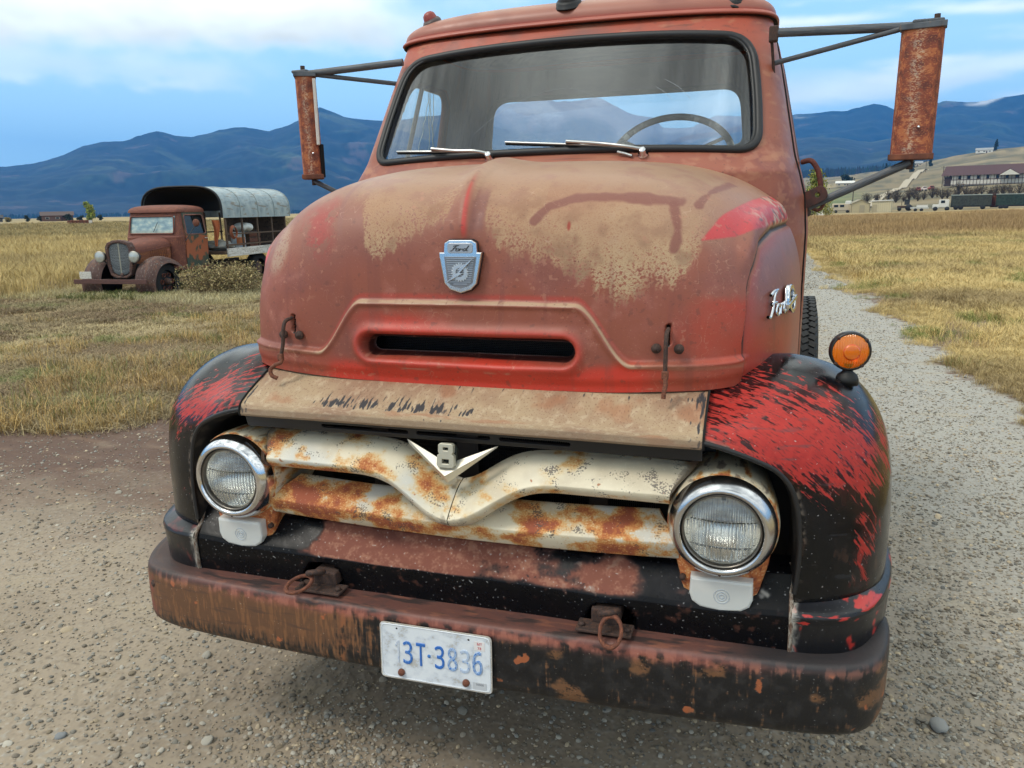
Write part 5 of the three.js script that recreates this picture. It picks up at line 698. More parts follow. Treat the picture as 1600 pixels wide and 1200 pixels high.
// ---- lettering
{
  const font = await new FontLoader().loadAsync('fonts/droid/droid_sans_bold.typeface.json'), reg = await new FontLoader().loadAsync('fonts/droid/droid_sans_regular.typeface.json'), ser = await new FontLoader().loadAsync('fonts/droid/droid_serif_bold.typeface.json');
  const letters = (s, f, size, d, w) => { const g = new TextGeometry(s, { font: f, size, depth: d, curveSegments: 6, bevelEnabled: true, bevelSize: size * .012, bevelThickness: d * .3, bevelSegments: 1 }); g.computeBoundingBox(); const b = g.boundingBox; g.translate(-b.min.x, -b.min.y, 0); return [g, b.max.x - b.min.x, b.max.y - b.min.y]; };
  // plate figures: embossed, some worn nearly white
  const chars = [['1', -.108, .18], ['3', -.086, .75], ['T', -.049, 1], ['3', .002, .85], ['8', .037, .5], ['3', .071, .38], ['6', .104, .55]];
  chars.forEach(([c, x, ink]) => {
    const [g, w, h] = letters(c, reg, .05, .0022); g.scale(.026 / w * (c === '1' ? .42 : c === 'T' ? .95 : 1), .062 / h, 1); g.translate(x - .002, -.030, .0012);
    const m = paint(64, 64, (u, v, o) => { const n = fbm(u * 9 + x * 90, v * 9, 2, 4); setc(o, [206, 210, 216]); mix(o, [44, 102, 178], clamp(ink * 1.15 - .25) + sm(-.1, .25, n + (ink - .6) * .9) * (ink > 0 ? 1 : 0)); if (ink < .2) mix(o, [128, 152, 186], .55 * sm(-.1, .25, n)); o.ro = .45; }, { wrap: true, rep: [30, 16], flat: .45 });
    part('figure', g, m, plateGroup);
  });
  const dot = latheZ([[0, .003], [.004, .0025], [.0048, 0], [0, 0]], 14, -.016, .000, .0014); part('dot', dot, std(0x3d76b8, .45), plateGroup);
  const stick = (name, x, y, w, h, bg, fg, lines) => { const cv = document.createElement('canvas'); cv.width = 128; cv.height = Math.round(128 * h / w); const c = cv.getContext('2d'); c.fillStyle = bg; c.fillRect(0, 0, cv.width, cv.height); c.fillStyle = fg; c.textAlign = 'center'; c.font = 'bold ' + Math.round(cv.height / (lines.length + .5)) + 'px sans-serif'; lines.forEach((t, i) => c.fillText(t, cv.width / 2, cv.height * (i + .92) / (lines.length + .15))); const t = new THREE.CanvasTexture(cv); t.colorSpace = THREE.SRGBColorSpace; const g = new THREE.BoxGeometry(w, h, .0006); g.translate(x, y, .0024); part(name, g, new THREE.MeshStandardMaterial({ map: t, roughness: .5 }), plateGroup); };
  stick('red_sticker', .121, .048, .028, .024, '#d9d4d2', '#b03a44', ['MT', '78']);
  stick('grey_sticker', .120, -.060, .036, .020, '#b9bcc0', '#6a6e74', ['10000', '']);
  // slanted joined script, drawn as strokes: on the badge crown and on the flank
  const STROKES = [[[.02, .05], [.10, .0], [.20, .30], [.30, .80], [.42, .98]], [[.14, .86], [.30, .98], [.50, 1.0]], [[.16, .50], [.30, .54], [.40, .52]], [[.46, .40], [.38, .30], [.38, .10], [.46, .02], [.56, .12], [.56, .34], [.48, .42], [.60, .38]], [[.60, .02], [.66, .40], [.72, .34], [.78, .40]], [[1.0, .38], [.90, .42], [.82, .24], [.84, .06], [.92, .03], [1.0, .22], [1.10, .98], [1.02, .30], [1.04, .06], [1.14, .06]]];
  const script = (f, r) => merge(STROKES.map(S => tube(S.map(([a, b]) => f(a + b * .12, b)), r, 36, 6)));
  part('script', script((a, b) => [-.026 + a * .042, .042 + b * .0135, .0142], .0011), std(0x2c2c2e, .5), badge);
  const P = (z, y, off) => { const t = clamp(-z, 0, 1.2), A = HA(t), B = HB(t), m = HM(t), rz = Math.pow(1 - Math.pow((z - HZ) / HC, HQ), 1 / HQ), fy = Math.pow(Math.max(y - HY, 0) / B, m); return [A * Math.pow(Math.max(Math.pow(rz, m) - fy, 0), 1 / m) + off, y, z]; };
  const put = (g, z0, y0, off) => { const p = g.attributes.position; for (let i = 0; i < p.count; i++) { const q = P(z0 - p.getX(i), y0 + p.getY(i), off + p.getZ(i)); p.setXYZ(i, ...q); } g.computeVertexNormals(); return g; };
  part('script', script((a, b) => P(-.215 - a * .135, 1.325 + b * .062, .004), .0042), CHROME, sideEmblem);
  { const ringP = []; for (let i = 0; i < 40; i++) ringP.push([Math.cos(i / 40 * 6.2832), Math.sin(i / 40 * 6.2832)]);
    const ann = extrude(ringP.map(p => [p[0] * .050, p[1] * .036]), .008, .002, [ringP.map(p => [p[0] * .038, p[1] * .028]).reverse()]); part('emblem_ring', put(ann, -.42, 1.352, .002), CHROME, sideEmblem);
    const disc = extrude(ringP.map(p => [p[0] * .040, p[1] * .030]), .003, .0005); part('emblem_disc', put(disc, -.42, 1.352, .000), std(0x8f9498, .35, .8), sideEmblem);
    const bar = extrude([[-.075, -.010], [.052, .004], [.052, .012], [-.075, -.002]], .006, .001); part('emblem_bar', put(bar, -.42, 1.345, .008), CHROME, sideEmblem); }
}
// ================================================================ the older truck in the field
{
  const T = thing('abandoned_truck', 'derelict rust brown old truck with a galvanised round canopy in the left field', 'truck', [-12.45, H(-12.45, -12.0) - .14, -12.0], .09);
  const rustP = (a, b, c, sd, extra) => paint(256, 256, (u, v, o) => { const n = fbm(u * 6 + sd, v * 6, sd, 4), f = fbm(u * 26, v * 20 + sd, 2, 4), st = fbm(u * 50 + sd, v * 5, 1, 3); setc(o, a); mix(o, b, sm(-.1, .25, n)); mix(o, c, sm(.05, .3, f + n * .5) * .8); mix(o, [60, 38, 32], .5 * sm(.1, .4, st)); if (extra) extra(o, u, v, n, f); }, { flat: .75, wrap: true });
  const mBody = rustP([112, 64, 50], [134, 80, 58], [92, 54, 46], 1), mHood = rustP([108, 62, 48], [128, 74, 56], [96, 58, 50], 4);
  const mSide = rustP([120, 70, 44], [152, 92, 50], [94, 56, 44], 7, (o, u, v, n, f) => { mix(o, [166, 100, 92], .7 * sm(.1, .25, fbm(u * 5 + 8, v * 5, 3, 4)) * sm(.6, .9, u)); });
  const mFen = rustP([76, 52, 46], [108, 74, 60], [46, 38, 38], 9, (o, u, v, n, f) => mix(o, [176, 166, 152], .5 * sm(.12, .3, f)));
  const mDoor = rustP([58, 70, 58], [92, 76, 58], [70, 80, 66], 12, (o, u, v, n, f) => { mix(o, [156, 86, 52], sm(.0, .2, fbm(u * 4, v * 5, 8, 4) + .5 * gauss(v - .35, .25) - .2)); mix(o, [178, 120, 104], .7 * sm(.1, .25, n) * sm(.55, .75, v)); });
  const mGrille = rustP([96, 102, 106], [206, 212, 214], [30, 32, 36], 15), mWood = rustP([84, 66, 52], [104, 84, 66], [60, 46, 40], 18), mCanopy = paint(256, 256, (u, v, o) => { const n = fbm(u * 5, v * 5, 3, 4), st = fbm(u * 14, v * 3, 5, 4); setc(o, [150, 164, 168]); mix(o, [170, 180, 180], sm(-.1, .3, n)); mix(o, [122, 104, 84], .65 * sm(.10, .3, st)); mix(o, [112, 124, 128], .5 * sm(.1, .4, -n)); o.ro = .6; o.bu = .5 + n * .3; }, { bump: .01, wrap: true }); mCanopy.side = THREE.DoubleSide;
  const DS = m => { m.side = THREE.DoubleSide; return m; }; [mBody, mHood, mSide, mFen, mDoor].forEach(DS);
  // hood: tapering round-topped box from the grille to the scuttle
  const hs = t => { const z = lerp(.34, -.62, t), w = lerp(.27, .50, Math.pow(t, .8)), top = lerp(1.235, 1.36, t), bot = .70; return { z, w, top, bot }; };
  part('hood', grid(40, 24, (u, v) => { const { z, w, top, bot } = hs(v), a = lerp(-.28, Math.PI + .28, u), c = Math.cos(a), s = Math.sin(a), yc = top - .20; return [w * spow(c, .62) * (s < 0 ? 1 : 1), yc + .20 * spow(Math.max(s, 0), .75), z, u * 2, v]; }, { flip: true }), mHood, T);
  for (const s of [-1, 1]) {
    const pn = part('hood_side', grid(30, 16, (u, v) => { const { z, w, top, bot } = hs(u); const y = lerp(bot, top - .20, v); return [s * (w - .02 * (1 - v)), y, z, u, v]; }, { flip: s > 0 }), mSide, T);
    for (let i = 0; i < 9; i++) { const t = .45 + i * .055, { z, w } = hs(t); part('louvre', box(.012, .24, .018, s * (w + .003), .96, z, .004), mSide, pn); }
    part('hood_bead', tube([[s * hs(0).w, hs(0).top - .20, hs(0).z], [s * hs(.5).w, hs(.5).top - .2, hs(.5).z], [s * hs(1).w, hs(1).top - .2, hs(1).z]], .010, 16, 6), mHood, T);
  }
  // shield grille with vertical centre bar
  const gs0 = [[-.24, 1.16], [-.20, 1.24], [-.10, 1.285], [0, 1.295], [.10, 1.285], [.20, 1.24], [.24, 1.16], [.235, .85], [.19, .62], [.10, .56], [-.10, .56], [-.19, .62], [-.235, .85]].reverse(), gs = gs0.map(p => [p[0] * 1.15, p[1]]);
  const gf = extrude(gs.map(p => [p[0] * 1.12, (p[1] - .92) * 1.06 + .925]), .10, .02, [gs.map(p => [p[0] * .98, p[1]]).reverse()]); gf.translate(0, 0, .33); part('grille_shell', gf, mFen, T);
  const gb = []; for (let i = -9; i <= 9; i++) { const x = i * .027, top = 1.27 - Math.pow(Math.abs(x) / .276, 3) * .10, bot = .60 + Math.pow(Math.abs(x) / .276, 3) * .2; part('grille_bar', box(.011, top - bot, .02, x, (top + bot) / 2, .405 + .02 * (1 - Math.abs(x) / .276)), i ? mGrille : std(0xc0bca8, .4), T); }
  part('engine', box(.62, .42, 1.0, 0, .62, -.15, .04), DARK, T); part('front_axle', rod([-.72, .42, .02], [.72, .42, .02], .04), DARKRUST, T); part('grille_backing', box(.46, .68, .01, 0, .92, .36), DARK, T); part('cap', box(.05, .05, .05, 0, 1.32, .38, .02), std(0xc8c4ba, .4), T); part('crank_boss', latheZ([[0, .02], [.03, .02], [.04, 0], [.03, -.02]], 16, .02, .60, .44), mFen, T);
  // fenders sweep over the wheels
  for (const s of [-1, 1]) {
    part('front_fender', grid(36, 18, (u, v) => { const a = lerp(-.35, 2.55, u), R = .545 + .03 * Math.sin(a * 2), zc = .02, flare = u > .72 ? (u - .72) / .28 : 0; const cz = zc + R * Math.cos(a), cy = .36 + R * .98 * Math.sin(a); const x = lerp(.42, .92, v), crown = .08 * (1 - Math.pow(v * 2 - 1, 2)), drop = v > .8 ? (v - .8) / .2 : 0; return [s * x, cy + crown - drop * .07, cz - drop * 0 - flare * .12 + crown * Math.cos(a) * .6, u, v]; }, { flip: s > 0 }), mFen, T);
    part('apron', grid(10, 8, (u, v) => [s * lerp(.27, .46, v), lerp(.62, .82, u) + .02, lerp(.30, .05, v) - .1, u, v], { flip: s < 0 }), mFen, T);
    const wg = new THREE.Group(); wg.name = 'wheel'; T.add(wg); wg.position.set(s * .74, .42, .02);
    const ty = lathe([[.25, -.07], [.32, -.085], [.40, -.08], [.425, -.05], [.43, 0], [.425, .05], [.40, .08], [.32, .085], [.25, .07]], 48); ty.rotateZ(Math.PI / 2); part('tyre', ty, std(0x1d1c1c, .9), wg);
    const rim = []; { const sh = new THREE.Shape(); sh.absarc(0, 0, .255, 0, 6.2832); for (let i = 0; i < 6; i++) { const a = i / 6 * 6.2832, h = new THREE.Path(); h.absellipse(Math.cos(a) * .165, Math.sin(a) * .165, .052, .038, 0, 6.2832, true, a + 1.57); sh.holes.push(h); } const g = new THREE.ExtrudeGeometry(sh, { depth: .02, bevelEnabled: true, bevelSize: .006, bevelThickness: .006, curveSegments: 24 }); g.rotateY(s * Math.PI / 2); g.translate(s * .04, 0, 0); part('disc', g, rustP([122, 70, 58], [98, 58, 48], [140, 96, 80], 20 + s), wg); }
    part('brake_drum', (() => { const g = new THREE.CylinderGeometry(.235, .235, .05, 24); g.rotateZ(1.5708); g.translate(-s * .01, 0, 0); return g; })(), BLACK, wg); const hub = lathe([[.08, -.02], [.07, .05], [.05, .08], [0, .085]], 20); hub.rotateZ(-s * Math.PI / 2); hub.translate(s * .05, 0, 0); part('hub', hub, mFen, wg);
    const hl = new THREE.Group(); hl.name = 'headlight'; T.add(hl); hl.position.set(s * .42, .985, .50);
    part('bowl', latheZ([[0, -.16], [.05, -.15], [.10, -.08], [.118, .0], [.122, .02]], 28), std(0x3a3836, .5, .3), hl); part('rim', latheZ([[.122, .0], [.126, .02], [.118, .034], [.108, .034]], 28), std(0xaba59a, .4, .7), hl); part('lens', latheZ([[.110, .030], [.08, .042], [0, .050]], 28), new THREE.MeshPhysicalMaterial({ color: 0xb9bab2, roughness: .25, metalness: .35, clearcoat: 1, clearcoatRoughness: .1 }), hl); part('bar', rod([0, -.06, -.05], [-s * .16, -.20, -.10], .018), BLACK, hl);
  }
  part('bumper', box(1.78, .095, .035, 0, .485, .80, .008), rustP([92, 60, 54], [70, 48, 44], [112, 76, 64], 30), T); for (const s of [-1, 1]) part('bumper_iron', box(.05, .07, .55, s * .36, .48, .52), DARKRUST, T);
  part('number_plate', box(.29, .15, .012, -.60, .62, .79, .004), rustP([206, 204, 196], [190, 186, 176], [168, 152, 130], 33), T);
  // scuttle and cab
  const cabS = (u, y, inset) => { const ph = u * 2 * Math.PI + Math.PI, c = Math.cos(ph), s = Math.sin(ph), w = (y < 1.36 ? lerp(.70, .735, (y - .5) / .86) : lerp(.735, .665, (y - 1.36) / .55)) - inset, zf = (y < 1.36 ? -.66 : lerp(-.68, -.80, (y - 1.36) / .55)) - inset, zb = -1.86 + inset, zc = -1.3; return [w * spow(s, .28), y, zc + (c > 0 ? zf - zc : zc - zb) * spow(c, .28)]; };
  const wsO = roundPoly([[-.575, 1.43], [.575, 1.43], [.555, 1.815], [-.555, 1.815]], .05), dwO = roundPoly([[-.92, 1.40], [-1.66, 1.40], [-1.64, 1.84], [-.95, 1.84]], .07);
  const keep2 = (x, y, z) => !(z > -.85 && sdPoly(x, y, wsO) < 0) && !(Math.abs(x) > .55 && sdPoly(z, y, dwO) < 0) && !(z < -1.7 && Math.abs(x) < .42 && y > 1.52 && y < 1.74);
  part('cab', grid(300, 130, (u, v) => [...cabS(u, lerp(.62, 1.93, v), 0), u * 3, v * 2], { keep: keep2 }), mBody, T); part('cab_lining', grid(120, 40, (u, v) => [...cabS(u, lerp(.62, 1.90, v), .03), u, v], { flip: true, keep: keep2 }), std(0x2a2320, .9, 0, { side: THREE.DoubleSide }), T);
  part('roof', grid(80, 24, (u, v) => { const h = Math.sin(v * 1.5708), k = Math.pow(Math.max(1 - Math.pow(h, 3), 0), 1 / 3), [x, , z] = cabS(u, 1.91, -.025); return [x * k, 1.90 + .17 * h, -1.32 + (z + 1.32) * k + (z > -1 ? .03 * (1 - h) : 0), u * 3, v]; }), mBody, T);
  const gw = new THREE.MeshPhysicalMaterial({ color: 0x9fb4b6, roughness: .16, metalness: .25, clearcoat: 1, clearcoatRoughness: .06, side: THREE.DoubleSide });
  const milky = paint(128, 64, (u, v, o) => { const n = fbm(u * 7, v * 4, 2, 4); setc(o, [138, 164, 168]); mix(o, [176, 190, 180], sm(0, .3, n)); mix(o, [112, 140, 150], sm(.0, .3, -n)); mix(o, [170, 160, 130], .6 * sm(.3, .0, v)); o.ro = .22; }, { phys: { clearcoat: 1, clearcoatRoughness: .08, side: THREE.DoubleSide } });
  part('windscreen', grid(2, 2, (u, v) => { const x = lerp(-.575, .575, u), y = lerp(1.425, 1.82, v); return [x, y, lerp(-.715, -.795, v), u, v]; }), milky, T); part('windscreen_frame', tube(dense(wsO, .05).map(p => [p[0], p[1], lerp(-.69, -.775, (p[1] - 1.43) / .385)]), .016, 120, 6, true), mBody, T); part('wiper', rod([.06, 1.47, -.69], [.16, 1.68, -.73], .006), BLACK, T);
  for (const s of [-1, 1]) {
    const DO = roundPoly([[-.86, .66], [-1.72, .66], [-1.70, 1.90], [-.90, 1.90]], .05), X = (z, y) => { const k = (z + 1.3) / (z > -1.3 ? (y < 1.36 ? .64 : lerp(.62, .50, (y - 1.36) / .55)) : .56); const w = y < 1.36 ? lerp(.70, .735, (y - .5) / .86) : lerp(.735, .665, (y - 1.36) / .55); return w * Math.pow(Math.max(1 - Math.pow(Math.min(Math.abs(k), 1), 7.1), 0), .14); };
    part('door', grid(50, 70, (u, v) => { const z = lerp(-.85, -1.73, u), y = lerp(.65, 1.91, v); return [s * (X(z, y) + .014), y, z, u, v]; }, { flip: s < 0, keep: (x, y, z) => sdPoly(z, y, DO) < 0 && sdPoly(z, y, dwO) > 0 }), mDoor, T, s > 0 ? 'green and rust door' : undefined);
    part('door_glass', grid(2, 2, (u, v) => { const z = lerp(-.93, -1.65, u), y = lerp(1.395, 1.85, v); return [s * (X(z, y) - .01), y, z, u, v]; }), std(0x15191a, .08, 0, { side: THREE.DoubleSide }), T);
    part('window_trim', tube(dense(dwO, .06).map(p => [s * (X(p[0], p[1]) + .012), p[1], p[0]]), .014, 100, 6, true), rustP([160, 104, 92], [98, 62, 52], [70, 76, 62], 40 + s), T);
    part('running_board', box(.24, .04, 1.2, s * .80, .46, -1.2, .01), mFen, T);
  }
  part('door_handle', box(.02, .02, .12, .765, 1.30, -1.62, .006), std(0xc8c2b4, .4, .6), T);
  { const mg = new THREE.Group(); mg.name = 'side_mirror'; T.add(mg); part('arm', rod([.74, 1.26, -.86], [1.08, 1.62, -.80], .010), GALV, mg); part('head', latheZ([[0, .03], [.06, .025], [.085, .0], [.08, -.02], [0, -.02]], 24, 1.10, 1.66, -.79), RUST, mg); }
  // cargo bed: deck, white side rail, posts, round canopy
  part('deck', box(2.0, .08, 3.2, 0, .92, -3.55, .01), mWood, T); part('side_rail', box(.05, .20, 3.0, 1.02, .92, -3.55, .01), rustP([214, 210, 202], [196, 190, 180], [150, 138, 122], 50), T, 'white painted bed rail'); part('side_rail', box(.05, .20, 3.0, -1.02, .92, -3.55, .01), mWood, T);
  part('headboard', box(1.5, .95, .05, -.25, 1.42, -2.02, .01), rustP([64, 46, 42], [54, 40, 38], [82, 58, 50], 52), T);
  for (const s of [-1, 1]) { for (let i = 0; i < 5; i++) part('stake', box(.035, 1.0, .045, s * 1.0, 1.38, -2.1 - i * .72), mWood, T); part('rack_bar', box(.03, .035, 3.0, s * 1.0, 1.36, -3.55), mWood, T); part('rack_bar', box(.03, .035, 3.0, s * 1.0, 1.10, -3.55), mWood, T); }
  const can = grid(64, 40, (u, v) => { const a = lerp(-.1, Math.PI + .1, u), c = Math.cos(a), s = Math.sin(a); const rib = .010 * Math.abs(Math.sin(v * Math.PI * 4.5)); return [1.07 * spow(c, .55), (s < 0 ? 1.93 + s * 1.8 : 1.93 + .56 * spow(s, .75)) + rib * 0, -1.86 - 3.3 * v, u * 3, v * 3]; }, { flip: true }); part('canopy', can, mCanopy, T, 'galvanised round-topped canopy with brown stains');
  for (let i = 0; i < 5; i++) part('canopy_hoop', tube([...Array(17).keys()].map(k => { const a = lerp(-.1, Math.PI + .1, k / 16), c = Math.cos(a), s = Math.sin(a); return [1.078 * spow(c, .55), s < 0 ? 1.93 + s * 1.8 : 1.93 + .568 * spow(s, .75), -1.87 - i * .82]; }), i ? .014 : .026, 60, 6), i ? mCanopy : BLACK, T);
  part('canopy_lining', grid(40, 8, (u, v) => { const a = lerp(0, Math.PI, u); return [1.04 * spow(Math.cos(a), .55), 1.93 + .53 * spow(Math.sin(a), .75), -1.90 - 3.2 * v]; }, {}), std(0x1a1818, .9, 0, { side: THREE.DoubleSide }), T);
  part('tailboard', box(1.9, 1.2, .04, 0, 1.5, -5.1), mWood, T); for (const s of [-1, 1]) part('chassis_rail', box(.08, .14, 4.6, s * .38, .58, -2.4), DARKRUST, T);
  for (const s of [-1, 1]) { const w2 = new THREE.Group(); w2.name = 'wheel'; T.add(w2); w2.position.set(s * .80, .43, -3.7); const ty = lathe([[.25, -.10], [.40, -.10], [.43, 0], [.40, .10], [.25, .10]], 40); ty.rotateZ(Math.PI / 2); part('tyre', ty, std(0x1a1919, .9), w2); part('disc', (() => { const g = lathe([[.26, -.05], [.2, .02], [0, .04]], 30); g.rotateZ(-s * Math.PI / 2); return g; })(), mFen, w2); }
  // load on the bed
  const wld = (x, y, z) => T.localToWorld(V(x, y, z)); T.updateMatrixWorld(true);
  const load = (name, label, cat, x, y, z, build) => { const p = wld(x, y, z), o = thing(name, label, cat, [p.x, p.y, p.z], .09); build(o); return o; };
  load('metal_drum', 'blue and white drum standing on the old truck bed behind the rack', 'drum', .72, .96, -3.05, o => { part('body', lathe([[0, 0], [.17, 0], [.175, .01], [.172, .12], [.176, .13], [.172, .14], [.172, .28], [.176, .29], [.172, .30], [.174, .42], [.17, .43], [0, .425]], 28), rustP([186, 196, 200], [150, 168, 186], [204, 204, 196], 60), o); part('label', (() => { const g = new THREE.CylinderGeometry(.1765, .1765, .2, 20, 1, true, .3, 1.4); g.translate(0, .20, 0); return g; })(), std(0xb46a3c, .7), o); part('handle', tube([[-.17, .38, 0], [-.12, .50, .02], [.12, .50, .02], [.17, .38, 0]], .006, 16, 5), GALV, o); });
  load('folded_tarp', 'faded orange tarp hanging from the old truck headboard', 'tarp', .78, 1.08, -2.02, o => part('cloth', grid(14, 14, (u, v) => { const w = lerp(.10, .03, v), a = u * 6.2832; return [Math.cos(a) * w + .03 * Math.sin(v * 5), .62 - v * .62, Math.sin(a) * w * .5 + .015 * Math.sin(a * 4 + v * 6), u, v]; }), std(0xb0623c, .9, 0, { side: THREE.DoubleSide }), o));
  load('coiled_hose', 'rusty coiled hose hung on the old truck side rack', 'hose', 1.03, 1.40, -2.35, o => part('coil', merge(...[0, 1, 2].map(i => { const g = new THREE.TorusGeometry(.13 - i * .012, .014, 8, 28); g.scale(1, 1.2, 1); g.rotateY(1.57); g.rotateX(i * .2); g.translate(.02 * i, 0, 0); return g; })), std(0x8a5138, .85), o));
  load('bundled_sheeting', 'grey bundled sheeting lying on the old truck deck', 'bundle', .60, .97, -2.35, o => part('bundle', grid(30, 20, (u, v) => { const a = u * 6.2832, b = v * Math.PI, n = fbm(Math.cos(a) * 2, b * 2, Math.sin(a) * 2, 3); return [.36 * Math.sin(b) * Math.cos(a) * (1 + n * .5), .11 + .13 * Math.cos(b) * (1 + n * .4), .30 * Math.sin(b) * Math.sin(a) * (1 + n * .5), u, v]; }, { flip: true }), std(0x9a9a92, .8, 0, { side: THREE.DoubleSide }), o));
  load('white_sack', 'white sack sitting high on the old truck load under the canopy', 'sack', .82, 1.40, -3.15, o => part('sack', grid(24, 16, (u, v) => { const a = u * 6.2832, b = v * Math.PI; return [.22 * spow(Math.sin(b), .7) * spow(Math.cos(a), .7), .10 + .10 * Math.cos(b) + .02 * Math.sin(a * 5), .24 * spow(Math.sin(b), .7) * spow(Math.sin(a), .7), u, v]; }, { flip: true }), std(0xc4c6c2, .8, 0, { side: THREE.DoubleSide }), o));
  load('wooden_crate', 'brown wooden crate stacked on the old truck bed', 'crate', .60, .96, -3.6, o => { part('body', box(.5, .42, .5, 0, .21, 0, .01), mWood, o); for (let i = 0; i < 3; i++) part('slat', box(.02, .10, .52, .26, .08 + i * .13, 0, .004), rustP([120, 74, 54], [98, 62, 48], [84, 54, 44], 70 + i), o); });
}
// ================================================================ things in the distance
const at = (az, r, dy = 0) => { const x = CAM.x + Math.sin(az * D2R) * r, z = CAM.z - Math.cos(az * D2R) * r; return [x, H(x, z) + dy, z]; };
const faceCam = az => -az * D2R;
const WHT = std(0xcfccc4, .7), CRM = std(0xb9ab90, .8), BRN = std(0x4a3330, .8), GLZ = std(0x1d2326, .2), GREYM = std(0x8d8f90, .7);
// leafy crown: leaf clumps through a volume
function leaves(n, shape, size, cols) { const pos = [], col = [], nor = [], uvs = []; const c = new THREE.Color(); for (let i = 0; i < n; i++) { const p = shape(); if (!p) continue; const q = cols[Math.floor(rnd() * cols.length)], k = rr(.75, 1.25); c.setRGB(...q.map(x => Math.pow(x * k / 255, 2.2))); const s = size * rr(.6, 1.4); const a = V(rr(-1, 1), rr(-1, 1), rr(-1, 1)).normalize(), b = V(rr(-1, 1), rr(-1, 1), rr(-1, 1)).cross(a).normalize(); const P = [[-1, 0], [0, .55], [1, 0], [0, -.55]].map(([u, v]) => [p[0] + (a.x * u + b.x * v) * s, p[1] + (a.y * u + b.y * v) * s, p[2] + (a.z * u + b.z * v) * s]); for (const t of [0, 1, 2, 0, 2, 3]) { pos.push(...P[t]); col.push(c.r, c.g, c.b); } } const g = new THREE.BufferGeometry(); g.setAttribute('position', new THREE.Float32BufferAttribute(pos, 3)); g.setAttribute('color', new THREE.Float32BufferAttribute(col, 3)); g.computeVertexNormals(); return g; }
const LEAF = new THREE.MeshStandardMaterial({ vertexColors: true, roughness: .8, side: THREE.DoubleSide });
const BARK = std(0x4e4238, .95);
const ball = (cx, cy, cz, rx, ry, rz, lump = 0) => () => { const a = V(rr(-1, 1), rr(-1, 1), rr(-1, 1)).normalize(), k = Math.pow(rnd(), .4), l = 1 + lump * n3(a.x * 2.2 + cx, a.y * 2.2, a.z * 2.2 + cz); return [cx + a.x * rx * k * l, cy + a.y * ry * k * l, cz + a.z * rz * k * l]; };
function tree(name, label, cat, az, r, h, w, cols, { n = 900, trunk = .25, lobes = 7, size = .12, cone = false, group } = {}) {
  const t = thing(name, label, cat, at(az, r, -.1), 0, group);
  const limbs = [(() => { const g = new THREE.CylinderGeometry(h * .008, h * .02, h * .75, 7); g.translate(0, h * .375, 0); return g; })()];
  for (let i = 0; i < 5; i++) { const a = i * 1.3, y = h * (trunk + .1 * i); limbs.push(rod([0, y, 0], [Math.cos(a) * w * .35, y + h * .15, Math.sin(a) * w * .35], h * .006, 5)); }
  part('trunk', merge(limbs), BARK, t);
  const L = []; for (let i = 0; i < lobes; i++) { const f = i / lobes, y = h * lerp(trunk + .1, .9, f), k = cone ? (1 - f) * .9 + .1 : Math.sin(Math.PI * (.2 + .7 * f)); L.push(ball(rr(-.25, .25) * w * k, y, rr(-.25, .25) * w * k, w * .42 * k, h * .17, w * .42 * k, .5)); }
  part('crown', leaves(n, () => L[Math.floor(rnd() * L.length)](), size, cols), LEAF, t); return t;
}
const G1 = [[104, 116, 52], [128, 132, 58], [84, 98, 46], [150, 146, 70]], G2 = [[38, 52, 36], [48, 62, 40], [30, 42, 34]], GY = [[132, 142, 44], [108, 124, 44], [152, 152, 60]], DRY = [[150, 132, 92], [126, 110, 78], [168, 150, 106], [118, 112, 70]];
// ---- left: tumble bush, farm buildings, poplars
{
  const [bx, by, bz] = [-10.15, H(-10.15, -12.0) - .05, -12.0], t = thing('dry_bush', 'tangled brown dry bush beside the door of the abandoned truck', 'bush', [bx, by, bz]);
  const tw = []; for (let i = 0; i < 420; i++) { const a = rr(0, 6.2832), e = Math.acos(rr(0, 1)), l = rr(.4, .9); const d = [Math.sin(e) * Math.cos(a) * 1.15, Math.cos(e) * .95 + .05, Math.sin(e) * Math.sin(a) * .8]; const m = [d[0] * l * .5 + rr(-.1, .1), d[1] * l * .5 + rr(0, .12), d[2] * l * .5]; tw.push(tube([[d[0] * .05, 0, d[2] * .05], m, [d[0] * l, d[1] * l, d[2] * l]], .0045, 4, 3)); }
  part('twigs', merge(tw), std(0x6a5640, .95), t); part('seed_heads', leaves(12000, ball(0, .30, 0, 1.0, .50, .7, .45), .018, DRY), LEAF, t);
}
const farHouse = (name, label, az, r, w, h, d, wall, roof, base = 0) => { const o = thing(name, label, 'house', at(az, r, base), faceCam(az)); part('wall', box(w, h * .6, d, 0, h * .3, 0), wall, o); const g = extrude([[-d / 2 - .4, h * .58], [d / 2 + .4, h * .58], [0, h]], w + .8); g.rotateY(Math.PI / 2); g.translate(-w / 2 - .4, 0, 0); part('roof', g, roof, o); for (let i = 0; i < 3; i++) { const x = -w * .32 + i * w * .32; const f = part('window', box(w * .12, h * .2, .12, x, h * .32, d / 2), WHT, o); part('pane', box(w * .1, h * .16, .06, x, h * .32, d / 2 + .07), GLZ, f); } part('door', box(w * .07, h * .4, .14, w * .14, h * .2, d / 2), BRN, o); return o; };
farHouse('farmhouse', 'low brown house far across the field between dark trees', -47.75, 300, 9, 3.1, 6, std(0x6a4e40, .8), std(0x51423c, .8));
farHouse('far_shed', 'tiny dark shed at the far left edge of the field', -51.2, 330, 6, 2.4, 5, std(0x4a4644, .8), std(0x3b3838, .8));
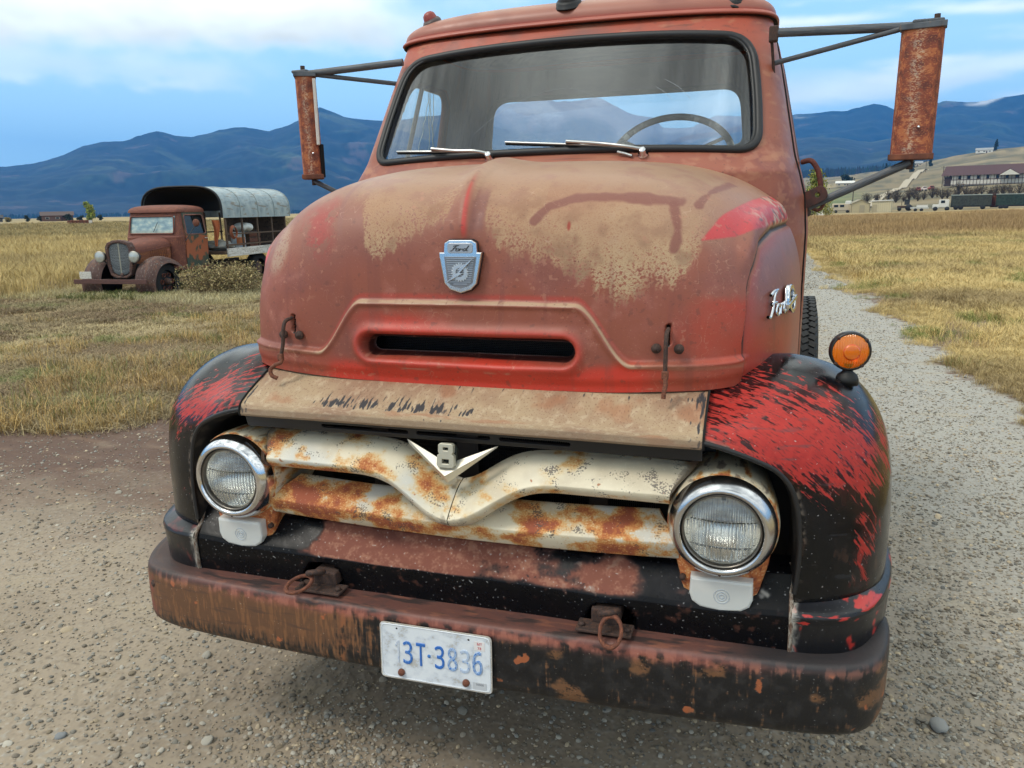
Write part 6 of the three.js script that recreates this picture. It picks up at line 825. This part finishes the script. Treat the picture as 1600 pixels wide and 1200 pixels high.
{ const o = thing('rusty_container', 'low rusty brown container in the field left of the abandoned truck', 'container', at(-46.55, 150, -.2), faceCam(-46.55) + .1); part('body', box(3.6, 1.0, 1.6, 0, .55, 0, .05), RUST, o); part('end_panel', box(.5, .8, .05, 1.5, .6, .81), WHT, o); for (let i = 0; i < 6; i++) part('rib', box(.06, .9, .05, -1.6 + i * .5, .55, .81), DARKRUST, o); }
tree('poplar_tree', 'tall yellow green poplar pair in front of the left mountains', 'tree', -45.95, 290, 6.6, 3.4, GY, { n: 1500, trunk: .02, size: .30, lobes: 6 });
for (const [az, r, h, w, l, c] of [[-47.2, 296, 2.6, 2.6, 'small dark tree just right of the far brown house', G2], [-48.65, 305, 2.5, 2.4, 'small dark tree just left of the far brown house', G2], [-49.4, 310, 2.6, 1.6, 'narrow dark tree, second left of the far brown house', G2], [-50.4, 310, 2.0, 2.4, 'small ochre bushy tree farthest left on the field edge', [[150, 130, 70], [126, 112, 66]]], [-46.45, 292, 2.0, 2.0, 'round green tree just left of the yellow poplars', G2], [-45.35, 300, 2.2, 1.6, 'dark tree just right of the yellow poplars', G2]]) tree('field_tree', l, 'tree', az, r, h, w, c, { n: 420, size: .24, trunk: .05, lobes: 4 });
// ---- right: valley
tree('cottonwood_tree', 'yellow green leafy tree right beside the red truck door', 'tree', 3.15, 88, 5.4, 2.9, G1, { n: 3600, trunk: .06, size: .11, lobes: 11 });
tree('cottonwood_tree', 'smaller paler tree at the right foot of the yellow green tree', 'tree', 4.1, 95, 3.0, 1.9, [[142, 138, 74], [120, 122, 66], [160, 150, 92]], { n: 1300, trunk: .06, size: .09, lobes: 7 });
const gable = (name, label, cat, az, r, w, h, d, wall, roof, turn, extra) => { const o = thing(name, label, cat, at(az, r, 0), faceCam(az) + turn); part('wall', extrude([[-w / 2, 0], [w / 2, 0], [w / 2, h * .68], [0, h], [-w / 2, h * .68]], d).translate(0, 0, -d / 2), wall, o); for (const s of [-1, 1]) { const g = box(Math.hypot(w / 2, h * .32) + .25, .10, d + .4); g.rotateZ(-s * Math.atan2(h * .32, w / 2)); g.translate(s * w / 4, h * .86, 0); part('roof_slope', g, roof, o); } if (extra) extra(o, w, h, d); return o; };
gable('tan_shed', 'tan gabled shed across the right field', 'shed', 6.15, 200, 4.0, 2.9, 4.5, std(0xb3a583, .85), std(0x8d846e, .8), .18, (o, w, h, d) => { part('door', box(1.1, 1.7, .08, .3, .85, d / 2 + .04), std(0xa0947a, .8), o); for (const x of [-1.3, 1.3]) part('corner_board', box(.12, 2.0, .06, x * 1.5, 1, d / 2 + .03), std(0x8a7f68, .8), o); });
{ const o = thing('white_roofed_shed', 'cream shed with a flat white roof right of the tan shed', 'shed', at(7.55, 200, 0), faceCam(7.55) - .1); part('wall', box(4.0, 2.5, 3, 0, 1.25, 0), std(0xc4b898, .85), o); const g = box(4.5, .22, 3.5, 0, 2.62, 0); g.rotateZ(.03); part('roof', g, WHT, o); part('door', box(.9, 1.8, .08, -1.3, .9, 1.53), std(0xa89c80, .8), o); for (let i = 0; i < 6; i++) part('siding_batten', box(.06, 2.3, .05, -.6 + i * .45, 1.2, 1.52), std(0xb4a888, .8), o); }
{ const o = thing('white_trailer', 'small white trailer roof just right of the yellow green tree', 'trailer', at(4.02, 150, -.3), faceCam(4)); part('body', box(2.2, 1.7, 3, 0, .95, 0, .12), WHT, o); part('window', box(.8, .5, .05, .2, 1.2, 1.51), GLZ, o); for (const s of [-1, 1]) { const g = lathe([[0, -.1], [.3, -.1], [.3, .1], [0, .1]], 16); g.rotateZ(1.57); g.translate(s * .9, .3, .8); part('wheel', g, RUBBER, o); } }
{ const o = thing('camper_van', 'tan camper with dark windows between the white trailer and the tan shed', 'camper', at(5.1, 200, 0), faceCam(5.1)); part('body', box(4.2, 1.7, 2, 0, 1.3, 0, .2), std(0xb8aa92, .7), o); part('cab_over', box(1.3, .9, 2, 1.4, 2.3, 0, .2), WHT, o); for (const x of [-1.2, .1]) part('window', box(.9, .55, .05, x, 1.6, 1.01), GLZ, o); for (const x of [-1.2, 1.3]) { const g = latheZ([[0, .1], [.35, .1], [.35, -.1], [0, -.1]], 16, x, .35, 1.0); part('wheel', g, RUBBER, o); } }
{ const o = thing('parked_tractor', 'dark farm machine among junk right of the white roofed shed', 'tractor', at(8.9, 205, 0), faceCam(8.9)); part('chassis', box(3.2, .5, 1.2, 0, .9, 0, .1), DARKRUST, o); part('cab', box(1.1, 1.1, 1.1, .4, 1.9, 0, .08), std(0x2b2e30, .5), o); part('roof', box(1.3, .1, 1.3, .4, 2.5, 0), BLACK, o); for (const [x, r] of [[-1.1, .45], [.8, .75]]) part('wheel', latheZ([[0, .2], [r, .2], [r, -.2], [0, -.2]], 20, x, r, .7), RUBBER, o); part('exhaust', rod([-.7, 1.2, .2], [-.7, 2.2, .2], .05), BLACK, o); }
{ const o = thing('flat_trailer', 'pale flatbed trailer lying right of the dark farm machine', 'trailer', at(9.75, 195, 0), faceCam(9.75) + .15); part('bed', box(3.4, .35, 2, 0, .75, 0, .04), std(0xb4b4ae, .7), o); part('board', box(2.2, .5, .06, .4, 1.15, .9), WHT, o); for (const x of [-.9, .3]) part('wheel', latheZ([[0, .1], [.35, .1], [.35, -.1], [0, -.1]], 16, x, .35, .9), RUBBER, o); }
{ const o = thing('white_truck', 'white lorry cab parked left of the long dark trailers', 'truck', at(11.0, 200, 0), faceCam(11.0)); part('cab', box(2.0, 1.7, 2.2, .4, 1.6, 0, .15), WHT, o); part('hood', box(1.4, .8, 1.9, -1.1, 1.0, 0, .15), WHT, o); part('side_window', box(.8, .6, .05, .2, 2.0, 1.11), GLZ, o); part('windscreen', box(.05, .6, 1.7, -.62, 2.0, 0), GLZ, o); for (const x of [-1.2, 1.1]) part('wheel', latheZ([[0, .15], [.48, .15], [.48, -.15], [0, -.15]], 20, x, .48, 1.0), RUBBER, o); part('bumper', box(.15, .25, 2.1, -1.85, .55, 0), GREYM, o); }
for (const [az, w, l, c] of [[12.6, 7.8, 'long dark grey green freight trailer beside the white lorry', [58, 64, 58]], [15.0, 7.6, 'dark green freight trailer at the right edge of the field', [36, 58, 52]]]) { const o = thing('freight_trailer', l, 'trailer', at(az, 203, 0), faceCam(az), 'freight trailers parked behind the right field'); const m = rustTile(c, c.map(k => k * .75), [92, 82, 66]); part('body', box(w, 2.3, 2.4, 0, 2.0, 0, .05), m, o); part('roof_edge', box(w + .1, .18, 2.5, 0, 3.2, 0), std(0x8f9690, .7), o); for (let i = 0; i < 11; i++) part('rib', box(.1, 2.2, .08, -w / 2 + .3 + i * (w - .6) / 10, 2.0, 1.22), m, o); part('underframe', box(w, .3, 2.2, 0, .75, 0), BLACK, o); for (const x of [-w * .36, -w * .24, w * .3]) part('wheel', latheZ([[0, .12], [.5, .12], [.5, -.12], [0, -.12]], 18, x, .5, 1.05), RUBBER, o); }
{ const o = thing('brown_boxcar', 'brown gap section between the two dark freight trailers', 'trailer', at(13.85, 205, 0), faceCam(13.85)); part('body', box(1.5, 3.1, 2, 0, 1.9, 0, .04), DARKRUST, o); part('door', box(1.0, 2.3, .06, 0, 1.7, 1.02), RUST, o); }
{ // long lodge
  const az = 14.2, r = 350, o = thing('long_lodge', 'long white half-timbered lodge with a dark brown roof on the right hillside', 'lodge', at(az, r, -.6), faceCam(az) - .16), L = 38, w0 = std(0xc9c4b8, .8), rf = std(0x4b3335, .8);
  part('wall', box(L, 4.0, 11, 0, 2.2, 0), w0, o); const g = extrude([[-6.6, 3.9], [6.6, 3.9], [0, 7.6]], L + 1.6); g.rotateY(Math.PI / 2); g.translate(-L / 2 - .8, 0, 0); part('roof', g, rf, o);
  for (let i = 0; i <= 34; i++) part('timber', box(.16, 3.9, .1, -L / 2 + i * L / 34, 2.2, 5.53), BRN, o); for (const y of [.5, 2.3, 4.05]) part('timber', box(L, .2, .12, 0, y, 5.56), BRN, o); for (let i = 0; i < 12; i++) { const f = part('window', box(1.0, 1.3, .08, -L / 2 + 2.3 + i * 3.1, 3.1, 5.56), BRN, o); part('pane', box(.8, 1.1, .06, -L / 2 + 2.3 + i * 3.1, 3.1, 5.61), GLZ, f); }
  const p = extrude([[-3.6, 3.5], [3.6, 3.5], [0, 5.8]], 3); p.translate(3, 0, 5.2); part('porch_gable', p, rf, o); part('porch_face', extrude([[-3.2, 3.5], [3.2, 3.5], [0, 5.5]], .1).translate(3, 0, 8.22), w0, o); part('entrance', box(2.2, 3.4, .2, -L / 2 + 1.4, 1.7, 5.6), std(0x3a2c2c, .8), o); part('end_gable', extrude([[-5.6, 4.1], [5.6, 4.1], [0, 7.2]], .12).rotateY(-Math.PI / 2).translate(-L / 2 - .02, 0, 0), w0, o);
}
for (const [az, c, l] of [[9.55, 0x8e3a36, 'red car at the left end of the cars below the lodge'], [9.9, 0xc9b8b2, 'pale pink van in the middle of the cars below the lodge'], [10.3, 0x9a3c38, 'red van nearest the lodge corner']]) { const o = thing('parked_car', l, 'car', at(az, 335, .1), faceCam(az) + .15); const m = std(c, .4); part('body', box(2.0, .8, 1.7, 0, .7, 0, .2), m, o); part('cabin', box(1.3, .7, 1.5, .2, 1.35, 0, .2), m, o); part('window', box(1.1, .35, .04, .2, 1.4, .76), GLZ, o); for (const x of [-.6, .6]) part('wheel', latheZ([[0, .1], [.32, .1], [.32, -.1], [0, -.1]], 14, x, .32, .82), RUBBER, o); }
// bare orchard bushes in a row
{
  const make = (k, label, az, r, h) => { const t = thing('bare_bush', label, 'bush', at(az, r, -.1), rr(0, 6), 'bare bushes in rows below the lodge'); const tw = []; for (let i = 0; i < 60; i++) { const a = rr(0, 6.2832), e = rr(.05, .8), l = h * rr(.6, 1.05), d = [Math.sin(e) * Math.cos(a), Math.cos(e), Math.sin(e) * Math.sin(a)]; tw.push(tube([[0, 0, 0], [d[0] * l * .35, d[1] * l * .5, d[2] * l * .35], [d[0] * l * .8, d[1] * l, d[2] * l * .8]], .035, 4, 3)); } part('twigs', merge(tw), std(0x4d443c, .95), t); part('leaves', leaves(220, ball(0, h * .55, 0, h * .5, h * .42, h * .5, .4), .16, [[92, 80, 62], [78, 68, 54], [110, 94, 66]]), LEAF, t); return t; };
  const L = 'grey bare fruit bush in the row between the sheds and the lodge'; const protos = [make(0, L, 6.6, 275, 3.4), make(1, L, 7.2, 272, 3.0), make(2, L, 7.9, 276, 3.6)];
  for (let i = 0; i < 26; i++) { const c = protos[i % 3].clone(); c.name = numbered('bare_bush'); c.position.set(...at(8.4 + i * .32 + rr(-.1, .1), 264 + (i % 4) * 7 + rr(-2, 2), -.1)); c.rotation.y = rr(0, 6); const s = rr(.7, 1.25); c.scale.set(s, s, s); scene.add(c); }
}
// utility poles, trees and houses up the valley
const pole = (az, r, h, label) => { const o = thing('utility_pole', label, 'utility pole', at(az, r, 0), faceCam(az)); part('post', (() => { const g = new THREE.CylinderGeometry(.10, .14, h, 8); g.translate(0, h / 2, 0); return g; })(), std(0x4e443a, .95), o); part('crossarm', box(1.8, .12, .12, 0, h - .5, 0), std(0x4e443a, .95), o); for (const x of [-.8, 0, .8]) part('insulator', lathe([[0, .2], [.05, .18], [.06, 0], [0, 0]], 8).translate(x, h - .44, 0), GREYM, o); };
pole(10.9, 360, 8.2, 'wooden utility pole left of the lodge'); pole(5.75, 230, 5.6, 'wooden utility pole left of the bare bushes'); pole(9.9, 600, 8, 'distant utility pole on the slope above the track');
farHouse('valley_house', 'pale house with a white roof below the right mountains beside a dark tree', 5.2, 560, 11, 3.6, 7, CRM, WHT);
farHouse('valley_house', 'white house high on the far right slope', 13.0, 880, 14, 5, 9, WHT, GREYM); farHouse('valley_house', 'small pale house below the right mirror arm', 9.3, 900, 12, 5, 8, CRM, GREYM);
tree('valley_tree', 'dark round tree beside the pale house in the valley', 'tree', 5.25, 580, 8, 9, G2, { n: 500, size: .9, trunk: .05, lobes: 4 });
for (const [az, r, h, l] of [[9.15, 700, 10, 'dark conifer on the slope under the right mirror'], [10.15, 820, 9, 'dark conifer right of the mirror on the upper slope'], [13.6, 900, 11, 'dark conifer near the white house on the far slope'], [7.6, 900, 9, 'dark conifer farther left on the valley slope']]) tree('conifer', l, 'tree', az, r, h, h * .42, G2, { n: 420, size: .8, trunk: .02, lobes: 6, cone: true });
{ // dark wood along the foot of the mountains
  const g = new THREE.ConeGeometry(6, 20, 5), N = 5200, im = new THREE.InstancedMesh(g, new THREE.MeshStandardMaterial({ color: 0xffffff, roughness: 1 }), N), m = new THREE.Matrix4(), c = new THREE.Color(); let k = 0;
  for (let i = 0; i < 40000 && k < N; i++) { const left = rnd() < .35, az = left ? rr(-56, -30) : rr(-4, 20), r = left ? rr(2300, 3400) : rr(1700, 3100), x = CAM.x + Math.sin(az * D2R) * r, z = CAM.z - Math.cos(az * D2R) * r; if (fbm(x * .0022, z * .0045, 3, 3) < -.02) continue; const s = rr(.5, 1.1); m.makeScale(s, s, s); m.setPosition(x, H(x, z) + 8 * s, z); im.setMatrixAt(k, m); c.setRGB(.018 * rr(.7, 1.4), .028 * rr(.7, 1.4), .022 * rr(.7, 1.3)); im.setColorAt(k++, c); }
  im.count = k; im.name = 'distant_wood'; im.userData = { kind: 'stuff', label: 'dark conifer wood along the foot of the mountains', category: 'wood' }; scene.add(shade(im));
}
{ // pale farm track climbing the slope
  const m = std(0xa89c86, 1), pts = [[6.55, 232], [6.9, 260], [7.4, 305], [7.9, 350], [8.5, 420], [9.2, 540], [9.9, 690]], cv = new THREE.CatmullRomCurve3(pts.map(p => V(p[0], p[1], 0)));
  struct('farm_track', grid(6, 90, (u, v) => { const p = cv.getPoint(v), q = at(p.x + (u - .5) * (2.4 + p.y * .003) / p.y * 57.3, p.y, .30 + p.y * .0004); return [...q, u, v]; }, { flip: true }), m);
}
// ================================================================ grass, stones
{
  const clump = (nb, h, spread, lean, w) => { const pos = [], col = []; for (let i = 0; i < nb; i++) { const a = rr(0, 6.2832), r0 = rr(0, spread), bx = Math.cos(a) * r0, bz = Math.sin(a) * r0, b = rr(0, 6.2832), l = h * rr(.5, 1), d = lean * rr(.2, 1.3), dx = Math.cos(b) * d, dz = Math.sin(b) * d, px = -Math.sin(b) * w, pz = Math.cos(b) * w, k = rr(.75, 1.15); const A = [bx - px, -.02, bz - pz], B = [bx + px, -.02, bz + pz], C = [bx + dx * .4 * l - px * .7, l * .6, bz + dz * .4 * l - pz * .7], D = [bx + dx * .4 * l + px * .7, l * .6, bz + dz * .4 * l + pz * .7], E = [bx + dx * l, l * (1 - .25 * Math.min(d, 1.4) * .6), bz + dz * l]; for (const t of [A, B, D, A, D, C, C, D, E]) { pos.push(...t); col.push(k, k, k * .96); } } const g = new THREE.BufferGeometry(); g.setAttribute('position', new THREE.Float32BufferAttribute(pos, 3)); g.setAttribute('color', new THREE.Float32BufferAttribute(col, 3)); g.computeVertexNormals(); return g; };
  const GM = () => new THREE.MeshStandardMaterial({ vertexColors: true, roughness: .9, side: THREE.DoubleSide });
  const lay = (name, label, cat, geo, N, place) => { const im = new THREE.InstancedMesh(geo, GM(), N), o = new THREE.Object3D(), c = new THREE.Color(); let k = 0, guard = 0; while (k < N && guard++ < N * 6) { const q = place(); if (!q) continue; o.position.set(q.x, H(q.x, q.z) + (q.dy || 0), q.z); o.rotation.set(q.tx || 0, rr(0, 6.2832), q.tz || 0); o.scale.set(q.s * (q.wide || 1), q.s * (q.tall || 1), q.s * (q.wide || 1)); o.updateMatrix(); im.setMatrixAt(k, o.matrix); c.setRGB(...q.c.map(x => Math.pow(x / 255, 2.2))); im.setColorAt(k++, c); } im.count = k; im.name = name; im.userData = { kind: 'stuff', label, category: cat }; scene.add(shade(im)); };
  const polar = (a0, a1, r0, r1, pw = 1) => { const az = rr(a0, a1) * D2R, r = r0 * Math.pow(r1 / r0, Math.pow(rnd(), pw)); return [CAM.x + Math.sin(az) * r, CAM.z - Math.cos(az) * r, r]; };
  const shadeOf = (cols, x, z, f = .3) => { const n = fbm(x * f, z * f, 2, 3) * 1.6 + .5 + rr(-.25, .25), i = clamp(n, 0, .999) * (cols.length - 1), a = cols[Math.floor(i)], b = cols[Math.min(Math.floor(i) + 1, cols.length - 1)], t = i - Math.floor(i), k = rr(.85, 1.12); return a.map((v, j) => (v + (b[j] - v) * t) * k); };
  const inTruck = (x, z) => x > -14.2 && x < -11.0 && z < -11.0 && z > -17.4 && false;
  const GOLD = [[196, 173, 120], [204, 180, 124], [178, 156, 108], [154, 134, 96]], THAT = [[180, 163, 124], [158, 140, 106], [138, 120, 92], [144, 136, 98]], BRNG = [[178, 148, 104], [158, 130, 94], [194, 166, 116]];
  // short cropped thatch on the left, standing golden grass farther back
  lay('dry_turf', 'short sparse dry turf between the track and the abandoned truck', 'grass', clump(16, .07, .09, 1.5, .0022), 150000, () => { const [x, z, r] = polar(-75, -14, 3.2, 26); const e = isRoadEdge(x, z); const ed = sm(-1.5, .2, e); if (e > .12 * rnd() - .05 + .9 * Math.pow(rnd(), 5)) return null; if (fbm(x * .8, z * .8, 14, 3) < rr(-.38, .20) + ed * .30) return null; if (fbm(x * .35 + 3, z * .5, 41, 3) > .10 && rnd() < .8) return null; const s = rr(.5, 1.3) * (1 + r * .03); return { x, z, s, wide: 1.2, tall: rr(.5, 1.1), c: fbm(x * .7, z * .7, 30, 3) > .18 && rnd() < .6 ? [112, 116, 66] : fbm(x * .45, z * .6, 52, 3) > .05 && rnd() < .7 ? shadeOf([[138, 116, 88], [120, 100, 78], [154, 132, 100]], x, z) : shadeOf(THAT, x, z) }; });
  lay('golden_grass', 'tall golden dry grass across the left field', 'grass', clump(14, .42, .14, .55, .004), 120000, () => { const [x, z, r] = polar(-75, -20, 17.5, 170); if (x > -14.4 && x < -10.5 && z > -19 && z < -9.5) return null; const n = fbm(x * .12, z * .12, 4, 3); if (r < 24 && n < rr(-.3, .35) + (24 - r) * .05) return null; const dk = sm(24, 30, r) * sm(48, 36, r); return { x, z, s: rr(.6, 1.15) * (1 + r * .012), tall: r > 60 ? .6 : 1, c: r > 60 && rnd() < .75 ? shadeOf([[132, 122, 88], [150, 134, 92], [112, 106, 80]], x, z, .08) : shadeOf(GOLD, x, z, .15) }; });
  lay('roadside_grass', 'dry yellow grass along the right side of the gravel road', 'grass', clump(15, .22, .12, 1.0, .003), 160000, () => { const [x, z, r] = polar(-4, 40, 3.4, 40); const e = isRoadEdge(x, z); if (x < 1 || e > rr(-.35, .12)) return null; const near = sm(1.6, .1, -e); if (fbm(x * .7, z * .7, 9, 3) < rr(-.6, .05) + near * .12) return null; const bare = fbm(x * 1.1, z * .35, 21, 3); if (bare > .08 && rnd() < .85) return null; return { x, z, s: rr(.4, .95) * (1 + r * .014) * lerp(1, .5, near), c: fbm(x * .6, z * .4, 33, 3) > .16 && rnd() < .65 ? [112, 122, 62] : shadeOf(GOLD, x, z) }; });
  lay('tall_meadow_grass', 'tall brown dry grass at the back of the right field', 'grass', clump(14, .55, .16, .45, .0045), 110000, () => { const [x, z, r] = polar(-3, 42, 15, 84, .8); if (isRoadEdge(x, z) > -.5 || x < 2) return null; const n = fbm(x * .1, z * .1, 6, 3); if (r < 30 && n < rr(-.4, .3) + (30 - r) * .03) return null; return { x, z, s: rr(.6, 1.15) * (1 + r * .004), tall: lerp(.42, 1, sm(32, 50, r)) * lerp(1, .55, sm(50, 80, r)), c: r > 34 + n * 20 ? shadeOf(BRNG, x, z, .1) : shadeOf(GOLD, x, z, .2) }; });
  lay('straw_tufts', 'ragged straw tufts along the edge of the bare dirt', 'grass', clump(26, .20, .16, 1.1, .0028), 1500, () => { const left = rnd() < .6, [x, z] = left ? polar(-62, -18, 4.0, 15) : polar(-2, 34, 4.5, 30); const e = isRoadEdge(x, z); if (e > (left ? .5 : -.1) || e < (left ? -9 : -2.5)) return null; if (fbm(x * .5, z * .5, 71, 2) < .02) return null; return { x, z, s: rr(.5, 1.25), c: rnd() < .25 ? [126, 124, 76] : shadeOf([[206, 178, 118], [184, 152, 98], [168, 140, 96]], x, z) }; });
  lay('green_weeds', 'low green weeds under the front of the abandoned truck', 'weeds', clump(12, .22, .10, .8, .006), 900, () => { const a = rr(-.75, 1.0), x = -12.4 + a * 1.3, z = -11.3 + rr(-.5, .7); return { x, z, s: rr(.4, .9), c: rnd() < .6 ? [84, 96, 50] : [150, 142, 92] }; });
  lay('pale_stems', 'pale seeding stems around the wheels of the abandoned truck', 'grass', clump(10, .26, .12, .7, .003), 2400, () => { const x = rr(-14.6, -8.6), z = rr(-13.2, -10.2); if (x < -11.2 && x > -13.8 && z < -11.2) return null; if (x < -11.2 && x > -13.8 && rnd() < .6) return null; if (z > -10.6 && rnd() < .5) return null; return { x, z, s: rr(.4, 1.1), c: shadeOf([[178, 160, 112], [196, 186, 150], [150, 136, 92]], x, z) }; });
  // loose stones
  const st = (() => { const g = new THREE.IcosahedronGeometry(1, 1), p = g.attributes.position; for (let i = 0; i < p.count; i++) { const x = p.getX(i), y = p.getY(i), z = p.getZ(i), k = 1 + .32 * n3(x * 1.7 + 4, y * 1.7, z * 1.7); p.setXYZ(i, x * k * 1.15, y * k * .68, z * k); } const h = mergeVertices(g.deleteAttribute('normal') && g.deleteAttribute('uv') && g); h.computeVertexNormals(); return h; })();
  const stones = (name, label, N, place) => { const im = new THREE.InstancedMesh(st, new THREE.MeshStandardMaterial({ color: 0xffffff, roughness: .92 }), N), o = new THREE.Object3D(), c = new THREE.Color(); let k = 0, g = 0; while (k < N && g++ < N * 8) { const q = place(); if (!q) continue; o.position.set(q.x, H(q.x, q.z) + .006 - q.s * .10 + (fbm(q.x * 1.6, q.z * 1.6, 4, 3) * .018 + -.014 * (gauss(q.x - .75, .28) + gauss(q.x + .85, .28)) + .012), q.z); o.rotation.set(rr(-.5, .5), rr(0, 6.28), rr(-.5, .5)); o.scale.set(q.s * rr(.8, 1.3), q.s * rr(.6, 1.1), q.s); o.updateMatrix(); im.setMatrixAt(k, o.matrix); const t = rnd(), b = rr(.7, 1.15), col = t < .40 ? [152, 146, 134] : t < .68 ? [136, 126, 112] : t < .9 ? [164, 148, 124] : [132, 130, 124]; c.setRGB(...col.map(x => Math.pow(x * b / 255, 2.2))); im.setColorAt(k++, c); } im.count = k; im.name = name; im.userData = { kind: 'stuff', label, category: 'gravel' }; scene.add(shade(im)); };
  stones('gravel', 'loose grey gravel over the track', 110000, () => { const az = rr(-60, 40) * D2R, r = .8 * Math.pow(28 / .8, rnd()), x = CAM.x + Math.sin(az) * r, z = CAM.z - Math.cos(az) * r; if (isRoadEdge(x, z) < rr(-.1, .5)) return null; const right = sm(.4, 1.6, x), patch = fbm(x * 1.1, z * 1.1, 6, 3); if (rnd() > .12 + .30 * right + sm(.05, .35, patch) * .40) return null; return { x, z, s: .0016 + .0070 * Math.pow(rnd(), 4.5) + r * .00030 }; });
  stones('pebbles', 'larger pebbles scattered on the track', 620, () => { const az = rr(-58, 36) * D2R, r = .9 * Math.pow(14 / .9, rnd()), x = CAM.x + Math.sin(az) * r, z = CAM.z - Math.cos(az) * r; if (isRoadEdge(x, z) < .3) return null; return { x, z, s: .007 + .013 * Math.pow(rnd(), 3) }; });
  const rockM = [std(0x8d8b86, .9), std(0x77797a, .9), std(0xa69a86, .9)];
  for (const [x, z, s, m, l] of [[-1.02, .40, .027, 0, 'pale grey stone on the dirt below the left end of the bumper'], [-.55, .56, .018, 1, 'small grey stone below the bumper left of the plate'], [-1.30, .20, .015, 1, 'bluish stone alone on the dirt far left'], [-.47, .80, .014, 2, 'tan stone on the dirt below the plate'], [.21, .72, .020, 1, 'grey stone under the plate towards the camera'], [.34, .58, .022, 0, 'rounded grey stone below the right half of the bumper'], [1.30, -.6, .026, 0, 'pale stone beside the right fender on the gravel']]) { const o = solo('rock', st.clone(), rockM[m], l, 'rock'); o.position.set(x, H(x, z) + s * .45 + .012, z); o.scale.set(s * 1.2, s, s); o.rotation.set(rr(-.3, .3), rr(0, 6), rr(-.3, .3)); }
  { const o = solo('straw', tube([[-1.28, .026, .62], [-1.05, .034, .52], [-.85, .030, .40], [-.68, .030, .28]], .0022, 20, 5), std(0xb79a62, .9), 'long dry straw lying on the dirt at lower left', 'straw'); }
}
renderer.render(scene, camera);
